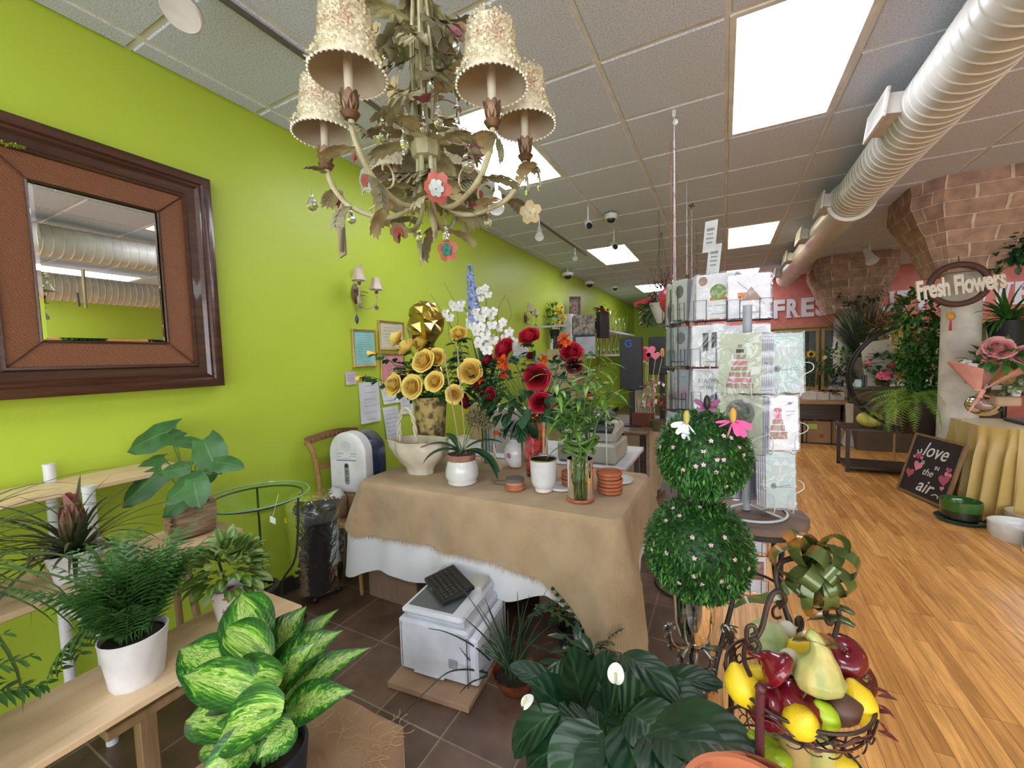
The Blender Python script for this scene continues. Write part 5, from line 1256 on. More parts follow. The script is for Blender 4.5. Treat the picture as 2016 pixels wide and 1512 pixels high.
MB().box((-2.23, 2.0, .452), (.36, .44, .04), bev=.01).build('seat', hw, t)
for yy in (1.82, 2.18): MB().tube([(-2.09, yy, .43), (-2.08, yy, 0)], [.018, .012], 8).build('leg', hw, t)
# ================================================================== COVERED TABLE
rnd = random.Random(31)
TX0, TX1, TY0, TY1, TZ = -2.03, -.43, 1.83, 2.60, .750
t = thing('folding_table', 'rectangular table hidden under the burlap and white cloths', 'table', (-1.23, 2.2, 0))
MB().box(((TX0+TX1)/2, (TY0+TY1)/2, .735), (TX1-TX0-.02, TY1-TY0-.02, .026), bev=.005).build('tabletop', midwood, t)
for x in (TX0+.08, TX1-.08):
 for y in (TY0+.08, TY1-.08): MB().tube([(x, y, 0), (x, y, .72)], .016, 8).build('leg', mat('leg_grey', (.2, .2, .21), .4, .7), t)
def perim(inset, r=.05, ds=.02):
 x0, x1, y0, y1 = TX0-inset, TX1+inset, TY0-inset, TY1+inset; P = []
 def seg(a, b_):
  n_ = max(1, int((V(b_)-V(a)).length/ds))
  for i in range(n_): P.append(V(a).lerp(V(b_), i/n_))
 def cor(cx_, cy_, a0):
  for i in range(6): a = a0+PI/2*i/6; P.append(V((cx_+r*math.cos(a), cy_+r*math.sin(a), 0)))
 seg((x0+r, y0, 0), (x1-r, y0, 0)); cor(x1-r, y0+r, -PI/2); seg((x1, y0+r, 0), (x1, y1-r, 0)); cor(x1-r, y1-r, 0)
 seg((x1-r, y1, 0), (x0+r, y1, 0)); cor(x0+r, y1-r, PI/2); seg((x0, y1-r, 0), (x0, y0+r, 0)); cor(x0+r, y0+r, PI)
 return P
def interp(tab, x):
 if x <= tab[0][0]: return tab[0][1]
 for (a, va), (b_, vb) in zip(tab, tab[1:]):
  if x <= b_:
   k = (x-a)/(b_-a); return va+(vb-va)*k
 return tab[-1][1]
def cloth(name, label, m_, inset, ztop, front, right, left, back, fold, fringe=None, seed=1, flare=.05, corner=.06, thick=True):
 P = perim(inset); N = len(P); rr = random.Random(seed); ph = [rr.uniform(0, 6.28) for _ in range(4)]
 x0, x1, y0, y1 = TX0-inset, TX1+inset, TY0-inset, TY1+inset; s = [0]
 for i in range(1, N): s.append(s[-1]+(P[i]-P[i-1]).length)
 s = [q*4.74/s[-1] for q in s]
 def zb(p):
  if p.y < y0+.02: return interp(front, p.x)
  if p.x > x1-.02: return interp(right, p.y)
  if p.x < x0+.02: return interp(left, p.y)
  if p.y > y1-.02: return back
  if p.x > 0*0+(x0+x1)/2: return interp(front, x1) if p.y < (y0+y1)/2 else back
  return interp(front, x0) if p.y < (y0+y1)/2 else interp(left, y1)
 J = 22; vs = []; uv = []
 cs = [V((x0, y0, 0)), V((x1, y0, 0)), V((x1, y1, 0)), V((x0, y1, 0))]
 outs = []
 for i, p in enumerate(P):
  a, c_ = P[i-1], P[(i+1) % N]; tg = (c_-a).normalized(); o_ = V((tg.y, -tg.x, 0)); outs.append(o_)
 for j in range(J+1):
  k = j/J
  for i, p in enumerate(P):
   z_ = zb(p); dz = (ztop-z_)*k; cd_ = min((p-q).length for q in cs); cw_ = math.exp(-(cd_/.12)**2)
   f_ = (math.sin(s[i]*17+ph[0])+.6*math.sin(s[i]*29+ph[1])+.5*math.sin(s[i]*9+ph[2]))*fold*min(1, dz/.18)**1.2
   lf = 1
   off = f_+flare*(dz/.5)**1.3*lf*(1 if outs[i].y < .5 else .2)+corner*cw_*min(1, dz/.3)
   rd = .012; q = p+outs[i]*(off+rd*math.sin(min(1, dz/.03)*PI/2));
   vs.append(V((q.x, q.y, ztop-dz if j else ztop+.0))); uv.append((s[i], dz))
 fs = [(j*N+i, (j+1)*N+i, (j+1)*N+(i+1) % N, j*N+(i+1) % N) for j in range(J) for i in range(N)]
 b = MB(); b.add(vs, fs, 0, uv)
 cen = V(((x0+x1)/2, (y0+y1)/2, 0)); rings = [1.0, .97, .9, .75, .55, .3, .1]
 tv = []; tu = []
 for q in rings:
  for p in P:
   w_ = cen+V(((p.x-cen.x)*q, (p.y-cen.y)*q, 0)); tv.append(V((w_.x, w_.y, ztop+.0015*math.sin(w_.x*23)*math.sin(w_.y*19)))); tu.append((w_.x, w_.y))
 tf = [(a*N+i, a*N+(i+1) % N, (a+1)*N+(i+1) % N, (a+1)*N+i) for a in range(len(rings)-1) for i in range(N)]+[[(len(rings)-1)*N+i for i in range(N)]]
 b.add(tv, tf, 0, tu)
 t = thing(name, label, 'tablecloth', (cen.x, cen.y, .5)); b.build('cloth', m_, t, ang=80)
 if fringe:
  b = MB(); base = vs[J*N:]
  for i in range(N):
   for q in range(7):
    p = base[i].lerp(base[(i+1) % N], (q+rr.random()*.8)/7)
    d = outs[i]*rr.uniform(-.1, .3)+V((rr.uniform(-.45, .45), rr.uniform(-.3, .3), -1)); L = rr.uniform(.016, .046)
    d.normalize(); sd = d.cross(outs[i]).normalized()*.0013; b.add([p-sd, p+sd, p+d*L+V((rr.uniform(-.004, .004), 0, 0))], [(0, 1, 2)])
  fo = b.build('fringe', fringe, t, flat=True); fo['kind'] = 'stuff'
 return t
wcl = mat('white_linen', (.76, .77, .80), .8, c2=(.70, .71, .74), sc_=5, bump=.25, bsc=12)
burl = burlapmat('burlap', (.68, .49, .29), (.42, .28, .155), 105)
cloth('white_tablecloth', 'white cloth hanging below the burlap around the table', wcl, .004, TZ+.003,
  [(-2.05, .14), (-1.97, .215), (-1.86, .235), (-1.66, .215), (-1.3, .232), (-.98, .262), (-.86, .30), (-.77, .33), (-.70, .315), (-.60, .275), (-.53, .25), (-.50, .14), (-.40, .13)],
  [(1.83, .13), (1.95, .30), (2.1, .33), (2.3, .40), (2.6, .45)], [(1.83, .17), (2.0, .3), (2.6, .42)], .45, .012, seed=9, flare=.04, corner=.075)
cloth('burlap_tablecloth', 'tan burlap cloth with frayed edge draped over the table, long at the right corner', burl, .016, TZ+.0075,
  [(-2.06, .52), (-1.98, .44), (-1.7, .452), (-1.2, .445), (-.955, .44), (-.80, .40), (-.708, .355), (-.60, .30), (-.54, .235), (-.48, .175), (-.41, .135)],
  [(1.83, .135), (1.90, .28), (1.97, .36), (2.05, .43), (2.15, .47), (2.4, .46), (2.6, .5)], [(1.83, .52), (1.95, .52), (2.2, .50), (2.6, .52)], .52, .012, mat('fringe_tan', (.50, .34, .18), .9), seed=9, flare=.04, corner=.085)
ZT = TZ+.0100
# desk pedestal and back panel under the table
t = thing('desk_pedestal', 'brown wood grain pedestal panel under the left end of the table', 'cabinet', (-1.77, 1.95, 0))
kraft = woodmat('kraft_panel', (.30, .205, .14), (.23, .15, .10), 'z', sc_=2, stretch=7)
MB().box((-1.83, 2.145, .36), (.40, .62, .72), bev=.004).build('cabinet_body', kraft, t)
tag(MB().box((-1.02, 2.48, .34), (.86, .03, .68), bev=.004).build('back_board', mat('board_brown', (.30, .21, .15), .7)), 'light brown board standing at the back under the table', 'board')
tag(MB().box((-.80, 2.3, .17), (.35, .3, .34), bev=.006).build('cardboard_carton', cardboard), 'plain cardboard carton under the table behind the spiky plant', 'box')
# printer
t = thing('printer', 'white multifunction printer on a cardboard slab under the table', 'printer', (-1.2, 1.6, .03))
pw = mat('printer_white', (.66, .69, .76), .35); pg = mat('printer_grey', (.10, .11, .12), .25)
rp = Matrix.Rotation(.10, 4, 'Z'); MP = Matrix.Translation((-1.21, 1.62, .03)) @ rp
def pb(name, parts, m_, par=None, **k):
 b = MB()
 for (c, d, bv) in parts: b.box(c, d, bev=bv)
 b.xf(MP); return b.build(name, m_, par or t, **k)
pb('housing', [((0, 0, .135), (.37, .40, .25), .012)], pw)
pb('side_cover', [((.205, -.02, .12), (.045, .34, .22), .010)], pw)
pb('scanner_lid', [((0, -.02, .30), (.33, .36, .03), .012), ((0, .0, .272), (.31, .34, .03), .004)], pw)
pb('scanner_glass', [((-.02, -.07, .3155), (.24, .2, .003), .001)], mat('dark_glass', (.12, .14, .15), .1))
for q_ in (((.10, .08, .325), (.1, .12, .035), .008), ((-.12, .12, .325), (.06, .1, .035), .008)): pb('lid_edge', [q_], mat('lid_light', (.55, .55, .52), .4))
b = MB()
for i in range(6): b.box((.09+.008*i, -.2005, .10), (.003, .002, .045))
b.xf(MP); b.build('vent_slots', pg, t)
pb('tray_lip', [((-.02, -.202, .018), (.16, .012, .008), .002)], pw)
pb('panel_seam', [((-.165, -.2005, .135), (.0025, .002, .22), 0), ((.183, -.2, .12), (.003, .004, .23), 0)], pg)
t = thing('desk_phone', 'black keypad lying tilted on top of the printer', 'keypad', (-1.22, 1.6, .35))
MK = Matrix.Translation((-1.23, 1.62, .375)) @ Matrix.Rotation(-.55, 4, 'Z') @ Matrix.Rotation(.16, 4, 'X')
b = MB(); b.box((0, 0, 0), (.26, .17, .022), bev=.005); b.xf(MK); b.build('keypad_body', mat('key_black', (.02, .02, .022), .35), t)
b = MB()
for i in range(10):
 for j in range(5): b.box((-.11+.0245*i, -.055+.0255*j, .013), (.019, .019, .007), bev=.002)
b.xf(MK); b.build('keys', mat('key_cap', (.035, .033, .033), .5), t)
b = MB(); b.box((-.02, -.0865, .003), (.03, .002, .005)); b.xf(MK); b.build('badge', mat('silver', (.6, .6, .6), .3, .8), t)
tag(MB().box((-1.19, 1.57, .014), (.42, .46, .027), Matrix.Rotation(.10, 3, 'Z'), .002).build('cardboard_slab', mat('slab_tan', (.42, .27, .17), .7)), 'flat cardboard slab on the tiles beneath the printer', 'cardboard')
b = MB(); b.tube(smooth_path([(-1.48, 1.62, .03), (-1.44, 1.66, .03), (-1.40, 1.70, .03)], 4), .014, 8); b.ball((-1.49, 1.61, .026), (.026, .02, .026), 0, 10, 6)
tag(b.build('chair_caster', blackm), 'black caster foot sticking out left of the printer', 'caster')

# ================================================================== THINGS ON THE TABLE
TH = dict()
# cream basket shaped planter
c = V((-1.79, 2.10, ZT)); crm = mat('cream_ceramic', (.66, .60, .48), .3, coat=.3, c2=(.60, .53, .41))
t = thing('cream_basket', 'cream ceramic planter moulded like gathered cloth with a rope handle', 'planter', c)
def gath(a, r, z): return r*(1+.06*math.sin(a*5+z*16)*min(1, z*8)+.03*math.sin(a*9-z*30))*(1+.10*abs(math.cos(a))**3*min(1, z*6))
MB().lathe([(0, 0), (.095, 0), (.098, .02), (.105, .045), (.15, .085), (.19, .13), (.205, .18), (.200, .205), (.205, .218), (.195, .222), (.185, .20), (.17, .15), (.11, .08), (0, .06)], c, 72, fn=gath, sy=.72).build('basin', crm, t)
b = MB()
for k in range(2):
 pts = []
 for i in range(33):
  a = PI*i/32; pts.append(c+V((-.10+.075*-math.cos(a)+.008*math.cos(i*.9+k*PI), .0+.008*math.sin(i*.9+k*PI), .19+.24*math.sin(a)**.8)))
 b.tube(pts, .0075, 7)
b.build('rope_handle', crm, t)
# ornate urn
c = V((-1.88, 2.42, ZT)); c = V((-1.90, 2.37, ZT))
t = thing('floral_urn', 'tall tapered urn with old gold flower pattern holding the yellow roses', 'vase', c)
MB().lathe([(0, 0), (.055, 0), (.06, .012), (.042, .04), (.05, .07), (.085, .14), (.10, .22), (.108, .32), (.118, .42), (.132, .47), (.134, .48), (.122, .478), (.10, .42), (.09, .3)], c, 40).build('urn_body', mat('urn_print', (.50, .38, .14), .45, c2=(.10, .07, .035), sc_=17, det=5, contrast=(.42, .56)), t)
# gold foil
def foilmat(name, c_): return mat(name, c_, .16, 1, c2=tuple(x*.8 for x in c_))
c = W(838, 640, y=2.45); FB = c.copy(); t = thing('gold_foil_bundle', 'crumpled shiny gold foil wrapped bundle above the yellow roses', 'foil wrap', c)
b = MB(); vs_ = {}
b.ball(c, (.14, .12, .17), 0, 17, 12); b.v = [v+rdir(rnd)*.02 for v in b.v]
M_ = len(b.v); b.v = [v if (v-c).z > -.12 else c+V(((v.x-c.x)*.6, (v.y-c.y)*.6, v.z-c.z-.03)) for v in b.v]
b.build('foil_ball', foilmat('foil_gold', (.72, .52, .16)), t, flat=True)
b = MB(); b.lathe([(.05, -.16), (.11, -.30), (.15, -.36)], c, 14); b.v = [v+rdir(rnd)*.012 for v in b.v]; b.build('foil_skirt', MATS['foil_gold'], t, flat=True)
b = MB(); b.tube([c+V((0, 0, -.15)), V((FB.x, 2.5, 1.25)), V((FB.x, 2.52, ZT))], .008, 6); b.lathe([(.05, 0), (.06, .01), (.012, .03)], (FB.x, 2.52, ZT), 16); b.build('support', blackm, t)
# roses ------------------------------------------------------------
ry = leafmat('rose_yellow', (.78, .42, .04), tip=(.86, .69, .19), rough=.55, c2=(.74, .34, .03)); rl = leafmat('rose_leaf', (.02, .085, .03), vein=20, rough=.4)  # yellow petal bases deeper in hue, also standing in for shade between petals
rr_ = leafmat('rose_red', (.36, .008, .022), tip=(.50, .02, .045), rough=.5); rdk = leafmat('rose_darkred', (.17, .006, .014), tip=(.27, .015, .03), rough=.5); ror = leafmat('flower_orange', (.75, .06, .01), tip=(.80, .14, .02), rough=.5)
def rose(label, px, py, y, r, root, m_, grp, face=(.15, -1, .35), open_=1.0, n=3, name='rose', nleaf=3, leafm=None):
 p = W(px, py, y=y); dpt = (p-CAM).length; R_ = r/FPX*dpt; f = V(face).normalized()
 t = thing(name, label, 'flower', (root[0], root[1], root[2]), 0, grp)
 bl_ = rose_mb(R_, rnd, open_=open_, n=n); b = MB(); b.merge(bl_, orient(f, p-f*R_*.7, rnd.uniform(0, 6))); b.build('bloom', m_, t)
 s0 = p-f*R_*.7; rt = V(root); b = MB(); mid = s0.lerp(rt, .45)-f*.05*V((1, 1, 0)).length; pts = smooth_path([s0, s0-f*.05, mid, rt], 5); b.tube(pts, .0026, 5)
 for i in range(5): a = 2*PI*i/5; dd = (basis(f)[1]*math.cos(a)+basis(f)[2]*math.sin(a)); b.leaf(s0, dd-f*.3, R_*.7, R_*.25, .5, .2, 3, 'lance')
 b.build('stem', stemgreen, t)
 if nleaf:
  b = MB()
  for i in range(nleaf):
   q = pts[int(len(pts)*(.25+.35*i/nleaf))]; d = rdir(rnd, -.3, .5); d.y -= .5
   for s in (-1, 0, 1): b.leaf(q+d*.02, (d+V((s*.7, 0, .1))), rnd.uniform(.055, .075), rnd.uniform(.035, .045), .6, .2, 5, 'oval')
  b.build('leaves', leafm or rl, t)
 return t
ur = (-1.90, 2.37, 1.18); G1 = 'yellow roses in the urn'
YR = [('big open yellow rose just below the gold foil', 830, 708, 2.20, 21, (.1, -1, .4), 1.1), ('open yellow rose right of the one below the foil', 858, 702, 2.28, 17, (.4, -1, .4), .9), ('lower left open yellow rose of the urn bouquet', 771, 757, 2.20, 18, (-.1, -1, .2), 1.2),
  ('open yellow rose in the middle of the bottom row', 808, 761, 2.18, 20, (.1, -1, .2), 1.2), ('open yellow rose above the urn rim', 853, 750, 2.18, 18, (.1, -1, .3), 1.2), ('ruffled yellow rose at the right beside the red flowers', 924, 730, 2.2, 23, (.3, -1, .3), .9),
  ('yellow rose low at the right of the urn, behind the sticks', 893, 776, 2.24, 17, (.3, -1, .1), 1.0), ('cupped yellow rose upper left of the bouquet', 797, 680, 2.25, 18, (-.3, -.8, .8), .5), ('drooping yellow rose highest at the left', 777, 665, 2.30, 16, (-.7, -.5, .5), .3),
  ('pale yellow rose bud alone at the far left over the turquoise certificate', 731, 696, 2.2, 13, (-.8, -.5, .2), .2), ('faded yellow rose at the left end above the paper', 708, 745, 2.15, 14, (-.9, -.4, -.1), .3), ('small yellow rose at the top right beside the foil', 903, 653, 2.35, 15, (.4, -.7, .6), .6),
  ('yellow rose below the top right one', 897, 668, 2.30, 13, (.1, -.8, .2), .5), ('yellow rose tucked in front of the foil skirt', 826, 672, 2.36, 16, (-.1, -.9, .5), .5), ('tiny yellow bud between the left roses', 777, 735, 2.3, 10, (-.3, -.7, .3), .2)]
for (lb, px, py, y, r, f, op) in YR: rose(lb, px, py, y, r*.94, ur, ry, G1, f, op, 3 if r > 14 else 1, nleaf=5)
t = thing('rose_foliage', 'dark green rose leaves massed over the urn rim', 'leaves', (-1.83, 2.37, 1.2)); b = MB()
for i in range(190):
 d = rdir(rnd, -.35, .7); p = V((-1.92, 2.44, 1.32))+V((d.x*.32, d.y*.10, d.z*.24)); b.leaf(p, (d+V((0, -.1, .1))), rnd.uniform(.07, .10), rnd.uniform(.045, .062), .6, .2, 5, 'oval')
b.build('leaf_mass', rl, t)
b = MB()
for i in range(16):
 d = rdir(rnd, -.1, .7); b.tube([V(ur), V((-1.83, 2.34, 1.3))+V((d.x*.28, d.y*.1, d.z*.2))], .003, 4)
b.build('stems', stemgreen, t)
# red roses in the vase of red cubes -------------------------------
vc = V((-1.075, 2.36, ZT))
t = thing('cube_vase', 'tall clear square glass vase filled with red foam cubes', 'vase', vc)
b = MB(); hw_, hh_ = .068, .33
def gbox(b, c, hw_, hh_, th):
 for s in (-1, 1): b.box(c+V((s*(hw_-th/2), 0, hh_/2)), (th, 2*hw_, hh_)); b.box(c+V((0, s*(hw_-th/2), hh_/2)), (2*hw_-2*th, th, hh_))
 b.box(c+V((0, 0, .008)), (2*hw_, 2*hw_, .016))
b.lathe([(0, 0), (hw_*1.28, 0), (hw_*1.3, .01), (hw_*1.32, .34), (hw_*1.27, .34), (hw_*1.25, .02), (0, .018)], vc, 36); b.build('vase', vglass, t)
rc = mat('foam_red', (.78, .06, .08), .8)
for i in range(48):
 a = rnd.uniform(0, 6.28); q = math.sqrt(rnd.random())*.058; z = .02+.27*i/48
 MB().box(vc+V((q*math.cos(a), q*math.sin(a), z+.012)), (.034, .034, .034), Matrix.Rotation(rnd.uniform(0, 3), 3, rdir(rnd)), .002).build('foam_cube', rc, t)
b = MB()
for i in range(22):
 a = rnd.uniform(0, 6.28); p = vc+V((.03*math.cos(a), .03*math.sin(a), .31)); pts = [p]
 for q in range(5): pts.append(pts[-1]+V((rnd.uniform(-.014, .014), rnd.uniform(-.014, .014), .014)))
 b.tube(pts, .004, 4)
b.build('foil_shreds', foilmat('foil_copper', (.85, .42, .22)), t)
rt = (vc.x, vc.y, ZT+.32); G2 = 'red flowers in the cube vase'
RR = [('large red rose standing highest above the red bouquet', 1040, 658, 2.3, 20, (.1, -.7, .7), .7, rr_), ('full dark red rose at the left top of the bouquet', 988, 685, 2.3, 21, (-.3, -.9, .5), .8, rr_), ('big red rose in the heart of the bouquet', 1056, 742, 2.2, 24, (.3, -1, .1), .9, rr_),
  ('red rose low above the vase at the right', 1064, 794, 2.2, 19, (.4, -1, -.1), 1.0, rr_), ('open red flower with pale heart at the lower left', 962, 781, 2.25, 16, (-.5, -1, 0), 1.2, rr_), ('red rose at the right top behind the bamboo', 1126, 690, 2.4, 20, (.4, -.8, .5), .8, rr_),
  ('dark red bud left of the right top rose', 1102, 678, 2.4, 12, (.1, -.6, .8), .3, rdk), ('dark red half open rose at the left edge', 958, 709, 2.3, 15, (-.6, -.8, .3), .7, rdk), ('little dark red bloom under the highest rose', 1045, 701, 2.3, 13, (.1, -1, .2), .8, rdk), ('dark red bloom behind the bamboo leaves', 1130, 718, 2.35, 15, (.4, -1, .1), .8, rdk),
  ('dark red bloom in shadow far left above the orchid', 938, 757, 2.3, 15, (-.6, -1, .1), .7, rdk), ('dark red bloom at the lowest left', 913, 790, 2.35, 14, (-.6, -1, 0), .7, rdk), ('wilted dark red bloom right of the vase', 1112, 775, 2.25, 13, (.4, -1, 0), .7, rdk)]
for (lb, px, py, y, r, f, op, m_) in RR: rose(lb, px, py, y, r*.98, rt, m_, G2, f, op, 3 if r > 13 else 2, name='red_rose', nleaf=4)
OR = [('orange red ruffled flower below the left top rose', 990, 712, 2.25, 17), ('orange red bloom under the ruffled one', 992, 735, 2.25, 14), ('orange bloom left in the bouquet', 948, 745, 2.28, 12), ('orange flower right of the middle', 1072, 705, 2.3, 12), ('bright orange spiky flower before the right red rose', 1113, 668, 2.38, 15), ('orange red bloom behind the bamboo', 1160, 782, 2.3, 12)]
for (lb, px, py, y, r) in OR:
 p = W(px, py, y=y); R_ = r/FPX*(p-CAM).length; t = thing('orange_flower', lb, 'flower', rt, 0, 'orange flowers in the red bouquet')
 b = MB()
 for k in range(26): d = rdir(rnd, -.2, 1); d = V((d.x, -abs(d.z)*.8-.2, d.y)); b.leaf(p, d, R_*rnd.uniform(.8, 1.2), R_*.6, .4, .3, 3, 'petal')
 b.build('petals', ror, t); b = MB(); b.tube(smooth_path([p, p.lerp(V(rt), .5)+V((0, .04, 0)), V(rt)], 4), .0024, 4); b.build('stem', stemgreen, t)
t = thing('red_bouquet_foliage', 'dark green leaves filling the red bouquet', 'leaves', rt); b = MB()
for i in range(230):
 d = rdir(rnd, -.7, .7); p = V((vc.x-.0, vc.y-.02, 1.30))+V((d.x*.34, d.y*.16, d.z*.24));
 b.leaf(p, (d+V((0, -.3, -.1))), rnd.uniform(.06, .10), rnd.uniform(.04, .06), .6, .2, 5, 'oval')
for i in range(20): d = rdir(rnd, -.3, .3); b.leaf(V((vc.x-.05, vc.y-.08, 1.10))+d*.05, (d.x, -.2, -1), .12, .07, .3, .2, 5, 'oval')
b.build('leaf_mass', rl, t)
b = MB()
for i in range(18):
 d = rdir(rnd, -.2, .6); b.tube([V(rt)+V((0, 0, -.02)), V((vc.x, vc.y-.02, 1.28))+V((d.x*.3, d.y*.1, d.z*.2))], .003, 4)
b.build('stems', stemgreen, t)
# white flower arrangement in glass vase behind ---------------------
vg = V((-1.50, 2.50, ZT)); t = thing('tall_glass_vase', 'tall clear glass vase holding white orchids and blue delphinium', 'vase', vg)
MB().lathe([(0, 0), (.055, 0), (.06, .01), (.05, .2), (.055, .38), (.075, .46), (.072, .46), (.05, .38), (.045, .2), (.05, .02), (0, .015)], vg, 32).build('vase_body', vglass, t)
rt2 = V((vg.x, vg.y, ZT+.2)); wp = mat('orchid_white', (.80, .79, .80), .5, c2=(.72, .71, .74)); bp_ = mat('delphinium_blue', (.13, .22, .55), .6, c2=(.35, .42, .72), sc_=60); yc = mat('centre_yellow', (.6, .5, .1), .6)
t = thing('delphinium', 'tall blue delphinium spike rising from the white flowers', 'flower', rt2); b = MB()
top, low = W(924, 522, y=2.45), W(936, 640, y=2.45)
for i in range(110):
 k = i/110; p = top.lerp(low, k); a = rnd.uniform(0, 6.28); r_ = .012+.032*k**.6; flower5(b, p+V((math.cos(a)*r_, math.sin(a)*r_, 0)), (math.cos(a), math.sin(a), .1), .012+.012*k, 0, 1, 5, .9)
b.build('florets', [bp_, wp], t); b = MB(); b.tube(smooth_path([top, low, rt2], 5), .004, 5); b.build('stem', stemgreen, t)
def orchid_spray(label, pts, n, r0, r1, y, name='white_orchid'):
 P = smooth_path([W(px, py, y=y+dy) for (px, py, dy) in pts], 8); t = thing(name, label, 'flower', rt2, 0, 'white blooms in the tall glass vase')
 b = MB(); k = len(P)
 for i in range(n):
  q = P[int((k-1)*(i/(n-1)))]; s = (1 if i % 2 else -1); R_ = r0+(r1-r0)*i/n; d = V((s*.25+.2, -1, rnd.uniform(-.2, .3))); c_ = q+V((s*R_*.8, -.012, 0))
  flower5(b, c_, d, R_, 0, 1, 5, .95, .15)
 b.build('blooms', [wp, yc], t); b = MB(); b.tube(P+[rt2+V((0, 0, .2)), rt2], .003, 5); b.build('stem', stemgreen, t)
orchid_spray('upper drooping spray of white orchids left of the other', [(930, 640, .05), (945, 612, 0), (958, 625, -.02), (965, 655, -.04), (962, 680, -.05)], 9, .03, .042, 2.38)
orchid_spray('long drooping spray of white orchids reaching right', [(940, 620, .02), (965, 612, 0), (985, 635, -.02), (1000, 660, -.03), (1008, 682, -.03)], 11, .028, .036, 2.42)
orchid_spray('white orchid spray hanging low in the middle', [(938, 640, .0), (945, 650, -.02), (950, 665, -.04), (952, 688, -.05)], 6, .034, .042, 2.30)
orchid_spray('white blossoms leaning left above the yellow roses', [(930, 630, .0), (908, 600, -.02), (892, 603, -.02), (880, 625, 0)], 8, .03, .038, 2.45)
orchid_spray('small white buds beside the blue spike', [(940, 600, 0), (948, 575, 0), (953, 568, 0), (957, 580, 0)], 6, .025, .03, 2.45)
t = thing('curly_willow', 'thin bare curly twigs spreading behind the white flowers', 'branches', rt2); b = MB()
for (tx, ty) in ((855, 585), (880, 560), (990, 580), (1005, 590), (975, 610), (870, 600)):
 P = [rt2]; e = W(tx, ty, y=2.6);
 for i in range(1, 9): P.append(rt2.lerp(e, i/8)+V((.03*math.sin(i*2.1+tx), .0, .05*math.sin(i*PI/8)+.02*math.cos(i*2.3+ty))))
 b.tube(smooth_path(P, 3), .002, 4)
b.build('twigs', mat('twig', (.16, .12, .05), .7), t)
t = thing('iris_foliage', 'long dark green blades fanning under the white flowers', 'leaves', rt2); b = MB()
for i in range(34): a = rnd.uniform(-1, 1); b.leaf(rt2+V((0, 0, .18)), (a*.45, -.1, 1), rnd.uniform(.35, .55), .02, rnd.uniform(.1, .5), .2, 6, 'strap')
b.build('blades', dkgreen, t)
# potted orchid ------------------------------------------------------
c = V((-1.40, 2.02, ZT)); t = thing('potted_orchid', 'orchid without flowers in a clay pot set inside a round white pot, two stakes', 'potted plant', c)
MB().lathe([(0, 0), (.082, 0), (.088, .006), (.088, .022), (.092, .03), (.101, .05), (.098, .09), (.086, .132), (.08, .142), (.076, .138), (.085, .09), (.085, .04), (0, .03)], c, 48).build('white_pot', mat('pot_white_gloss', (.72, .72, .72), .2, coat=.5), t)
MB().lathe([(0, .11), (.07, .11), (.083, .145), (.086, .172), (.081, .178), (.074, .172), (.07, .15)], c, 40).build('clay_pot', mat('clay_aged', (.26, .10, .06), .6, c2=(.36, .2, .15), sc_=18), t)
b = MB(); bush(b, c+V((0, 0, .168)), (.07, .07, .018), 260, .022, .006, rnd, m=0, zmin=0, seg=2); b.build('moss', mat('moss_grey', (.20, .17, .12), .9, c2=(.1, .1, .05), sc_=50), t)
ol = leafmat('orchid_leaf', (.022, .085, .035), rough=.35, rib=(.05, .13, .05), ribw=.03)
lv = MB(); s0 = c+V((0, 0, .18))
for (tx, ty, y, L, w_, dr) in ((835, 890, 1.88, .28, .062, 1.5), (838, 830, 2.0, .26, .052, 1.3), (985, 890, 2.0, .25, .06, 1.8), (960, 835, 2.1, .22, .055, 1.2), (975, 860, 2.0, .23, .055, 1.7), (880, 835, 2.15, .16, .05, .8)):
 e = W(tx, ty, y=y); d = (e-s0); d = V((d.x, d.y, abs(d.z)*.2+.16)).normalized(); lv.leaf(s0, d, (e-s0).length*1.15, w_, dr, .35, 9, 'oval')
lv.build('leaves', ol, t)
wd_ = mat('stake_wood', (.42, .30, .17), .7)
MB().tube([c+V((.035, 0, .17)), W(900, 682, y=2.0)], .0045, 6).build('stake', wd_, t); MB().tube([c+V((-.02, .02, .17)), W(873, 690, y=2.1)], .0045, 6).build('stake', wd_, t)
b = MB()
for k in range(3):
 e = W(935+14*k, 815+8*k, y=2.05); P = smooth_path([s0, s0.lerp(e, .6)+V((0, 0, .06)), e], 6); b.tube(P, .002, 4)
 for i in range(70): q = P[rnd.randrange(len(P)//2, len(P))]; b.ball(q+rdir(rnd)*.032, .0065, 1, 5, 4)
b.build('seed_spray', [stemgreen, mat('seed_olive', (.13, .11, .045), .7)], t)
# coasters stack
def saucer(name, label, c, r, h, m_, grp=None, cat_='saucer'):
 return tag(MB().lathe([(0, 0), (r*.85, 0), (r*.97, h*.3), (r, h), (r-.006, h), (r*.9, h*.35), (0, h*.3)], c, 36).build(name, m_), label, cat_, grp)
q = V((-1.05, 2.03, ZT)); Gc = 'small clay saucers before the white pot'
saucer('clay_saucer', 'bottom small terracotta saucer of the short stack by the white pot', q, .058, .020, terracotta, Gc)
saucer('clay_saucer', 'second small terracotta saucer of the short stack by the white pot', q+V((0, 0, .014)), .055, .020, terracotta, Gc)
saucer('clay_saucer', 'pale brick small saucer near the top of the short stack', q+V((0, 0, .028)), .052, .018, mat('clay_pale', (.48, .26, .17), .8), Gc)
tag(MB().lathe([(0, 0), (.052, 0), (.054, .006), (.053, .018), (.03, .020), (0, .019)], q+V((0, 0, .046)), 36).build('grey_coaster', mat('coaster_grey', (.14, .11, .10), .8)), 'dark grey round coaster topping the short clay stack', 'coaster')
b = MB(); b.tube([V((-1.17+.055*math.cos(a), 2.10+.045*math.sin(a), ZT+.002+.002*math.sin(3*a))) for a in [2*PI*i/30 for i in range(30)]], .0012, 4, closed=True)
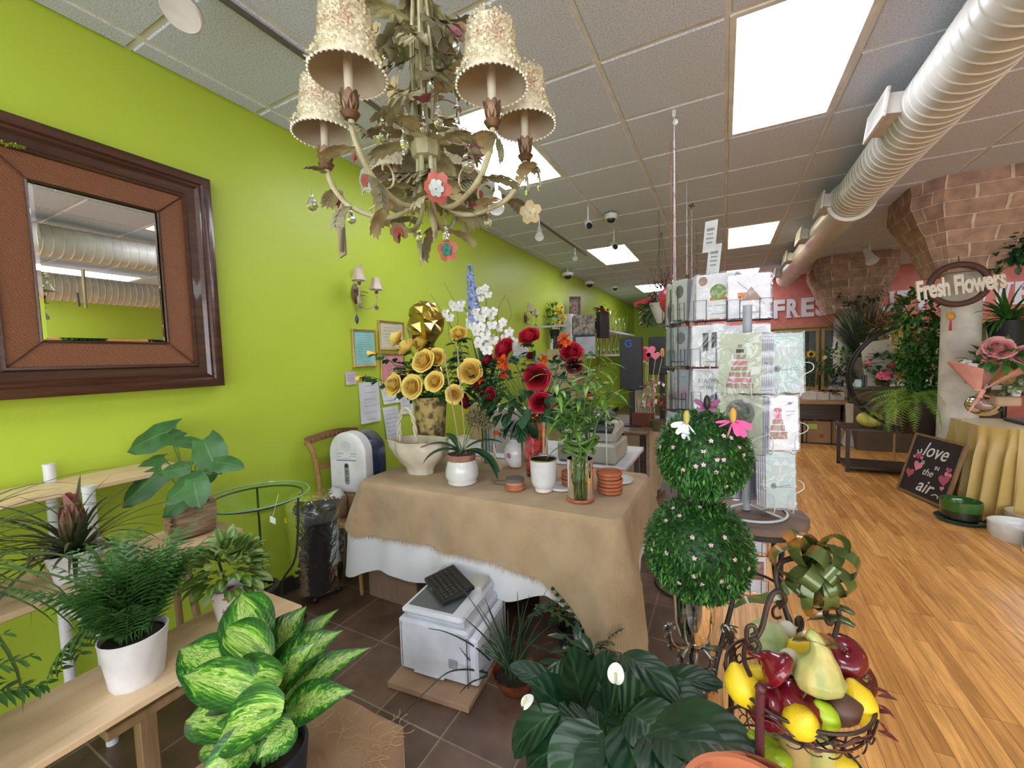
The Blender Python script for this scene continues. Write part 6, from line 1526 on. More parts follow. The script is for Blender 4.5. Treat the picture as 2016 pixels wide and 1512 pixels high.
tag(b.build('wire_ring', blackm), 'thin wire ring lying on the burlap behind the coasters', 'wire')
# white pot with gold rim
c = V((-.885, 2.06, ZT)); t = thing('gold_rim_pot', 'white footed ceramic pot with a gold rim and black inside', 'pot', c)
MB().lathe([(0, .004), (.048, .004), (.05, .012), (.05, .022), (.062, .035), (.07, .06), (.073, .12), (.0745, .182), (.070, .182), (.068, .12), (.06, .05), (0, .04)], c, 48).build('pot_body', mat('pot_white_gloss', (.72, .72, .72), .2, coat=.5), t)
MB().lathe([(.0745, .179), (.0752, .183), (.073, .186), (.0698, .184)], c, 48).build('gold_rim', gold, t)
MB().lathe([(.0690, .180), (.0665, .12), (.058, .052), (0, .045)], c, 40).build('dark_lining', mat('lining_black', (.01, .01, .01), .6), t)
MB().lathe([(0, 0), (.049, 0), (.049, .004), (0, .004)], c, 36).build('clay_foot', terracotta, t)
# small flowered white vase behind
c = V((-1.255, 2.46, ZT)); t = thing('rose_print_vase', 'round white vase printed with pink roses on a clay saucer', 'vase', c)
MB().lathe([(0, .006), (.05, .006), (.078, .05), (.085, .10), (.07, .155), (.045, .18), (.05, .195), (.044, .195), (.04, .18), (.06, .15)], c, 40).build('vase_body', ceramic, t)
MB().lathe([(0, 0), (.055, 0), (.06, .01), (0, .008)], c, 30).build('saucer', terracotta, t)
b = MB(); b.merge(rose_mb(.03, rnd, n=2), orient((.1, -1, .1), c+V((-.015, -.083, .09)))); b.v = [V((v.x, c.y-.082+(v.y-c.y+.082)*.12, v.z)) for v in b.v]; b.build('rose_print', leafmat('print_pink', (.62, .20, .30)), t)
rose('small orange red bud leaning out of the rose print vase', 978, 852, 2.3, 11, c+V((0, 0, .19)), ror, None, (-.4, -.8, .3), .4, 1, name='orange_bud', nleaf=1)
# lucky bamboo
c = V((-.655, 2.0, ZT)); t = thing('bamboo_vase', 'clear cylinder vase of green water with lucky bamboo roots', 'vase', c+V((0, 0, .014)))
cb = c+V((0, 0, .0135))
MB().lathe([(0, 0), (.064, 0), (.066, .006), (.066, .205), (.0635, .205), (.0635, .008), (0, .006)], cb, 40).build('glass_wall', vglass, t)
b = MB()
for i in range(90):
 a = rnd.uniform(0, 6.28); q = rnd.uniform(0, .034); z0 = rnd.uniform(.006, .02)
 b.tube([cb+V((q*1.6*math.cos(a), q*1.6*math.sin(a), z0)), cb+V((q*math.cos(a), q*math.sin(a), .07+rnd.uniform(0, .03)))], .0045, 6)
b.build('root_tangle', mat('root_green', (.26, .32, .03), .7, c2=(.10, .15, .015)), t)
MB().lathe([(0, .007), (.0625, .007), (.0628, .10), (0, .10)], cb, 36).build('green_water', glassmat('algae_water', (.32, .40, .04), .05, 1.33), t)
saucer('bamboo_saucer', 'terracotta saucer under the lucky bamboo vase', c, .072, .018, terracotta)
bs = mat('bamboo_green', (.10, .22, .03), .35, c2=(.05, .13, .02), sc_=30); lb_ = leafmat('bamboo_leaf', (.12, .27, .035), tip=(.20, .38, .06), rough=.4)
BT = [(1085, 735, 1.95), (1105, 790, 1.92), (1140, 760, 2.0), (1185, 745, 2.05), (1215, 745, 2.05), (1165, 700, 2.05), (1200, 790, 2.0), (1130, 820, 1.9), (1180, 720, 2.1), (1100, 830, 1.95)]
for k, (tx, ty, y) in enumerate(BT):
 e = W(tx, ty, y=y); t = thing('lucky_bamboo', 'curly lucky bamboo stalk with its leaf tuft, %s in the cylinder vase' % ['leaning far left', 'low at the left', 'left of centre', 'right of centre', 'leaning far right', 'tallest at the back', 'low at the right', 'shortest in front', 'behind the right tuft', 'lowest left tuft'][k], 'bamboo', cb, 0, 'lucky bamboo stalks')
 P = []; cur = cb+V((.025*math.cos(k*.7), .025*math.sin(k*.7), .09))
 lean = (e-cur)
 for i in range(22):
  q = i/21; cl_ = math.sin(PI*min(1, max(0, (q-.15)/.5)))*.028; P.append(cur+V((lean.x*q**1.3, lean.y*q, lean.z*q))+V((cl_*math.cos(q*11+k), cl_*math.sin(q*11+k), .012*math.sin(q*11+k))))
 b = MB(); b.tube(smooth_path(P, 2), [.0062*(1-.55*i/42) for i in range(43)], 7); b.build('stalk', bs, t)
 b = MB()
 for i in range(14):
  q = P[-1-rnd.randrange(0, 9)]; a = rnd.uniform(0, 6.28); el = rnd.uniform(-.1, 1.1); b.leaf(q, (math.cos(a)*math.cos(el), math.sin(a)*math.cos(el), math.sin(el)), rnd.uniform(.10, .17), rnd.uniform(.019, .028), rnd.uniform(.4, 1.3), .3, 7, 'lance')
 b.build('leaves', lb_, t)
b = MB()
for k in range(3):
 a0 = k*1.3; cc = cb+V((.012*(k-1), 0, .235+.035*k)); pts = [cc+V((.080*math.cos(a)*(1+.1*math.sin(3*a)), .055*math.sin(a), .016*math.sin(2*a+k))) for a in [a0+5.4*i/30 for i in range(31)]]; b.tube(pts, .0088, 8)
tag(b.build('bamboo_coils', bs), 'thick green bamboo coils looping round above the glass rim', 'bamboo')
# saucer stacks right and behind
for k in range(6): saucer('terracotta_saucer', 'terracotta saucer in the tall stack right of the bamboo vase, %s' % ['lowest', 'second from below', 'third from below', 'third from above', 'second from above', 'topmost and widest'][k], V((-.545+.004*rnd.uniform(-1, 1), 2.17, ZT+.0195*k)), .066+.002*(k % 2) if k < 5 else .071, .021, terracotta, 'terracotta saucers right of the bamboo')
for k in range(4): saucer('terracotta_saucer', 'terracotta saucer in the stack behind the bamboo vase, %s' % ['lowest', 'second', 'third', 'topmost'][k], V((-.77, 2.22, ZT+.0195*k)), .066+.002*(k % 2), .021, terracotta, 'terracotta saucers behind the bamboo')
saucer('white_saucer', 'flat white saucer at the back right corner of the table', V((-.55, 2.39, ZT)), .085, .018, ceramic, 'white saucers on the table')
saucer('white_saucer', 'white saucer peeking out left of the terracotta stack behind the bamboo', V((-.81, 2.14, ZT)), .075, .016, ceramic, 'white saucers on the table')
# ================================================================== RIGHT FOREGROUND
rnd = random.Random(41)
# ---- topiary on glass urn and silver stand
tl = [leafmat('topi_dark', (.013, .07, .012)), leafmat('topi_mid', (.035, .15, .02)), leafmat('topi_light', (.09, .27, .04))]
t = thing('topiary', 'double ball boxwood topiary dotted with tiny pale pink flowers', 'topiary', (-.075, 1.55, .60))
BALLS = [(V((-.080, 1.55, .812)), .178, 'lower_ball'), (V((-.064, 1.55, 1.150)), .152, 'upper_ball')]
pf = mat('topi_flower', (.72, .50, .56), .6); fwr = []
for (c, R_, nm) in BALLS:
 b = MB(); b.ball(c, (R_*.9,)*3, 0, 24, 16)
 n = 5200 if nm == 'lower_ball' else 4200
 for i in range(n):
  z = 1-2*(i+.5)/n; a = i*2.39996; q = math.sqrt(1-z*z); d = V((q*math.cos(a), q*math.sin(a), z))
  tang = (d+rdir(rnd)*.95).normalized()
  b.leaf(c+d*R_*rnd.uniform(.88, .98), tang, rnd.uniform(.017, .027), rnd.uniform(.006, .009), .4, .25, 2, 'lance', rnd.choice((0, 1, 1, 2)))
 b.build(nm, tl, t)
b = MB(); b.tube([(-.085, 1.55, .60), (-.078, 1.55, 1.1)], .008, 6); b.build('trunk', mat('trunk', (.1, .07, .03), .8), t)
b = MB()
for (px, py, k) in ((1360, 985, 0), (1400, 868, 1), (1425, 858, 1), (1385, 888, 1), (1412, 905, 1), (1425, 905, 1), (1385, 915, 1), (1370, 918, 1), (1410, 930, 1), (1430, 958, 1), (1345, 925, 1), (1300, 880, 1), (1456, 880, 1), (1440, 862, 1), (1465, 895, 1), (1325, 880, 1),
     (1311, 1025, 0), (1338, 1015, 0), (1378, 998, 0), (1363, 1058, 0), (1427, 1058, 0), (1400, 1073, 0), (1367, 1099, 0), (1447, 1102, 0), (1366, 1135, 0), (1382, 1151, 0), (1435, 1156, 0), (1283, 1082, 0), (1312, 1089, 0), (1420, 1145, 0), (1337, 1148, 0), (1475, 1120, 0), (1325, 1000, 0)):
 c, R_, _ = BALLS[k]; d = (W(px, py, y=2)-CAM).normalized(); oc = CAM-c; bq = oc.dot(d); disc = bq*bq-(oc.dot(oc)-(R_*1.02)**2)
 if disc < 0: p = CAM+d*(-bq); p = c+(p-c).normalized()*R_*1.02
 else: p = CAM+d*(-bq-math.sqrt(disc))
 b = MB(); flower5(b, p, (p-c).normalized(), .0078, 0, 1, 5, .7); b.build('tiny_flower', [pf, mat('pink_centre', (.5, .12, .2), .6)], t)
def butterfly(label, px, py, R_, cA, cB, cC, k, name):
 c, RR_, _ = BALLS[1]; p = W(px, py, y=1.44); t = thing(name, label, 'butterfly ornament', p)
 b = MB()
 for (ux, uz, L, w_) in k: b.leaf(p, (ux, -.25, uz), L, w_, .3, .15, 5, 'petal', up=(0, -1, .2))
 b.build('wings', cA, t); b = MB()
 for i in range(26): a = rnd.uniform(0, 6.28); b.leaf(p, (math.cos(a)*.6, -.3, abs(math.sin(a))*1.2-.2), .022, .004, .3, .1, 3, 'strap')
 b.build('feather_tuft', cB, t)
 MB().ball(p+V((0, -.006, .018)), (.010, .01, .024), 0, 10, 8).build('body', cC, t)
butterfly('white and teal feather butterfly on the left top of the topiary', 1352, 832, .03, mat('feather_white', (.72, .74, .76), .7), mat('feather_teal', (.03, .09, .13), .7), mat('body_yellow', (.55, .45, .12), .7),
   [(-.9, -.2, .05, .022), (-.6, -.7, .05, .02), (-.2, -1, .055, .02), (.15, -1, .06, .012), (.6, -.8, .045, .006)], 'white_butterfly')
butterfly('bright pink feather butterfly on the right top of the topiary', 1443, 828, .03, mat('feather_pink', (.78, .10, .32), .7), mat('feather_rose', (.45, .14, .10), .7), mat('body_orange', (.65, .38, .08), .7),
   [(.9, -.3, .055, .025), (.6, -.8, .06, .025), (.2, -.6, .05, .02), (-.9, -.1, .05, .010), (-.3, -1, .05, .006), (-1, -.5, .045, .006)], 'pink_butterfly')
butterfly('small mauve feather butterfly behind the top of the topiary', 1392, 803, .03, mat('feather_mauve', (.25, .08, .18), .7), MATS['feather_rose'], blackm, [(-.8, .6, .045, .02), (.8, .6, .045, .02), (-.7, -.2, .03, .015), (.7, -.2, .03, .015)], 'mauve_butterfly')
# silver stand
silver = mat('tarnished_silver', (.42, .43, .45), .28, 1, c2=(.10, .10, .11), sc_=30)
t = thing('silver_urn_stand', 'ornate silver candle stand with twisted stem and a glass cup under the topiary', 'stand', (-.09, 1.55, 0))
X0, Y0_ = -.092, 1.55
b = MB(); b.lathe([(.0, .452), (.03, .455), (.055, .49), (.066, .54), (.068, .60), (.072, .64), (.0705, .64), (.066, .60), (.064, .54), (.052, .495), (0, .462)], (X0, Y0_, 0), 36); b.build('glass_cup', vglass, t)
b = MB(); tw = lambda a, r, z: r*(1+.16*math.cos(3*a+z*95)); b.lathe([(.014, .10+.36*i/60) for i in range(61)], (X0, Y0_, 0), 24, fn=tw); b.build('twisted_stem', silver, t)
b = MB()
for k in range(3):
 a = k*2*PI/3+.35+PI/2; u = V((math.cos(a), math.sin(a), 0)); c0 = V((X0, Y0_, 0))
 def q(r, z): return c0+u*r+V((0, 0, z))
 b.tube(smooth_path([q(.015, .455), q(.06, .46), q(.10, .485), q(.115, .53), q(.105, .56), q(.09, .55), q(.095, .535)], 5), [.009]*12+[.007]*12+[.005]*7, 7)
 b.tube(smooth_path([q(.02, .455), q(.055, .42), q(.05, .38), q(.03, .365), q(.045, .34), q(.055, .31), q(.035, .285), q(.018, .30)], 5), .006, 7)
 for (r, z) in ((.10, .485), (.115, .53), (.06, .46), (.055, .42), (.055, .31), (.05, .38), (.118, .56)):
  for j in range(4): b.leaf(q(r, z), u*rnd.uniform(.2, 1)+V((0, 0, rnd.uniform(-.6, 1))), .026, .012, .8, .3, 3, 'oval')
  b.ball(q(r, z), .008, 0, 7, 5)
b.build('scroll_arms', silver, t)
b = MB(); b.lathe([(0, 0), (.10, 0), (.10, .008), (.05, .03), (.02, .07), (.016, .10), (0, .10)], (X0, Y0_, 0), 32); b.build('base', silver, t)
# ---- round stool with iron scroll legs
t = thing('iron_stool', 'small round wood topped table with black iron scroll legs under the white card rack', 'table', (.12, 2.28, 0))
tm = woodmat('reclaimed_top', (.17, .115, .09), (.075, .05, .045), 'x', sc_=2, stretch=5, c3=(.26, .17, .12))
MB().lathe([(0, .685), (.225, .685), (.237, .69), (.237, .715), (.232, .72), (0, .72)], (.12, 2.28, 0), 48).build('round_top', tm, t)
MB().lathe([(.20, .66), (.228, .66), (.228, .686), (.20, .686)], (.12, 2.28, 0), 40).build('rim_band', blackm, t)
for (fx, fy) in ((-.04, 1.96), (.33, 2.50), (.36, 2.06), (-.13, 2.50)):
 c0 = V((.12, 2.28, 0)); e = V((fx, fy, 0)); u = (e-c0).normalized(); w_ = (e-c0).length; b = MB()
 def q(r, z): return c0+u*r+V((0, 0, z))
 b.tube(smooth_path([q(.17, .665), q(.155, .5), q(.17, .35), q(w_*.72, .2), q(w_*.90, .10), q(w_*.98, .03), q(w_*1.10, .012), q(w_*1.2, .04), q(w_*1.17, .085), q(w_*1.08, .08), q(w_*1.09, .05)], 6), .0115, 8)
 b.tube(spiral(q(w_*.62, .17), .012, .05, 0, 5.2, 20, u, (0, 0, 1)), .007, 6); b.build('leg', blackm, t)
b = MB(); b.tube([V((.12+.14*math.cos(a), 2.28+.14*math.sin(a), .34)) for a in [2*PI*i/36 for i in range(36)]], .007, 6, closed=True); b.build('stretcher_ring', blackm, t)
# ---- card racks
wirew = mat('wire_white', (.66, .68, .72), .35); wireb = mat('wire_black', (.03, .03, .035), .4); lav = mat('pole_grey', (.42, .44, .52), .45)
t = thing('white_card_rack', 'white wire spinner rack of greeting cards standing on the round table', 'card rack', (.10, 2.28, .72))
rc0 = V((.10, 2.28, .72))
b = MB(); b.tube([rc0+V((0, 0, .004)), rc0+V((0, 0, 1.0))], .02, 12); b.build('pole', lav, t)
b = MB(); b.tube([rc0+V((.17*math.cos(a), .17*math.sin(a), .007)) for a in [2*PI*i/40 for i in range(40)]], .006, 6, closed=True)
for k in range(3): a = k*2*PI/3-.5; b.tube([rc0+V((.17*math.cos(a), .17*math.sin(a), .007)), rc0+V((0, 0, .035))], .005, 6)
b.build('ring_base', wirew, t)
def pocket(par, c, yaw, w_, h, wm_, style):
 """wire pocket: c is the bottom centre of the card, facing yaw"""
 f = V((math.sin(yaw), -math.cos(yaw), 0)); r = V((math.cos(yaw), math.sin(yaw), 0)); z = V((0, 0, 1)); b = MB(); fr = f*.03
 if style == 'w':
  for s in (-1, 1): b.tube(smooth_path([c+r*s*w_*.5-f*.02+z*h*.5, c+r*s*w_*.62+fr*.6+z*h*.48, c+r*s*w_*.60+fr+z*h*.38, c+r*s*w_*.30+fr+z*h*.26, c+r*s*w_*.30+fr-z*.008, c+r*s*w_*.30-f*.02-z*.008], 3), .0022, 5)
  b.tube([c-r*w_*.5-f*.02-z*.008, c+r*w_*.5-f*.02-z*.008], .0022, 5)
 else:
  for (a_, b_) in ((-.5, -.22), (.22, .5)): b.tube([c+r*w_*a_+fr-z*.006, c+r*w_*a_+fr+z*h*.42, c+r*w_*b_+fr+z*h*.42, c+r*w_*b_+fr-z*.006], .0022, 5)
  b.tube([c-r*w_*.5+fr-z*.006, c+r*w_*.5+fr-z*.006], .003, 5); b.tube([c-r*w_*.5-f*.02-z*.006, c+r*w_*.5-f*.02-z*.006], .003, 5)
  for s in (-1, 1): b.tube([c+r*s*w_*.5-f*.02-z*.006, c+r*s*w_*.5+fr-z*.006], .003, 5)
 b.build('wire_pocket', wm_, par)
CM = {}
def cm(n, c, c2=None, s=20, **k): return mat('card_'+n, c, .5, c2=c2, sc_=s, **k)
cards = dict(cream=cm('cream', (.60, .63, .52), (.56, .59, .49), 4), mint=cm('mint', (.48, .62, .60), (.55, .60, .58), 9), white=cm('white', (.80, .79, .81), (.77, .76, .78), 5), lav=cm('lavender', (.62, .61, .69), (.57, .56, .65), 5), blue=cm('paleblue', (.50, .58, .66), (.6, .62, .66), 12),
    green=cm('sage', (.48, .56, .42), (.6, .62, .5), 12), pinkp=cm('pinkpurple', (.52, .28, .45), (.66, .55, .62), 10), grey=cm('greyfloral', (.35, .34, .36), (.62, .60, .60), 30))
tan_ = mat('print_tan', (.44, .30, .24), .7); prd = mat('print_red', (.60, .05, .04), .6); pgn = mat('print_green', (.16, .30, .10), .6, c2=(.35, .42, .12), sc_=60); pdk = mat('print_dark', (.10, .10, .12), .7); por = mat('print_orange', (.70, .25, .05), .6); pgr = mat('print_grey', (.33, .32, .35), .7); ppk = mat('print_pink', (.62, .34, .38), .7)
def card(label, c, yaw, w_, h, mt, art=None, lean=.06, sleeve=True, grp=None, name='greeting_card'):
 f = V((math.sin(yaw), -math.cos(yaw), 0)); r = V((math.cos(yaw), math.sin(yaw), 0)); M = frame_at(V(c)+V((0, 0, h/2)), r, V((0, 0, 1))-f*lean)
 t = thing(name, label, 'card', c, 0, grp); b = MB(); b.box((0, 0, 0), (w_*.94, .0022, h*.95)); b.xf(M); b.build('card_paper', mt, t)
 if art:
  mbs = {}
  for (kind, x, z, a_, h_, m_) in art:
   q = mbs.setdefault(m_.name, (MB(), m_))[0]; y = -.0018
   if kind == 'r': q.box((x*w_, y, z*h), (a_*w_, .0008, h_*h))
   elif kind == 'o': q.lathe([(0, 0), (1, 0), (1, .0008), (0, .0008)], (x*w_, y, z*h), 20, ax=(0, -1, 0), sx=a_*w_/2, sy=h_*h/2)
   elif kind == 'l': q.tube([V((x*w_, y, z*h)), V((a_*w_, y, h_*h))], .0011, 4)
   elif kind == 't': tb_ = text_mb(a_, h_*h, ext=.0004); q.merge(tb_, Matrix.Translation((x*w_, y, z*h)))
   elif kind == 'tri': q.prism([(x*w_-a_*w_/2, y, z*h-h_*h/2), (x*w_+a_*w_/2, y, z*h-h_*h/2), (x*w_, y, z*h+h_*h/2)], 0, (0, -.0006, 0))
  for nm_, (q, m_) in mbs.items(): q.xf(M); q.build('print_'+nm_.replace('print_', ''), m_, t, flat=True)
 if sleeve: b = MB(); b.box((0, -.001, 0), (w_, .006, h)); b.xf(M); b.build('clear_sleeve', film, t)
 return t
ORD = ['nearest the front card', 'second behind the front card', 'third behind the front card', 'fourth behind the front card', 'last in the pocket']
def back(n, c, yaw, w_, h, mt, grp, lb, dx=.0):
 f = V((math.sin(yaw), -math.cos(yaw), 0)); r = V((math.cos(yaw), math.sin(yaw), 0)); o_ = None
 for k in range(n):
  q = V(c)-f*(.009*(k+1))+r*dx*(k+1)
  if o_ is None: o_ = card(lb, V(c), yaw, w_, h*.97, mt, None, .06, True, grp); o_['label'] = lb+', '+ORD[0]; o_.location = V(c)-f*.009+r*dx; base = V(c)
  else: dup(o_, q, 0, lb+', '+ORD[k])
cake = [('r', 0, -.36, .62, .07, tan_), ('r', 0, -.27, .52, .06, ppk), ('r', 0, -.18, .46, .07, tan_), ('r', 0, -.09, .38, .06, tan_), ('r', 0, 0, .32, .06, ppk), ('r', 0, .10, .26, .07, tan_), ('r', 0, .19, .17, .06, pdk), ('r', 0, .27, .10, .05, tan_)]
bow = [('tri', -.12, .30, .3, .10, paperw), ('tri', .14, .30, .3, .10, paperw), ('r', -.02, .20, .10, .16, paperw), ('l', -.3, -.12, .35, -.12, pgr), ('o', -.22, -.10, .18, .10, pgr), ('o', -.22, -.10, .14, .07, cards['mint']), ('l', -.1, -.12, .3, -.08, pgr), ('r', -.3, -.33, .16, .14, cards['blue']), ('r', .3, -.36, .2, .12, cards['blue'])]
cake2 = [('o', -.08, .22, .22, .09, ppk), ('r', -.08, .12, .2, .09, ppk), ('r', -.08, .02, .28, .09, tan_), ('r', -.08, -.09, .38, .10, tan_), ('r', -.06, -.22, .46, .13, tan_), ('l', .12, .3, .34, .36, pgr), ('l', .16, .2, .38, .2, pgr), ('l', .16, .12, .36, .16, pgr), ('o', .24, .34, .12, .05, pgr)]
oval = [('o', 0, .18, .62, .46, pgr), ('o', 0, .18, .50, .37, cards['cream']), ('o', -.15, .24, .14, .10, ppk), ('o', .14, .22, .16, .11, pgr), ('o', 0, .08, .3, .1, pgr), ('l', -.3, -.2, .3, -.2, pgr), ('l', -.25, -.27, .25, -.27, pgr)]
G = 'cards on the white rack'
def wc(px, pyb, y, lift=0): return W(px, pyb, y=y)
# (label, bottom-centre pixel, depth, yaw, width px, height px, paper, art, extra cards behind)
WR = [('cream card with tiered brown cake, top left pocket of the white rack', 1456, 777, 2.12, -.25, 76, 124, 'cream', cake, 5, 'lav'), ('mint card with white ribbon bow, top right pocket of the white rack', 1545, 775, 2.18, .38, 64, 122, 'mint', bow, 5, 'lav'),
  ('grey card with floral oval, second left pocket behind the pink butterfly', 1456, 893, 2.12, -.25, 78, 118, 'cream', oval, 3, 'lav'), ('white card with drawn wedding cake, middle right pocket of the white rack', 1536, 888, 2.16, .34, 62, 112, 'white', cake2, 2, 'lav'),
  ('mint card with white bow, lowest right pocket of the white rack', 1536, 1002, 2.18, .34, 52, 116, 'mint', bow, 4, 'lav')]
for (lb, px, pb_, y, yaw, w_, h, mt, art, nb_, bm) in WR:
 c = W(px, pb_, y=y); dpt = (RM.transposed() @ (c-CAM)); dpt = -dpt.z; w2, h2 = w_/FPX*dpt/math.cos(abs(yaw)+.1), h/FPX*dpt
 card(lb, c, yaw, w2, h2, cards[mt], art, .05, True, G); back(nb_, c, yaw, w2, h2, cards[bm], G, 'sleeved card behind '+' '.join(lb.split(',')[0].split()[:7]), -.006 if yaw > 0 else .007); pocket(t if False else bpy.data.objects['white_card_rack'], c, yaw, w2, h2, wirew, 'w')
# envelopes seen edge on beside the pole
for k, (px, pb_, y, yaw) in enumerate(((1505, 770, 2.3, 1.2), (1500, 885, 2.3, 1.2), (1410, 890, 2.3, -1.1), (1478, 985, 2.35, .2), (1512, 1000, 2.26, 1.2))):
 c = W(px, pb_, y=y); card('lavender card turned sideways in the white rack, %s' % ['upper tier by the pole', 'middle tier by the pole', 'left side of the middle tier', 'low behind the pole', 'lowest tier by the pole'][k], c, yaw, .17, .26, cards['lav'], None, .03, True, G)
# ---- black rack behind
t = thing('black_card_rack', 'black wire floor spinner rack full of greeting cards with a small sign on top', 'card rack', (-.12, 2.72, 0))
bc0 = V((-.20, 2.78, 0)); R_ = t
b = MB(); b.tube([bc0, bc0+V((0, 0, 1.98))], .010, 10); b.build('pole', wireb, t)
b = MB(); b.tube([bc0+V((.2*math.cos(a), .2*math.sin(a), .01)) for a in [2*PI*i/36 for i in range(36)]], .006, 6, closed=True)
for k in range(4): b.tube([bc0+V((.2*math.cos(k*PI/2), .2*math.sin(k*PI/2), .01)), bc0+V((0, 0, .06))], .006, 6)
b.build('foot_ring', wireb, t)
b = MB()
for z in (1.22, 1.45, 1.70): b.tube([bc0+V((.10*math.cos(a), .10*math.sin(a), z)) for a in [2*PI*i/24 for i in range(24)]], .003, 5, closed=True)
for k in range(6): b.tube([bc0+V((.10*math.cos(k*PI/3), .10*math.sin(k*PI/3), .6)), bc0+V((.10*math.cos(k*PI/3), .10*math.sin(k*PI/3), 1.9))], .003, 5)
b.build('wire_cage', wireb, t)
leafc = [('o', .02, .08, .36, .34, pgn), ('r', .02, -.06, .36, .06, por), ('o', -.32, .34, .2, .2, tan_), ('o', .42, .30, .16, .3, pgr), ('l', -.2, -.2, .22, -.2, pgr), ('l', -.15, -.38, .18, -.38, pdk), ('r', .42, -.1, .12, .42, prd)]
umb = [('tri', .05, .05, .5, .3, tan_), ('l', -.25, .32, .25, -.1, pgr), ('l', -.1, .2, .35, -.2, pgr), ('r', -.15, .02, .2, .12, por), ('l', -.2, -.36, .25, -.36, pdk)]
suit = [('r', -.10, .08, .16, .42, pdk), ('r', .14, .12, .14, .36, pdk), ('r', .02, .2, .08, .3, paperw), ('l', -.15, -.38, .15, -.38, pdk)]
happy = [('t', 0, .18, 'HAPPY', .16, pgr), ('t', .02, .02, 'BIRTHDAY', .10, pgr), ('o', .2, -.22, .4, .2, mat('print_blue', (.08, .14, .4), .6)), ('o', .1, -.28, .3, .12, por)]
GB = 'cards on the black rack'
BR = [('white card with green plant drawing and red ribbon, top tier front of the black rack', 1412, 629, 2.50, -.15, 78, 92, 'white', leafc, 2), ('sleeved card with pale parasol drawing, top right of the black rack', 1474, 628, 2.46, .10, 66, 90, 'white', umb, 2),
  ('white card with small grey circle facing left in the top tier', 1338, 634, 2.70, -.6, 36, 84, 'white', [('o', 0, .2, .5, .3, pgr), ('l', -.2, -.2, .2, -.2, pdk)], 2), ('white card with purple oval at the far left of the top tier', 1321, 641, 2.80, -.75, 26, 82, 'white', [('o', 0, -.15, .7, .5, cards['pinkp'])], 1),
  ('card with two dark suits, middle tier of the black rack', 1396, 722, 2.50, -.15, 62, 84, 'white', suit, 2), ('sleeved plain card at the right of the middle tier behind the cream cake card', 1470, 722, 2.50, .10, 66, 84, 'white', None, 2), ('pale blue floral card facing left in the middle tier', 1340, 722, 2.70, -.6, 34, 80, 'blue', [('o', 0, .2, .6, .3, pgr)], 2),
  ('pale blue card at the far left of the middle tier', 1320, 722, 2.80, -.75, 24, 78, 'blue', None, 2), ('birthday card with grey lettering HAPPY BIRTHDAY in the lower tier', 1396, 806, 2.50, -.15, 58, 82, 'white', happy, 2), ('pink and purple butterfly card facing left in the lower tier', 1342, 806, 2.70, -.6, 34, 80, 'blue', [('o', .1, -.1, .5, .4, cards['pinkp']), ('l', -.3, .3, .3, .3, tan_)], 2),
  ('white card at the far left of the lower tier', 1322, 806, 2.80, -.75, 24, 76, 'white', [('o', 0, -.1, .6, .4, cards['pinkp'])], 1), ('pale blue card under the lower tier beside the topiary', 1330, 880, 2.70, -.6, 44, 70, 'blue', None, 1)]
for (lb, px, pb_, y, yaw, w_, h, mt, art, nb_) in BR:
 c = W(px, pb_, y=y); dpt = -(RM.transposed() @ (c-CAM)).z; w2, h2 = w_/FPX*dpt/max(.5, math.cos(yaw+.45)), h/FPX*dpt
 card(lb, c, yaw, w2, h2, cards[mt], art, .05, True, GB); back(nb_, c, yaw, w2, h2, cards['lav'], GB, 'sleeved card tucked behind the '+' '.join(lb.split(',')[0].split()[:6]), .004); pocket(R_, c, yaw, w2, h2, wireb, 'b')
for lb, px, pb_, w_, h, mt, art in (('pale card seen low behind the topiary, above the red brick card', 1487, 1088, 34, 58, 'white', [('l', -.3, .1, .3, .1, pgr)]), ('card with red brick picture, lowest beside the stool leg', 1484, 1166, 40, 72, 'white', [('r', .05, .12, .7, .5, mat('print_brick', (.30, .09, .06), .7, c2=(.45, .3, .25), sc_=30))])):
 c = W(px, pb_, y=2.66); dpt = -(RM.transposed() @ (c-CAM)).z; card(lb, c, .25, w_/FPX*dpt*1.1, h/FPX*dpt, cards[mt], art, .05, True, GB); pocket(R_, c, .25, w_/FPX*dpt*1.1, h/FPX*dpt, wireb, 'b')
for k in range(5):
 c = W(1362+3.2*k, 634+(k % 2)*2, y=2.66); card('lavender card standing on edge between the top pockets, %s from the left' % ['first', 'second', 'third', 'fourth', 'fifth'][k], c, -1.15-.12*k, .17, .27, cards['lav'], None, .1, False, GB)
for k in range(4):
 c = W(1358+4*k, 722, y=2.68); card('grey card standing on edge in the middle tier gap, %s from the left' % ['first', 'second', 'third', 'fourth'][k], c, -1.2-.12*k, .16, .24, cards['lav'], None, .06, False, GB)
for k in range(4):
 c = W(1357+5*k, 806, y=2.68); card('grey card standing on edge in the lower tier gap, %s from the left' % ['first', 'second', 'third', 'fourth'][k], c, -1.2-.12*k, .16, .24, cards['lav'], None, .06, False, GB)
sg = W(1398, 466, y=2.7); t2 = thing('price_sign', 'two white placards on a thin rod above the black card rack', 'sign', W(1405, 540, y=2.7))
b = MB(); b.tube([W(1408, 550, y=2.71), W(1404, 500, y=2.71)], .003, 5); b.build('rod', wireb, t2)
for (x0, y0, x1, y1) in ((1387, 434, 1409, 497), (1395, 480, 1416, 540)):
 a, c_ = W((x0+x1)/2, (y0+y1)/2, y=2.7-(.01 if x0 > 1390 else 0)), None; h = (y1-y0)/FPX*2.25; w_ = .085; M = frame_at(a, V((.75, -.6, -.12)), V((0, 0, 1)))
 b = MB(); b.box((0, 0, 0), (w_, .003, h)); b.xf(M); pl = b.build('placard', paperw, t2)
 b = MB();
 for q in range(4): b.box((0, -.0022, h*(.22-.14*q)), (w_*(.6-.1*(q % 2)), .0008, .008 if q else .016))
 b.xf(M); b.build('faded_print', pgr, pl)
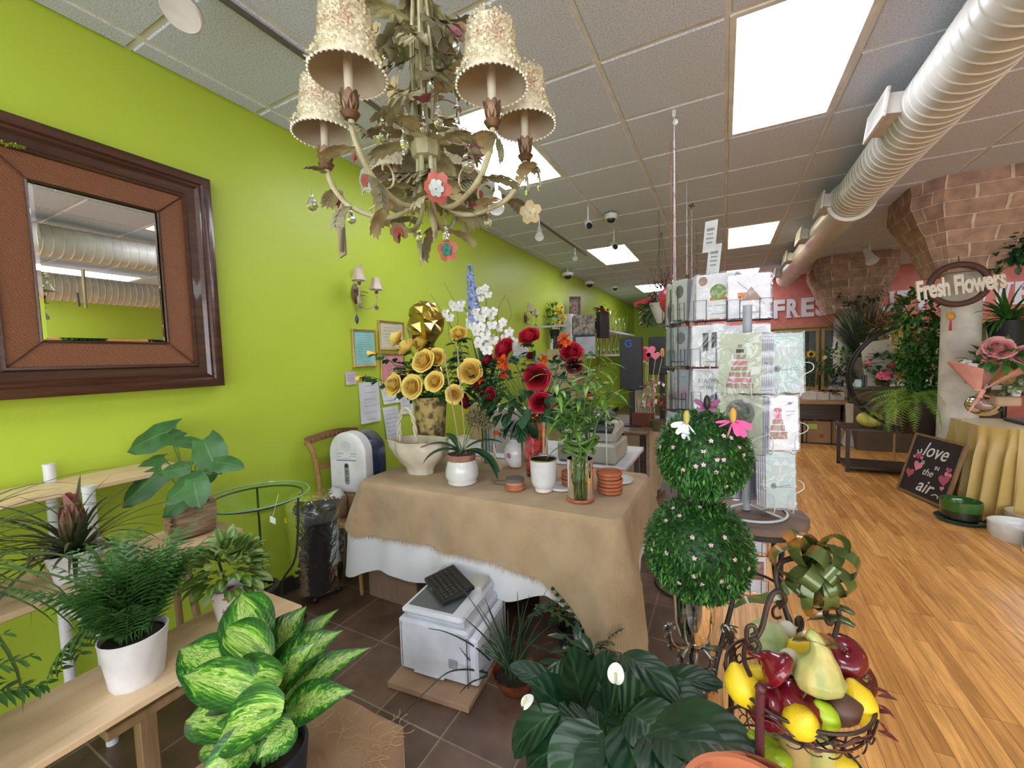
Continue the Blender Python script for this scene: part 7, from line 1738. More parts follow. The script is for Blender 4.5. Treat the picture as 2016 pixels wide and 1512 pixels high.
# ---- strings with curled ribbons from the ceiling
for k, (px, py, zb, m_, lb) in enumerate(((1327, 217, 1.75, wirew, 'thick white string with red curling ribbon hanging from the ceiling hook'), (1352, 356, 1.75, wirew, 'thin white string with dark curls left of the placards'), (1362, 396, 1.75, wirew, 'pale string with a bow at its top nearer the placards'), (1371, 440, 1.75, MATS['print_dark'], 'short dark curled ribbon beside the placards'))):
 p = W(px, py, z=3.04); p = V((p.x, min(p.y, 3.8), 3.04)) ; p = W(px, py, z=3.04) if p.y < 3.8 else W(px, py, y=3.8)
 t = thing('ribbon_string', lb, 'ribbon', (p.x, p.y, zb), 0, 'hanging strings by the card racks'); b = MB()
 for s in (-1, 1): b.tube([p, V((p.x+s*.006, p.y, zb))], .0022 if k == 0 else .0015, 5)
 if p.z < 3.0: b.tube([p, V((p.x, p.y, 3.04))], .0008, 3)
 b.build('string', m_, t)
 b = MB(); P = []; n_ = 90
 for i in range(n_+1):
  q = i/n_; z = p.z-.14-(p.z-.14-zb)*q; P.append(V((p.x+.022*math.cos(q*52)*(.4+.6*math.sin(q*9)**2), p.y+.022*math.sin(q*52), z)))
 b.tube(P, .0017, 4); b.build('curled_ribbon', mat('ribbon_red' if k in (0, 2) else 'ribbon_dark', (.38, .03, .04) if k in (0, 2) else (.10, .05, .05), .35), t)
 if k == 0: MB().ball((p.x+.008, p.y-.01, p.z-.08), (.016, .012, .02), 0, 8, 6).box((p.x, p.y, p.z-.02), (.02, .015, .04)).build('clip', whitem, t)
 if k == 2: b = MB(); flower5(b, (p.x, p.y-.01, p.z-.05), (0, -1, 0), .03, 0, 0, 4, .7); b.build('bow', MATS['ribbon_dark'], t)
# ---- fruit basket stand
iron = mat('iron_brown', (.065, .035, .028), .45, .3, c2=(.035, .02, .018), sc_=30)
FC = V((.130, .965, .80)); t = thing('fruit_basket_stand', 'two tier wrought iron basket stand with scrolls, heaped with imitation fruit', 'basket stand', (.14, 1.0, 0))
def wire_basket(name, c, R_, h, par, n=12):
 b = MB(); rim = lambda r, z, k=48, w=0: [c+V((r*math.cos(a), r*math.sin(a), z+w*math.sin(a*12))) for a in [2*PI*i/k for i in range(k)]]
 b.tube(rim(R_, h), .0035, 6, closed=True); b.tube(rim(R_*1.03, h-.012, 72, .007), .002, 5, closed=True); b.tube(rim(R_*.93, h*.45), .0022, 5, closed=True); b.tube(rim(R_*.55, 0), .003, 5, closed=True)
 for i in range(n):
  a = 2*PI*i/n; u = V((math.cos(a), math.sin(a), 0)); b.tube(smooth_path([c+u*R_*.05, c+u*R_*.55, c+u*R_*.9+V((0, 0, h*.4)), c+u*R_+V((0, 0, h))], 4), .002, 5)
  tn = V((-u.y, u.x, 0)); b.tube(spiral(c+u*R_*.98+tn*.012+V((0, 0, h*.6)), .004, .02, 0, 5.5, 14, tn, (0, 0, 1)), .0015, 4)
  b.tube(spiral(c+u*R_*.96-tn*.014+V((0, 0, h*.55)), .004, .018, PI, PI-5.5, 14, tn, (0, 0, 1)), .0015, 4)
 b.build(name, iron, par)
wire_basket('upper_basket', FC+V((0, 0, -.045)), .124, .075, t); wire_basket('lower_basket', V((.12, .965, .57)), .14, .075, t)
b = MB(); q0 = W(1497, 1330, y=.86); b.tube([V((q0.x, q0.y, 0)), V((q0.x, q0.y, .86))], .0085, 10); b.ball((q0.x, q0.y, .865), .010, 0, 8, 6); b.build('front_post', mat('post_maroon', (.10, .025, .03), .35), t)
for (px, y) in ((1640, .95), (1440, 1.12)):
 q0 = W(px, 1300, y=y); MB().tube([V((q0.x, q0.y, 0)), V((q0.x, q0.y, .80))], .0065, 8).build('rear_post', iron, t)
def pxpath(L, y0, y1):
 n = len(L); return smooth_path([W(px, py, y=y0+(y1-y0)*i/(n-1)) for i, (px, py) in enumerate(L)], 5)
for (L, y0, y1, r) in (([(1640, 1262), (1648, 1235), (1652, 1210), (1644, 1195), (1630, 1197), (1625, 1212), (1632, 1228), (1640, 1222)], .95, .95, .0045), ([(1477, 1330), (1465, 1300), (1468, 1270), (1485, 1258), (1495, 1272), (1488, 1284), (1480, 1277)], .88, .86, .0045),
      ([(1478, 1280), (1470, 1255), (1472, 1235), (1484, 1232), (1488, 1245), (1480, 1252)], .87, .87, .004), ([(1485, 1262), (1500, 1235), (1510, 1195), (1522, 1168), (1538, 1165), (1545, 1180), (1538, 1192), (1530, 1184)], .88, .94, .0048),
      ([(1535, 1168), (1528, 1140), (1532, 1115), (1545, 1104), (1570, 1100), (1600, 1110)], .94, .99, .0048)):
 b = MB(); b.tube(pxpath(L, y0, y1), r, 8); b.build('scroll', iron, t)
def skinfruit(name, label, px, py, y, prof, m_, ax=(0, 0, 1), n=28, fn=None, sc_=1, grp='imitation fruit in the upper basket', parts=None, cat_='fruit'):
 c = W(px, py, y=y); t = thing(name, label, cat_, c, 0, grp); MB().lathe([(r*sc_, z*sc_) for r, z in prof], c, n, ax=ax, fn=fn).build('skin', m_, t, ang=80); return t, c
apple = [(0, -.030), (.010, -.034), (.024, -.030), (.037, -.010), (.040, .008), (.036, .024), (.024, .034), (.010, .032), (.003, .026), (0, .024)]
lemon = [(0, -.042), (.006, -.040), (.012, -.034), (.026, -.020), (.031, 0), (.026, .020), (.012, .034), (.006, .040), (0, .042)]
ared = mat('apple_red', (.16, .005, .013), .18, coat=.6, c2=(.12, .004, .012), sc_=25); lyel = mat('lemon_yellow', (.80, .56, .02), .35, bump=.2, bsc=250); lgrn = mat('lime_green', (.36, .50, .02), .3)
def apple_(lb, px, py, y, s=1, ax=(.2, -.6, .7), m_=None):
 t, c = skinfruit('apple', lb, px, py, y, apple, m_ or ared, ax, sc_=s); u = V(ax).normalized(); MB().tube([c+u*.022*s, c+u*.042*s], .0016, 5).build('stalk', MATS['twig'], t); MB().lathe([(0, .0245), (.007, .0265), (.009, .0285)], c, 10, ax=ax).build('calyx', mat('calyx', (.30, .32, .05), .7), t)
apple_('glossy red apple at the front left of the basket', 1518, 1392, .90, 1.05, (-.7, -.6, .2)); apple_('red apple beside the front left one, above the round lemon', 1568, 1392, .90, 1.1, (.3, -.2, .9)); apple_('red apple at the right back rim', 1657, 1296, 1.03, 1.08, (.0, -.5, .8))
apple_('dark red apple low at the right behind the long gourd', 1680, 1335, 1.02, .9, (.5, -.5, .5), mat('plum_red', (.10, .01, .012), .3)); apple_('dark red apple half hidden under the long gourd', 1632, 1365, .97, .8, (.2, .2, .9), MATS['plum_red'])
def lem(lb, px, py, y, s, ax, m_=None, nm='lemon'): skinfruit(nm, lb, px, py, y, lemon, m_ or lyel, ax, sc_=s)
lem('long yellow lemon standing at the left rim', 1461, 1350, .90, 1.05, (-.35, .1, .9)); lem('round yellow lemon at the front rim', 1575, 1422, .86, .92, (.35, -.4, .8)); lem('yellow lemon at the right rim behind the wire curl', 1690, 1384, .95, .98, (-.25, .3, .9)); lem('yellow lemon between the gourds', 1578, 1283, 1.00, .85, (1, 0, .2)); lem('small yellow lemon beside the front post', 1490, 1335, .94, .8, (.8, .4, .2))
lem('green lime at the front right under the rim', 1625, 1410, .89, .72, (-.5, 0, .9), lgrn, 'lime'); lem('brown dried pod at the right front', 1655, 1395, .92, .9, (.9, .2, .3), mat('pod_brown', (.10, .045, .03), .5), 'dried_pod')
# gourds
gm = mat('gourd_cream', (.62, .50, .18), .35, c2=(.34, .38, .12), sc_=9, mapping=(3, 3, 1)); gg = mat('gourd_green', (.26, .34, .14), .4, c2=(.46, .48, .24), sc_=12, mapping=(1, 1, .4)); rg = mat('gourd_red', (.17, .006, .015), .2, coat=.6)
def tube_fruit(name, label, L, y0, y1, rad, m_, ridges=0, amp=.06):
 P = [W(px, py, y=y0+(y1-y0)*i/(len(L)-1)) for i, (px, py) in enumerate(L)]; SP = smooth_path(P, 6); k = len(SP); rs = [interp(rad, i/(k-1)) for i in range(k)]
 t = thing(name, label, 'gourd', P[len(P)//2], 0, 'gourds in the upper basket'); b = MB(); n = 36; b.tube(SP, rs, n)
 if ridges:
  for i in range(k):
   for j in range(n): v = b.v[i*n+j]; b.v[i*n+j] = SP[i]+(v-SP[i])*(1+amp*math.cos(ridges*2*PI*j/n))
 b.build('rind', m_, t, ang=80); return t
tube_fruit('long_neck_gourd', 'big cream and green gourd with curved neck on top of the fruit', [(1588, 1243), (1602, 1255), (1614, 1278), (1616, 1300), (1612, 1325), (1614, 1350), (1618, 1372)], .93, .90, [(0, .006), (.06, .011), (.25, .013), (.42, .02), (.6, .036), (.75, .042), (.88, .036), (.97, .018), (1, .002)], gm, 9, .035)
tube_fruit('green_gourd', 'round striped green gourd at the left back of the basket', [(1478, 1262), (1495, 1258), (1512, 1262), (1530, 1268), (1545, 1275)], 1.0, 1.03, [(0, .004), (.12, .026), (.35, .041), (.6, .042), (.85, .028), (1, .004)], gg, 8, .06)
tube_fruit('red_pear_gourd', 'dark red pear shaped fruit with a long neck pointing left', [(1472, 1283), (1490, 1288), (1508, 1296), (1524, 1310), (1538, 1322), (1550, 1332)], .90, .89, [(0, .005), (.3, .0095), (.45, .02), (.65, .035), (.85, .034), (.97, .016), (1, .003)], rg)
tag(MB().ball(W(1556, 1305, y=.95), (.022, .02, .028), 0, 14, 10).build('white_garlic', mat('garlic', (.62, .58, .42), .5)), 'small pale garlic bulb between the red and the long gourd', 'garlic')
tag(MB().ball(W(1549, 1240, y=1.06), (.018, .018, .02), 0, 14, 10).build('white_berry', mat('berry_white', (.62, .62, .52), .5)), 'small white ball behind the green gourd', 'ornament')
b = MB();
for (px, py, w_) in ((1560, 1262, .05), (1545, 1285, .04), (1590, 1222, .035), (1590, 1200, .03)): b.leaf(W(px, py, y=.95), (.6, -.3, .7) if py < 1270 else (.3, -.4, -.5), .08, w_, .8, .3, 7, 'oval', cols=4, wave=.05)
satin = mat('bow_satin', (.085, .115, .03), .25, .3, c2=(.45, .16, .035), sc_=11, contrast=(.36, .46), coat=.3)
tag(b.build('ribbon_tail', satin), 'green and copper ribbon tail curling down onto the fruit', 'ribbon')
b = MB(); rv = mat('vine_red', (.16, .03, .02), .7)
for i in range(16):
 a = rnd.uniform(-.3, 1.6); c = FC+V((.128*math.cos(a), .128*math.sin(a), rnd.uniform(-.0, .05))); b.leaf(c, (math.cos(a), math.sin(a), rnd.uniform(-.7, .8)), .028, .013, .6, .3, 3, 'oval')
for i in range(7):
 a = rnd.uniform(0, 6.28); pts = [FC+V((.126*math.cos(a+q*.16), .126*math.sin(a+q*.16), rnd.uniform(-.01, .02))) for q in range(6)]; b.tube(smooth_path(pts, 3), .0016, 4)
tag(b.build('vine_garland', rv), 'thin reddish vine with small leaves twisted round the basket rim', 'garland')
# bow
t = thing('ribbon_bow', 'big green and copper satin bow tied on top of the basket stand', 'bow', W(1600, 1110, y=.98))
bc = W(1603, 1115, y=.96)
LOOPS = [(-1, .25, .072, 0), (-.9, -.35, .06, .6), (.9, .6, .07, .3), (.55, .9, .055, -.4), (-.4, .8, .065, .5), (.8, -.3, .06, .2), (.2, -.9, .07, .1), (-.5, -.8, .06, -.4), (.6, -.8, .055, .5), (0, .4, .05, 1.0), (.1, 0, .045, .7), (-.2, -.2, .05, -.6)]
for k, (ux, uz, L, rl_) in enumerate(LOOPS):
 d = V((ux, -.35+.25*math.sin(k*2.1), uz)).normalized(); sd = rotv(basis(d)[1], d, rl_); nn = sd.cross(d).normalized(); b = MB()
 def fn(u, v, d=d, sd=sd, nn=nn, L=L):
  a = u*2*PI-PI; r_ = L*(.5+.5*math.cos(a)); return bc+d*r_*1.1+nn*(math.sin(a)*L*.42)+sd*((v-.5)*.030*(.45+.55*math.sin(u*PI)))
 b.grid(fn, 20, 3); b.build('loop', satin, t, ang=80)
b = MB(); b.ball(bc, (.014, .014, .014), 0, 10, 8); b.build('knot', satin, t)
for L in ([(1600, 1130), (1590, 1160), (1588, 1190), (1595, 1215)], [(1570, 1130), (1545, 1160), (1510, 1178), (1470, 1180), (1445, 1195)], [(1590, 1090), (1578, 1065), (1562, 1050), (1545, 1062)], [(1610, 1100), (1618, 1070), (1640, 1055), (1665, 1065), (1668, 1090)]):
 P = pxpath(L, .96, .94); b = MB(); k = len(P); wv_ = .011
 vs = [];
 for i, p in enumerate(P): tg = (P[min(i+1, k-1)]-P[max(i-1, 0)]).normalized(); sd = tg.cross(V((.3, -1, .2))).normalized(); sd = rotv(sd, tg, i*.09); vs += [p-sd*wv_, p+sd*wv_]
 b.add(vs, [(2*i, 2*i+1, 2*i+3, 2*i+2) for i in range(k-1)], 0, [(i/k, 0) for i in range(k) for _ in (0, 1)]); b.build('ribbon_end', satin, t)
# lower basket fruit and film
def pear(lb, px, py, y, s, m_, ax, nm='pear'): skinfruit(nm, lb, px, py, y, [(0, -.034), (.02, -.031), (.033, -.012), (.032, .006), (.020, .03), (.012, .045), (.006, .05), (0, .05)], m_, ax, sc_=s, grp='fruit in the lower basket')
pear('yellow green pear at the left of the lower basket', 1512, 1478, .93, .9, lgrn, (-.6, 0, .4)); pear('tan pear in the middle of the lower basket', 1560, 1468, .95, 1.15, mat('pear_tan', (.50, .36, .14), .4), (-.2, -.3, 1)); pear('pale green pear right of the tan one', 1612, 1488, .95, 1.0, mat('pear_pale', (.52, .50, .16), .4), (.1, -.2, 1)); skinfruit('lemon', 'yellow lemon at the right of the lower basket', 1645, 1505, .95, lemon, lyel, (1, 0, .3), sc_=.9, grp='fruit in the lower basket')
skinfruit('lime', 'small lime peeking out beside the tan pear in the lower basket', 1530, 1495, .90, lemon, lgrn, (1, .4, 0), sc_=.7, grp='fruit in the lower basket')
# terracotta pot with film at the bottom edge
c = W(1478, 1560, y=.70); t = thing('clay_pot', 'terracotta pot wrapped in clear film at the bottom edge of the photo', 'pot', (c.x, .72, 0)); c = V((c.x, .72, 0)); zr = W(1478, 1592, y=.70).z-.03
MB().lathe([(0, zr-.25), (.07, zr-.25), (.095, zr-.03), (.104, zr-.03), (.106, zr), (.096, zr), (.09, zr-.04), (.07, zr-.2)], c, 40).build('pot_body', mat('clay_bright', (.62, .20, .09), .6), t)
b = MB(); b.lathe([(.112, zr-.05), (.115, zr-.0), (.111, zr+.012)], c, 30, fn=lambda a, r, z: r*(1+.06*math.sin(a*9+z*60))); b.build('film_wrap', film, t)
b = MB(); b.tube([V((c.x+.02+.1*math.cos(a), c.y+.02+.1*math.sin(a), zr-.01)) for a in [PI*.1+PI*.9*i/20 for i in range(21)]], .006, 6); b.build('copper_rim', mat('rim_copper', (.5, .16, .1), .4), t)
tag(MB().lathe([(0, 0), (.13, 0), (.13, zr-.25), (0, zr-.25)], c, 28).build('plinth', darkwood), 'dark round plinth under the film wrapped clay pot', 'plinth')

# ---- peace lily
LM = leafmat('lily_leaf', (.009, .042, .016), rough=.38, vein=26, rib=(.03, .09, .035), ribw=.03)
t = thing('peace_lily', 'large dark leaved peace lily with two white blooms, bottom centre foreground', 'potted plant', (-.30, 1.1, 0)); pc = V((-.30, 1.12, 0))
rpot('pot', pc, .12, .22, mat('pot_black', (.02, .02, .022), .5), t); MB().lathe([(.11, .19), (0, .20)], pc, 20).build('soil', soil, t)
LL = [(1150, 1400, 1122, 1282, 66, 1.12, 1.08, 0), (1095, 1345, 1008, 1314, 40, 1.14, 1.08, 0), (1130, 1420, 1060, 1350, 70, 1.08, 1.02, .5), (1100, 1400, 1002, 1492, 56, 1.0, .92, 1), (1160, 1450, 1030, 1525, 78, .98, .9, 1), (1185, 1440, 1095, 1560, 88, .95, .84, 1), (1205, 1460, 1180, 1590, 90, .95, .82, 1),
  (1160, 1420, 1075, 1440, 60, 1.05, 1.0, .6), (1225, 1405, 1305, 1330, 76, 1.1, 1.12, .3), (1240, 1405, 1325, 1475, 88, 1.02, .94, 1), (1225, 1430, 1262, 1545, 80, .98, .88, 1), (1290, 1425, 1462, 1482, 92, .98, .86, .8), (1225, 1290, 1320, 1365, 50, 1.16, 1.05, 1.2), (1300, 1440, 1420, 1545, 92, .94, .82, 1), (1250, 1370, 1370, 1385, 62, 1.12, 1.05, .8),
  (1190, 1420, 1240, 1345, 66, 1.16, 1.16, .3), (1170, 1380, 1195, 1290, 44, 1.22, 1.24, .2), (1270, 1450, 1350, 1560, 86, .92, .82, 1), (1215, 1400, 1150, 1330, 60, 1.2, 1.22, .4), (1110, 1440, 1040, 1480, 60, 1.1, 1.05, .8), (1290, 1350, 1400, 1340, 46, 1.2, 1.15, .9), (1080, 1370, 1130, 1300, 40, 1.22, 1.25, .3)]
lv = MB(); sm = MB()
for (bx, by, tx, ty, w_, y0_, y1_, dr) in LL:
 A, B = W(bx, by, y=y0_), W(tx, ty, y=y1_); L = (B-A).length; dd = ((B-A).normalized()+V((0, 0, .35*dr))).normalized(); dpt = (A-CAM).length
 lv.leaf(A, dd, L*1.05, w_/FPX*dpt*.95, .9*dr, .22, 12, 'oval', up=(.1, -.35, 1), cols=6, wave=.008)
 r0 = pc+V((rnd.uniform(-.03, .03), rnd.uniform(-.03, .03), .2)); sm.tube(smooth_path([r0, r0.lerp(A, .6)+V((0, 0, .05)), A], 5), .003, 5)
for i in range(26):
 a = rnd.uniform(0, 6.28); e = rnd.uniform(.2, 1.1); lv.leaf(pc+V((0, 0, .25)), (math.cos(a)*math.cos(e), math.sin(a)*math.cos(e), math.sin(e)), rnd.uniform(.18, .26), .07, 1.2, .25, 8, 'oval', cols=4)
lv.build('leaves', LM, t, ang=80); sm.build('leaf_stalks', leafmat('stalk_green', (.03, .10, .025)), t)
def spathe(px, py, y, s, dirv, root):
 p = W(px, py, y=y); f = V(dirv).normalized(); u = basis(f)[2]; b = MB()
 def fn(a, r_):
  q = (a-.5)*2*PI; rr_ = r_*s*(.62+.38*(1-abs((a-.5)*2))**.8*1.0); return p+basis(f)[1]*math.sin(q)*rr_*.85+u*(math.cos(q)*rr_+r_*s*.1)+f*(-.25*s*r_*r_+.25*s*abs(math.sin(q))**2*r_)
 b.grid(fn, 24, 5); return p, b
spm = mat('spathe_white', (.82, .83, .74), .4, sss=.2)
for k, (px, py, y, s, dv, root) in enumerate(((1212, 1334, 1.02, .030, (.1, -1, .5), (1180, 1440)), (1034, 1384, 1.0, .026, (-.3, -.5, .9), (1090, 1440)))):
 p, b = spathe(px, py, y, s, dv, None); b.build('white_bloom', spm, t, ang=80)
 f = V(dv).normalized(); MB().tube([p+f*.004-basis(f)[2]*.01, p+f*.010+basis(f)[2]*.012], .003, 7).build('spadix', mat('spadix', (.62, .62, .40), .7), t)
 q = W(*root, y=1.08); MB().tube(smooth_path([p-basis(f)[2]*s*.5, p.lerp(q, .5)+V((.01, 0, 0)), q, pc+V((0, 0, .2))], 5), .0026, 6).build('bloom_stalk', MATS['stalk_green'], t)
# ---- spiky plant in copper bowl
c = V((-.835, 1.56, 0)); t = thing('spiky_sansevieria', 'clump of dark pencil-like spiky leaves in a copper bowl on the tiles', 'potted plant', c)
def scallop(a, r, z): return r*(1+(.04*abs(math.sin(a*8)) if z > .07 else 0))
MB().lathe([(0, 0), (.045, 0), (.075, .03), (.095, .07), (.102, .095), (.096, .093), (.088, .07), (.06, .03), (0, .03)], c, 64, fn=scallop).build('copper_bowl', mat('copper', (.42, .14, .06), .35, .7, c2=(.25, .07, .03), sc_=20), t)
MB().lathe([(.085, .07), (0, .085)], c, 20).build('soil', soil, t)
sv = mat('spike_green', (.018, .05, .022), .35, c2=(.035, .08, .035), sc_=14, mapping=(1, 1, 4)); sv2 = mat('spike_dark', (.012, .035, .018), .35)
tips = [(912, 1160), (955, 1178), (990, 1182), (1018, 1164), (1042, 1172), (1075, 1164), (905, 1205), (865, 1232), (912, 1215), (960, 1195), (1000, 1200), (1030, 1190), (1060, 1240), (905, 1272), (880, 1262), (1085, 1230), (940, 1215), (1015, 1215), (975, 1225), (1050, 1205), (930, 1240), (1090, 1262), (1070, 1210), (985, 1215), (940, 1190)]
b = MB()
for k, (tx, ty) in enumerate(tips):
 a = rnd.uniform(0, 6.28); r0 = c+V((.05*math.cos(a)*rnd.random(), .05*math.sin(a)*rnd.random(), .08)); e = W(tx, ty, y=1.56+rnd.uniform(-.18, .1)); b.tube(smooth_path([r0, r0.lerp(e, .5)+V((0, 0, .03)), e], 5), [.0072-.0064*(i/10) for i in range(11)], 6)
b.build('spikes', sv, t)
b = MB()
for L, y0, y1 in (([(960, 1325), (920, 1318), (880, 1325), (840, 1360), (805, 1395), (778, 1422)], 1.5, 1.15), ([(960, 1330), (925, 1345), (905, 1365)], 1.5, 1.35), ([(965, 1300), (930, 1270), (880, 1245), (843, 1237)], 1.5, 1.35), ([(950, 1320), (925, 1300), (905, 1275)], 1.5, 1.4)):
 P = pxpath(L, y0, y1); k = len(P); b.tube(P, [.0045-.0036*i/k for i in range(k)], 6)
b.build('drooping_spikes', sv2, t)
# dark plants behind under the table
t = thing('zz_plant', 'dark glossy leafed plant in the shadow under the table right corner', 'potted plant', (-.62, 1.75, 0)); b = MB()
for i in range(8):
 a = rnd.uniform(0, 6.28); e = rnd.uniform(.9, 1.5); frond(b, (-.50, 1.74, .12), (math.cos(a)*math.cos(e), math.sin(a)*math.cos(e), math.sin(e)), rnd.uniform(.25, .42), 8, .045, .02, .7, 0, 1, rnd, 'oval', seg=3, stem=.004)
b.build('fronds', [leafmat('zz_leaf', (.015, .055, .02), rough=.25), MATS['stalk_green']], t); rpot('pot', V((-.50, 1.72, 0)), .10, .14, MATS['pot_black'], t)
t = thing('bead_plant', 'thin stems with dark rounded leaves reaching up beside the back board', 'potted plant', (-.72, 1.9, 0)); b = MB()
for (tx, ty) in ((1062, 1195), (1075, 1200), (1050, 1210), (1090, 1225)):
 e = W(tx, ty, y=1.70); P = smooth_path([V((-.70, 1.9, .1)), V((-.70, 1.85, .3)), e], 7); b.tube(P, .002, 4, 1)
 for i, p in enumerate(P[4:]):
  for s in (-1, 1): b.leaf(p, (s*.9, -.3, .3*s), .035, .02, .3, .3, 3, 'oval')
b.build('stems_with_leaves', [MATS['zz_leaf'], MATS['stalk_green']], t); rpot('pot', V((-.70, 1.92, 0)), .07, .12, MATS['pot_black'], t)
t = thing('shade_plant', 'mixed dark green foliage crowding behind the peace lily', 'potted plant', (-.45, 1.5, 0)); b = MB(); bush(b, (-.46, 1.48, .26), (.13, .10, .14), 60, .09, .04, rnd, 'oval', m=0, zmin=-.4)
b.build('foliage', [MATS['zz_leaf']], t); rpot('pot', V((-.48, 1.5, 0)), .09, .16, MATS['pot_black'], t)
# ================================================================== CHANDELIER
rnd = random.Random(51)
CC = V((-.69, .886, 0)); pal = mat('painted_leaf', (.56, .50, .30), .5, c2=(.30, .27, .15), sc_=22); pal2 = mat('painted_olive', (.27, .25, .14), .5, c2=(.16, .145, .08), sc_=22); armm = mat('arm_ivory', (.50, .47, .28), .5, c2=(.32, .30, .18), sc_=25)
t = thing('chandelier', 'ornate painted metal chandelier with six beaded shades, leaves, flowers and crystal drops', 'chandelier', (CC.x, CC.y, 3.045))
b = MB(); b.tube([CC+V((0, 0, 3.02)), CC+V((0, 0, 2.02))], .009, 10); b.lathe([(0, 3.045), (.06, 3.045), (.055, 3.02), (.02, 3.0), (0, 3.0)], CC, 24)
for k in range(6): a = k*PI/3; u = V((math.cos(a), math.sin(a), 0)); b.tube(smooth_path([CC+u*.018+V((0, 0, 2.06)), CC+u*.03+V((0, 0, 2.25)), CC+u*.012+V((0, 0, 2.5))], 5), .004, 6)
b.build('stem', armm, t)
b = MB(); b.lathe([(.012, 2.02), (.034, 2.025), (.038, 2.045), (.034, 2.07), (.015, 2.075)], CC, 24, fn=lambda a, r, z: r*(1+.05*math.cos(8*a))); b.build('hub', armm, t)
SP = [(686, 151), (968, 172), (1033, 249), (895, 344), (780, 344), (639, 267)]
capz = mat('capiz_shell', (.76, .71, .54), .12, c2=(.62, .47, .36), sc_=22, coat=.8, contrast=(.30, .44)); shin = mat('shade_lining', (.50, .44, .34), .8)
shade0 = None; cupm = mat('cup_bronze', (.22, .13, .075), .38, .6, c2=(.10, .06, .04), sc_=30)
for k, (px, py) in enumerate(SP):
 p = W(px, py, z=2.08); u = (p-CC); u.z = 0; R_ = u.length; u.normalize()
 q = lambda r, z: CC+u*r+V((0, 0, z))
 arm = MB(); P = smooth_path([q(.02, 2.03), q(.026, 1.96), q(.05, 1.90), q(.11, 1.875), q(R_-.06, 1.90), q(R_-.015, 1.95), q(R_, 2.0)], 6); arm.tube(P, .0065, 8); am = arm.build('arm', armm, t)
 b = MB()
 for i in range(8): a = 2*PI*i/8; b.leaf(q(R_, 1.998), (math.cos(a)*.95, math.sin(a)*.95, 1), .055, .028, -.6, .35, 5, 'oval')
 b.lathe([(0, 1.994), (.012, 1.996), (.02, 2.008), (0, 2.01)], q(R_, 0), 12); b.build('candle_cup', cupm, am)
 MB().tube([q(R_, 2.0), q(R_, 2.12)], .0095, 12).build('candle', mat('candle_ivory', (.62, .56, .45), .6), am)
 if shade0 is None:
  c = q(R_, 2.08); b = MB(); sp_ = [(.075, 0), (.060, .022), (.051, .05), (.047, .08), (.045, .11), (.041, .125)]; b.lathe(sp_, c, 40)
  for i in range(1500):
   j = rnd.random()*.125; a = rnd.uniform(0, 2*PI); r_ = interp([(z, r) for r, z in sp_], j)+.002; n_ = V((math.cos(a), math.sin(a), .15)); b.leaf(c+n_*r_+V((0, 0, j)), (n_*.3+rdir(rnd)*.8+V((0, 0, .2))), .007, .006, .3, .3, 2, 'oval')
  for i in range(40): a = 2*PI*i/40; b.ball(c+V((.075*math.cos(a), .075*math.sin(a), 0)), .0034, 0, 5, 4)
  shade0 = b.build('lamp_shade', capz, t); c0_ = c; b = MB(); b.lathe([(r-.003, z+.001) for r, z in sp_], c, 36); lin0 = b.build('shade_lining', shin, shade0)
 else:
  s2 = shade0.copy(); COL.objects.link(s2); l2 = lin0.copy(); COL.objects.link(l2); l2.parent = s2; s2.location = q(R_, 2.08)-c0_
 b = MB()
 for i, (r, z, L) in enumerate(((.04, 1.93, .10), (.08, 1.885, .11), (.13, 1.88, .10), (R_-.05, 1.905, .09), (R_-.02, 1.945, .085), (R_, 1.985, .06))):
  tn = V((-u.y, u.x, 0))*(1 if i % 2 else -1); acanthus(b, q(r, z), u*rnd.uniform(-.2, .8)+tn*.8+V((0, 0, rnd.uniform(-.7, .9))), L, L*.45, i % 2)
 b.tube(spiral(q(R_*.62, 1.93), .008, .035, 0, 4.6, 16, u, (0, 0, 1)), .0025, 5, 0)
 b.build('arm_leaves', [pal, pal2], t)
b = MB()
for i in range(15): a = i*.9; acanthus(b, CC+V((.015*math.cos(a), .015*math.sin(a), 1.99)), (math.cos(a), math.sin(a), -.9+.1*(i % 3)), .13, .05, i % 2, droop=-.5)
for i in range(9): a = i*.8+.2; acanthus(b, CC+V((.03*math.cos(a), .03*math.sin(a), 2.06)), (math.cos(a), math.sin(a), .5), .13, .05, i % 2)
b.build('hub_leaves', [pal, pal2], t)
b = MB()
for i in range(34):
 a = i*2.4; z = 2.16+.55*(i/34); acanthus(b, CC+V((.02*math.cos(a), .02*math.sin(a), z)), (math.cos(a)*.7, math.sin(a)*.7, -.9 if i % 3 else .8), .15+.03*(i % 2), .062, i % 2, droop=-.7 if i % 3 else .8)
b.build('stem_leaves', [pal, pal2], t)
mv = mat('petal_mauve', (.32, .10, .12), .5, c2=(.18, .05, .07), sc_=20); rdp = mat('petal_rust', (.38, .09, .065), .5, c2=(.30, .06, .05), sc_=30); wh = mat('petal_bluewhite', (.42, .47, .45), .5); ylw = mat('petal_ochre', (.46, .36, .19), .5); tg = mat('petal_teal', (.02, .16, .11), .5)
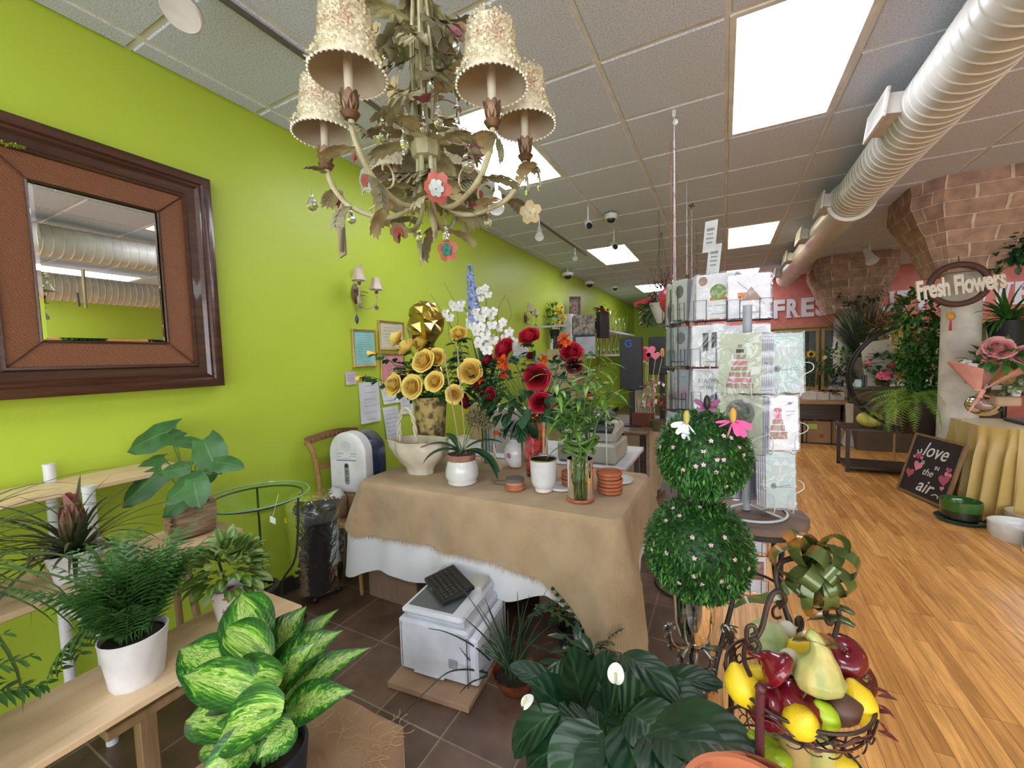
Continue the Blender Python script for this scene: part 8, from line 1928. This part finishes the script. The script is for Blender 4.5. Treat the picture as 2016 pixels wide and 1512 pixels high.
for (px, py, y, r, m1, m2, cup, n_, d) in ((838, 205, .80, .034, mv, pal2, 1.2, 5, (.1, -.5, .9)), (676, 392, .88, .032, rdp, pal2, 1.0, 5, (-.7, -.5, .2)), (860, 370, .70, .032, rdp, wh, .2, 6, (.1, -1, -.4)), (720, 355, .84, .032, wh, rdp, .3, 6, (-.2, -1, -.2)), (1044, 418, 1.0, .03, ylw, pal, .2, 5, (.2, -1, -.3)),
  (780, 180, .95, .04, ylw, ylw, .7, 5, (-.4, -1, .1)), (935, 305, .98, .034, mv, pal2, 1.0, 5, (.5, -.6, .4)), (880, 492, .87, .030, rdp, tg, .2, 5, (.1, -1, -.2)), (787, 458, .88, .03, mat('petal_brown', (.22, .13, .07), .6), rdp, .5, 6, (0, -1, -.5)), (900, 62, .9, .03, mat('petal_brown', (.22, .13, .07), .6), mv, .3, 5, (.3, -1, 0)), (750, 375, 1.0, .024, rdp, rdp, .4, 5, (0, -1, 0)), (700, 312, .9, .014, rdp, rdp, .8, 4, (0, -1, 0)), (938, 392, 1.0, .03, rdp, pal2, .8, 5, (0, -1, 0)), (742, 60, .95, .022, ylw, ylw, .6, 5, (0, -1, 0))):
 p = W(px, py, y=y); b = MB(); flower5(b, p, d, r, 0, 1, n_, .95, cup); flower5(b, p+V(d)*.004, d, r*.55, 1, 1, n_, .9, cup); b.build('metal_flower', [m1, m2], t)
 if py > 450: b = MB(); b.tube([p, V((p.x, p.y, p.z+.09))], .0008, 3); b.build('hanging_wire', blackm, t)
for (px, py, y, L, r) in ((613, 382, .86, .052, .017), (691, 412, .84, .042, .013), (733, 425, .86, .034, .009), (825, 452, .86, .034, .009), (878, 446, .80, .038, .010), (960, 415, .9, .042, .011), (1036, 330, .98, .075, .008), (636, 270, .84, .085, .009), (755, 85, .9, .045, .007), (897, 50, .9, .07, .010), (752, 232, .78, .062, .018), (921, 285, .82, .065, .018), (850, 140, .86, .045, .008), (862, 205, .78, .055, .013), (900, 205, .9, .075, .008), (833, 228, .78, .04, .010), (795, 255, .8, .05, .011), (1060, 330, 1.0, .06, .007), (930, 300, 1.05, .04, .010), (793, 300, .95, .04, .009)):
 p = W(px, py, y=y); b = MB(); drop_mb(b, p, L, r); b.tube([p, p+V((0, 0, .018))], .0007, 3); b.build('crystal_drop', crystal, t)
b = MB()
for (px, py) in ((880, 110), (900, 140), (885, 175), (905, 210), (915, 115), (725, 265), (745, 255)):
 p = W(px, py, y=.92); b.tube(smooth_path([CC+V((0, 0, p.z+.02)), (CC+V((0, 0, p.z))).lerp(p, .6)+V((0, 0, .02)), p], 4), .0014, 4)
 for j in range(3): b.leaf(p, rdir(rnd), .018, .009, .3, .2, 3, 'oval')
b.build('berry_sprigs', mat('sprig_brown', (.20, .10, .08), .6), t)
# ---- paper strip ornament hanging at the left of the chandelier
t = thing('wooden_chime', 'long thin pale wooden slat hanging point down left under the chandelier', 'hanging slat', W(672, 500, y=1.15))
b = MB(); b.prism([W(657, 380, y=1.15), W(672, 375, y=1.15), W(680, 500, y=1.15), W(668, 508, y=1.15)], 0, (0, .008, 0)); b.tube([W(664, 378, y=1.154), W(652, 318, y=.98)], .0008, 3); b.build('slat', mat('slat_wood', (.36, .28, .17), .6), t, flat=True)
b = MB(); b.box(W(674, 472, y=1.13), (.012, .012, .09), Matrix.Rotation(.15, 3, 'Y')); b.build('metal_strip', mat('strip_grey', (.22, .20, .15), .4, .5), t)
# ---- ceiling fittings
t = thing('disc_spotlight', 'round white disc lamp on the ceiling track above the green wall', 'spotlight', (-1.9, 1.0, 2.9)); p = W(357, 25, z=2.90)
b = MB(); d = V((.25, -.45, -.85)).normalized(); b.lathe([(0, -.03), (.062, -.03), (.07, -.02), (.072, 0), (.066, .006), (.058, .004), (0, .003)], p, 36, ax=d); b.build('lamp_disc', mat('lamp_white', (.62, .58, .56), .5), t)
b = MB(); b.tube([p-d*.02, V((p.x, p.y, 3.03))], .006, 6); b.tube([p-d*.02+V((.03, .02, 0)), V((p.x+.06, p.y+.03, 3.03))], .004, 6); b.build('bracket', whitem, t)
tag(MB().box((-1.86, 3.4, 3.028), (.02, 5.6, .018)).build('light_track', mat('track_grey', (.12, .11, .10), .4)), 'long thin dark lighting track on the ceiling beside the green wall', 'light track')
mat('dome_black', (.02, .02, .025), .1)
def spot(label, px, py, z, s, kind='spot'):
 p = W(px, py, z=z); t = thing('ceiling_camera' if kind in ('cam', 'dome') else 'track_spotlight', label, 'camera' if kind in ('cam', 'dome') else 'spotlight', p, 0)
 b = MB(); b.tube([p, V((p.x, p.y, 3.04))], .008*s, 6); b.build('mount', whitem, t)
 if kind == 'dome': MB().lathe([(.06*s, .03), (.065*s, .0), (.05*s, -.02), (0, -.02)], p, 20).build('housing', whitem, t); MB().ball(p+V((0, 0, -.02)), (.042*s, .042*s, .038*s), 0, 14, 8).build('dark_dome', mat('dome_black', (.02, .02, .025), .1), t)
 elif kind == 'cam': d = V((.35, -.75, -.5)).normalized(); MB().lathe([(0, -.1), (.03, -.1), (.035, -.09), (.035, .06), (0, .06)], p, 16, ax=d).build('housing', whitem, t); MB().lathe([(0, .055), (.03, .055), (.03, .1), (0, .1)], p, 16, ax=d).build('lens', MATS['dome_black'], t)
 else: d = V((.2, -.5, -.8)).normalized(); MB().lathe([(0, -.07*s), (.02*s, -.07*s), (.028*s, 0), (.042*s, .05*s), (.038*s, .055*s), (0, .04*s)], p, 16, ax=d).build('lamp_head', whitem, t)
spot('white spotlight directly under the ceiling panel beside the chandelier', 978, 398, 2.86, 1.7); spot('white track spotlight between the chandelier and the black camera', 1062, 460, 2.86, 1.2); spot('small far spotlight at the end of the track', 1132, 505, 2.9, .9)
spot('white bullet camera with black lens hanging from the ceiling', 1158, 440, 2.86, 1, 'cam'); spot('white dome camera with dark bubble right of the bullet camera', 1203, 428, 2.98, 1.1, 'dome'); spot('dark lensed camera in front of the far light panel', 1209, 482, 2.85, 1, 'cam'); spot('white dome camera where the green wall meets the ceiling', 1118, 541, 2.93, 1.6, 'dome'); spot('farther dome camera along the green wall', 1161, 558, 2.95, 1.6, 'dome'); spot('tiny dark ceiling sensor far back', 1211, 566, 2.98, 1.2, 'dome'); spot('translucent spotlight on the ceiling before the far pillar', 1712, 505, 2.86, 2.0)

# ================================================================== BEHIND THE TABLE
rnd = random.Random(61)
whb = mat('shelf_white', (.60, .60, .62), .5); blk = mat('matte_black', (.02, .02, .022), .5)
t = thing('checkout_desk', 'long white topped checkout desk behind the covered table', 'desk', (-1.3, 3.1, 0)); MB().box((-1.45, 3.05, .735), (1.75, .72, .03), bev=.004).build('desktop', whb, t)
for x in (-2.28, -.62):
 for y in (2.75, 3.35): MB().box((x, y, .36), (.04, .04, .72)).build('leg', mat('leg_grey', (.2, .2, .21), .4, .7), t)
t = thing('cash_register', 'grey beige cash register with paper and cables, behind the bamboo', 'cash register', (-.93, 2.95, .752)); rg_ = mat('register_beige', (.40, .39, .34), .5)
MB().box((-.86, 2.95, .82), (.42, .40, .135), bev=.012).build('cash_drawer', rg_, t); MB().box((-.86, 3.0, .94), (.38, .30, .10), Matrix.Rotation(.12, 3, 'X'), .02).build('register_body', rg_, t); MB().box((-.80, 2.86, .985), (.22, .10, .02), Matrix.Rotation(.4, 3, 'X')).build('keypad', blk, t)
b = MB(); b.ball((-.84, 2.98, 1.06), (.15, .10, .06), 0, 16, 8); tag(b.build('dark_bag', mat('bag_grey', (.07, .07, .075), .6)), 'crumpled dark grey bag lying on the cash register', 'bag')
b = MB()
b.tube([W(1193, 812, y=2.72), (W(1193, 812, y=2.72).x, 2.72, .752)], .004, 5)
for i in range(7): d = rdir(rnd, -.2, .8); b.leaf(W(1193, 812, y=2.72), d, .09, .035, .5, .3, 4, 'petal')
tag(b.build('white_lily', mat('lily_white', (.72, .74, .72), .5)), 'white lily bloom between the bamboo and the dark bag', 'flower')
for k, (px, py, w_, d_, h, c_, lb) in enumerate(((1010, 806, .34, .24, .03, (.45, .42, .38), 'open book with pale pages on the desk behind the orchid'), (1030, 825, .30, .22, .035, (.20, .22, .25), 'dark folder under the open book'), (995, 838, .28, .22, .04, (.03, .10, .14), 'teal and black binder behind the floral urn'), (960, 795, .3, .2, .03, (.50, .36, .2), 'wooden tray edge behind the red flowers'), (1005, 855, .26, .2, .05, (.05, .05, .055), 'black file box behind the rose print vase'), (1160, 845, .2, .2, .12, (.55, .55, .55), 'white carton beside the cash register'))):
 p = W(px, py, y=2.95 if k != 3 else 3.3); zz = max(p.z, .76+h/2); tag(MB().box((p.x, p.y, (zz+.75)/2), (w_, d_, zz-.75+h/2), Matrix.Rotation(.2-.1*k, 3, 'Z'), .003).build(['open_book', 'folder', 'binder', 'wooden_tray', 'file_box', 'small_carton'][k], mat('desk_%d' % k, c_, .5)), lb, ['book', 'folder', 'binder', 'tray', 'box', 'box'][k])
# wall shelf, calendar, bracket
t = thing('white_wall_shelf', 'white wall shelf holding the small dark picture frame', 'shelf', (XL, 7.3, 2.1)); a, c_ = W(1107, 621, x=XL+.12), W(1150, 634, x=XL+.12)
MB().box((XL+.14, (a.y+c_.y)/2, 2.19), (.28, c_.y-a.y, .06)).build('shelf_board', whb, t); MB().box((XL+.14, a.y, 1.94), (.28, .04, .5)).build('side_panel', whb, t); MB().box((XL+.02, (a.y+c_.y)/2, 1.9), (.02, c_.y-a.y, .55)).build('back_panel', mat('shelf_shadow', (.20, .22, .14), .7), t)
t = thing('small_picture', 'small dark framed picture standing on the white wall shelf', 'picture frame', (XL+.15, 7.35, 2.22)); M = frame_at(W(1132, 603, x=XL+.2), (.9, .45, -.02), (0, 0, 1)); h_ = .34
b = MB()
for s in (-1, 1): b.box((s*.085, 0, 0), (.03, .05, h_)); b.box((0, 0, s*(h_/2-.015)), (.17, .05, .03))
b.xf(M); b.build('frame', MATS['mahogany'], t); b = MB(); b.box((0, .005, 0), (.16, .01, h_-.03)); b.xf(M); b.build('picture', mat('pic_brown', (.25, .16, .12), .5, c2=(.05, .03, .03), sc_=30), t)
t = thing('wall_calendar', 'wall calendar with a flower photograph over a pale date sheet', 'calendar', (-1.9, 5.6, 1.6)); M = frame_at(W(1150, 661, y=5.6), (1, .25, 0), (0, 0, 1))
b = MB(); b.box((0, 0, -.16), (.30, .004, .32)); b.xf(M); b.build('date_sheet', mat('calendar_lilac', (.50, .52, .62), .6), t); b = MB(); b.box((0, 0, .15), (.30, .005, .28)); b.xf(M); b.build('photo', mat('calendar_photo', (.45, .38, .34), .6, c2=(.10, .10, .10), sc_=22), t); b = MB(); b.box((0, -.001, .0), (.30, .006, .03)); b.box((0, -.001, -.27), (.30, .006, .02)); b.xf(M); b.build('navy_bands', mat('navy_band', (.03, .04, .12), .6), t)
tag(MB().box((-2.18, 5.66, 1.55), (.78, .04, .03)).box((-2.18, 5.66, 1.95), (.78, .04, .03)).build('hanging_rail', whb), 'white rails from the wall behind the calendar', 'rail')
t = thing('wall_television', 'black flat television seen edge on, on a folding wall bracket', 'television', (-2.2, 7.8, 2.1)); p = W(1187, 640, y=7.9); MB().box(p, (.10, .30, .50), Matrix.Rotation(-.35, 3, 'Z'), .01).build('screen_body', blk, t)
b = MB(); b.bar(p+V((0, 0, .10)), (XL, 7.75, p.z+.13), .03); b.bar(p+V((0, 0, -.12)), (XL, 7.75, p.z-.10), .03); b.box((XL+.02, 7.75, p.z+.02), (.03, .08, .3)); b.box(p+V((-.13, -.02, 0)), (.12, .04, .16)); b.build('wall_bracket', blk, t)
b = MB(); b.tube(smooth_path([p+V((-.1, 0, -.2)), p+V((-.08, 0, -.6)), p+V((-.2, 0, -1.0)), p+V((-.3, 0, -1.1))], 6), .006, 5); b.build('cable', blk, t)
b = MB()
for i in range(40): b.leaf(p+V((rnd.uniform(-.14, .14), -.05, .26+rnd.uniform(-.04, .1))), rdir(rnd), .08, .05, .5, .3, 3, 'oval')
tag(b.build('red_garland', mat('garland_darkred', (.20, .015, .02), .6)), 'dark red leaves on top of the television', 'garland')
t = thing('sunflower_vase', 'dark wall vase of small sunflowers on the green wall', 'flowers', (XL+.1, 6.4, 1.6)); p = W(1092, 655, x=XL+.12); MB().lathe([(.02, -.35), (.07, -.05), (.09, .05), (.08, .05), (.05, -.1)], p, 14).build('wall_vase', blk, t)
b = MB(); bush(b, p+V((0, 0, .2)), (.14, .16, .26), 150, .11, .03, rnd, m=0);
for i in range(9): flower5(b, p+V((.12, rnd.uniform(-.15, .15), rnd.uniform(.05, .42))), (.6, -.8, .1), .05, 1, 2, 9, .5, .1)
b.build('sunflowers', [mdgreen, MATS['sun_yellow'], MATS['sun_dark']], t)
# supply shelf
t = thing('supply_cabinet', 'tan wooden supply box shelf crowded with small jars below the sunflower vase', 'cabinet', (-1.95, 5.3, 0)); a = W(1112, 690, y=5.0); MB().box((a.x, 5.05, .80), (.36, .4, 1.6)).build('cabinet_body', mat('ply_tan', (.42, .35, .18), .7), t); zt_ = 1.60
JC = [((.62, .62, .6), 'white'), ((.03, .03, .03), 'black'), ((.60, .15, .04), 'orange'), ((.25, .5, .10), 'lime green'), ((.35, .10, .04), 'brown'), ((.5, .5, .42), 'cream'), ((.7, .7, .68), 'pale'), ((.06, .09, .05), 'dark green')]
for k in range(16):
 c_, nm = JC[k % 8]; x = a.x-.15+.043*(k % 8); z = zt_+(.0 if k < 8 else .085); y = 4.93+.02*(k % 3); h = .05+.012*((k*7) % 4) if k >= 8 else .085
 tag(MB().lathe([(0, 0), (.019, 0), (.020, h*.8), (.017, h*.82), (.017, h), (0, h)], (x, y, z), 12).build('supply_jar', mat('jar_%d' % (k % 8), c_, .4)), '%s little jar, %s row on the supply cabinet, %s from the left' % (nm, 'upper' if k >= 8 else 'lower', ['first', 'second', 'third', 'fourth', 'fifth', 'sixth', 'seventh', 'eighth'][k % 8]), 'jar', 'jars on the supply cabinet')
# glass vase shelves
t = thing('glass_shelf', 'white shelf of clear glass vases along the far green wall', 'shelf', (XL, 9.8, 2.0)); MB().box((XL+.2, 10.0, 2.02), (.4, 3.2, .04)).build('upper_board', whb, t); MB().box((XL+.2, 10.0, 1.50), (.4, 3.2, .04)).build('lower_board', whb, t)
vg0 = None
for k in range(14):
 y = 8.55+.44*(k % 7); z = 2.041 if k < 7 else 1.521; n_ = ['nearest', 'second', 'third', 'fourth', 'fifth', 'sixth', 'farthest'][k % 7]; lb = 'clear glass vase on the %s wall shelf, %s' % ('upper' if k < 7 else 'lower', n_)
 if vg0 is None: vg0 = tag(MB().lathe([(0, 0), (.06, 0), (.05, .10), (.06, .30), (.11, .46), (.105, .46), (.055, .3), (.045, .1), (0, .02)], (0, 0, 0), 20).build('glass_vase', vglass), lb, 'vase', 'glass vases on the far shelves'); vg0.location = (XL+.22, y, z)
 else: dup(vg0, (XL+.22, y, z), 0, lb, None, (1, 1, .75+.12*((k*5) % 4)))
# monitors
for k, (px, py, y, w_, h, lb) in enumerate(((1243, 716, 4.2, .22, .52, 'tall black display panel with a blue mark behind the heart sticks'), (1303, 700, 4.6, .26, .40, 'black monitor back behind the heart sticks, beside the card rack'))):
 p = W(px, py, y=y); t = thing('black_monitor', lb, 'monitor', (p.x, p.y, p.z-h/2), 0, 'black monitors by the desk'); MB().box(p, (w_, .04, h), bev=.006).build('screen', blk, t); MB().box((p.x, p.y+.02, (p.z-h/2+.78)/2), (.05, .04, max(.02, p.z-h/2-.78))).build('stand', blk, t); MB().box((p.x, p.y+.02, .787), (.2, .16, .014)).build('base', blk, t)
 if k == 0: b = MB(); b.tube([p+V((-.02+.032*math.cos(a), -.022, .20+.032*math.sin(a))) for a in [.6+5.1*i/20 for i in range(21)]]+[p+V((.008, -.022, .20)), p+V((-.015, -.022, .20))], .006, 5); b.build('blue_mark', mat('mark_blue', (.03, .12, .55), .5), t)
# brown table with burlap and heart sticks
t = thing('gift_table', 'brown wooden table with burlap side cloth behind the topiary', 'table', (-.85, 4.4, 0)); MB().box((-.88, 4.45, .765), (.52, 1.1, .03), bev=.006).build('tabletop', woodmat('dark_oak', (.20, .12, .07), (.11, .065, .04), 'y'), t)
for x in (-1.08, -.68):
 for y in (3.98, 4.92): MB().box((x, y, .375), (.05, .05, .75)).build('leg', darkwood, t)
b = MB(); b.grid(lambda u, v: (-.61+.012*math.sin(u*23)*v, 3.92+1.06*u, .783-.72*v), 40, 8); b.build('burlap_side', burl, t)
p = W(1266, 812, y=4.25); t = thing('stick_box', 'dark red wooden box full of thin pale sticks', 'box', (p.x, 4.25, .782)); MB().box((p.x, 4.25, .85), (.20, .14, .14), bev=.004).build('box_body', mat('box_mahogany', (.12, .03, .02), .4), t)
b = MB()
for i in range(40): x0 = p.x+rnd.uniform(-.08, .08); b.tube([(x0, 4.25+rnd.uniform(-.05, .05), .9), (x0+rnd.uniform(-.03, .03), 4.25, 1.16)], .0022, 4)
b.build('sticks', mat('stick_pale', (.55, .45, .33), .7), t)
HS = [(1236, 695, .62, 0), (1243, 694, .5, 1), (1255, 689, .62, 0), (1265, 693, .5, 0), (1277, 691, .7, 2), (1290, 700, .5, 2), (1304, 694, .45, 3), (1247, 688, .3, 3), (1272, 702, .55, 0)]
hm = [mat('heart_red', (.40, .02, .03), .5), mat('heart_dark', (.22, .01, .02), .5), mat('heart_rosepink', (.70, .18, .26), .5), mat('stick_orange', (.65, .32, .04), .5)]
for k, (px, py, s, mi) in enumerate(HS):
 q = W(px, py, y=4.22); t = thing('heart_pick', '%s pick on a thin stick above the stick box, %s from the left' % (['red heart', 'dark red heart', 'pink heart', 'orange yellow'][mi], ['first', 'second', 'fourth', 'fifth', 'seventh', 'eighth', 'ninth', 'third', 'sixth'][k]), 'heart pick', (p.x, 4.22, .9), 0, 'picks in the stick box')
 b = MB(); b.prism([v+V((q.x, q.y, q.z)) for v in heart_poly((0, 0), .11*s/.6, 0, 0)] if mi < 3 else [q+V((.018*math.cos(a), 0, .045*math.sin(a))) for a in [i*PI/6 for i in range(12)]], 0, (0, .02, 0)); b.build('pick_head', hm[mi], t); MB().tube([q+V((0, .01, -.03)), (p.x+(q.x-p.x)*.4, 4.23, .92)], .0026, 5).build('stick', MATS['stick_pale'], t)
b = MB()
for i in range(50): x0 = W(1285, 790, y=4.2); b.leaf(x0+V((rnd.uniform(-.10, .10), rnd.uniform(-.05, .05), rnd.uniform(-.06, .22))), rdir(rnd), .06, .03, .4, .3, 3, 'oval', rnd.choice((0, 0, 1)))
tag(b.build('filler_bunch', [mat('filler_white', (.62, .60, .58), .6), mat('filler_rose', (.55, .08, .15), .6)]), 'white and crimson filler trinkets right of the pale sticks', 'trinkets')
q = W(1297, 794, y=4.0); t = thing('orange_roses', 'small orange and yellow roses in a basket with a round handle', 'flowers', (q.x, 4.0, .782))
for i, (dx, dz) in enumerate(((0, 0), (.05, .03), (-.02, .05), (.04, -.04))): b = MB(); b.merge(rose_mb(.03, rnd, n=2), orient((.1, -1, .3), q+V((dx, 0, dz)))); b.build('bloom', ror if i % 2 else leafmat('rose_amber', (.75, .38, .03)), t)
b = MB(); b.lathe([(.06, 0), (.085, .10), (.075, .10), (.05, .01)], (q.x, 4.0, .783), 18); b.tube([V((q.x+.085*math.cos(a), 4.0, .86+.16*math.sin(a))) for a in [PI*i/16 for i in range(17)]], .005, 6); b.build('basket', mat('basket_dark', (.10, .08, .04), .7), t)
b = MB(); q = W(1268, 745, y=4.6); b.tube([q+V((-.10+.2*i/16, 0, .02+.16*math.sin(PI*i/16))) for i in range(17)], .010, 7); b.tube([q+V((.10, 0, .02)), V((q.x+.1, 4.6, .8))], .010, 7); b.tube([q+V((-.10, 0, .02)), V((q.x-.1, 4.6, .8))], .010, 7)
tag(b.build('arched_handle', mat('wicker', (.48, .36, .25), .7)), 'pale wicker arch handle rising behind the heart picks', 'basket handle')
# hanging plant, twigs
q = W(1303, 612, y=5.6); t = thing('hanging_basket', 'trailing green plant hanging in a white and red basket behind the card rack', 'hanging plant', q); b = MB(); bush(b, q+V((0, 0, -.02)), (.26, .2, .2), 260, .11, .05, rnd, 'oval', m=0); b.build('foliage', leafmat('pale_hanging', (.09, .16, .06)), t)
MB().lathe([(.08, .1), (.13, .22), (.12, .22), (.07, .1)], q, 18).build('basket', whb, t); MB().box(q+V((-.22, -.1, .12)), (.22, .02, .06), Matrix.Rotation(-.25, 3, 'Y')).build('red_tag', mat('tag_red', (.55, .03, .03), .5), t); b = MB()
for s in (-1, 0, 1): b.tube([q+V((s*.12, 0, .2)), V((q.x, q.y, 3.04))], .002, 4)
b.build('hanger', blackm, t)
q = W(1298, 575, y=4.8); t = thing('red_twigs', 'dark red leafy twigs in a pale hanging cone in front of the far light panel', 'dried branches', q); b = MB(); bush(b, q+V((0, 0, -.05)), (.13, .1, .16), 200, .05, .02, rnd, m=0)
for i in range(14):
 e = q+V((rnd.uniform(-.14, .2), rnd.uniform(-.1, .1), rnd.uniform(.1, .28))); b.tube([q+V((0, 0, -.15)), e], .002, 4)
 for j in range(8): b.leaf(q.lerp(e, .4+.6*rnd.random())+rdir(rnd)*.01, rdir(rnd), .022, .012, .3, .2, 2)
b.build('twigs', mat('twig_wine', (.10, .02, .03), .7), t); MB().lathe([(.03, -.34), (.11, -.12), (.105, -.12), (.02, -.32)], q, 16).build('cone', mat('cone_white', (.45, .44, .38), .6), t); MB().tube([q+V((0, 0, -.3)), V((q.x, q.y, 3.04))], .002, 4).build('hanging_wire', blackm, t)
tag(MB().ball(W(1322, 590, y=3.3), (.09, .09, .11), 0, 16, 10).tube([W(1322, 590, y=3.3), W(1322, 590, y=3.3)+V((0, 0, 3.04-W(1322, 590, y=3.3).z))], .0015, 4).build('red_balloon', mat('balloon_red', (.42, .03, .05), .25)), 'red balloon half hidden behind the left end of the card racks', 'balloon')
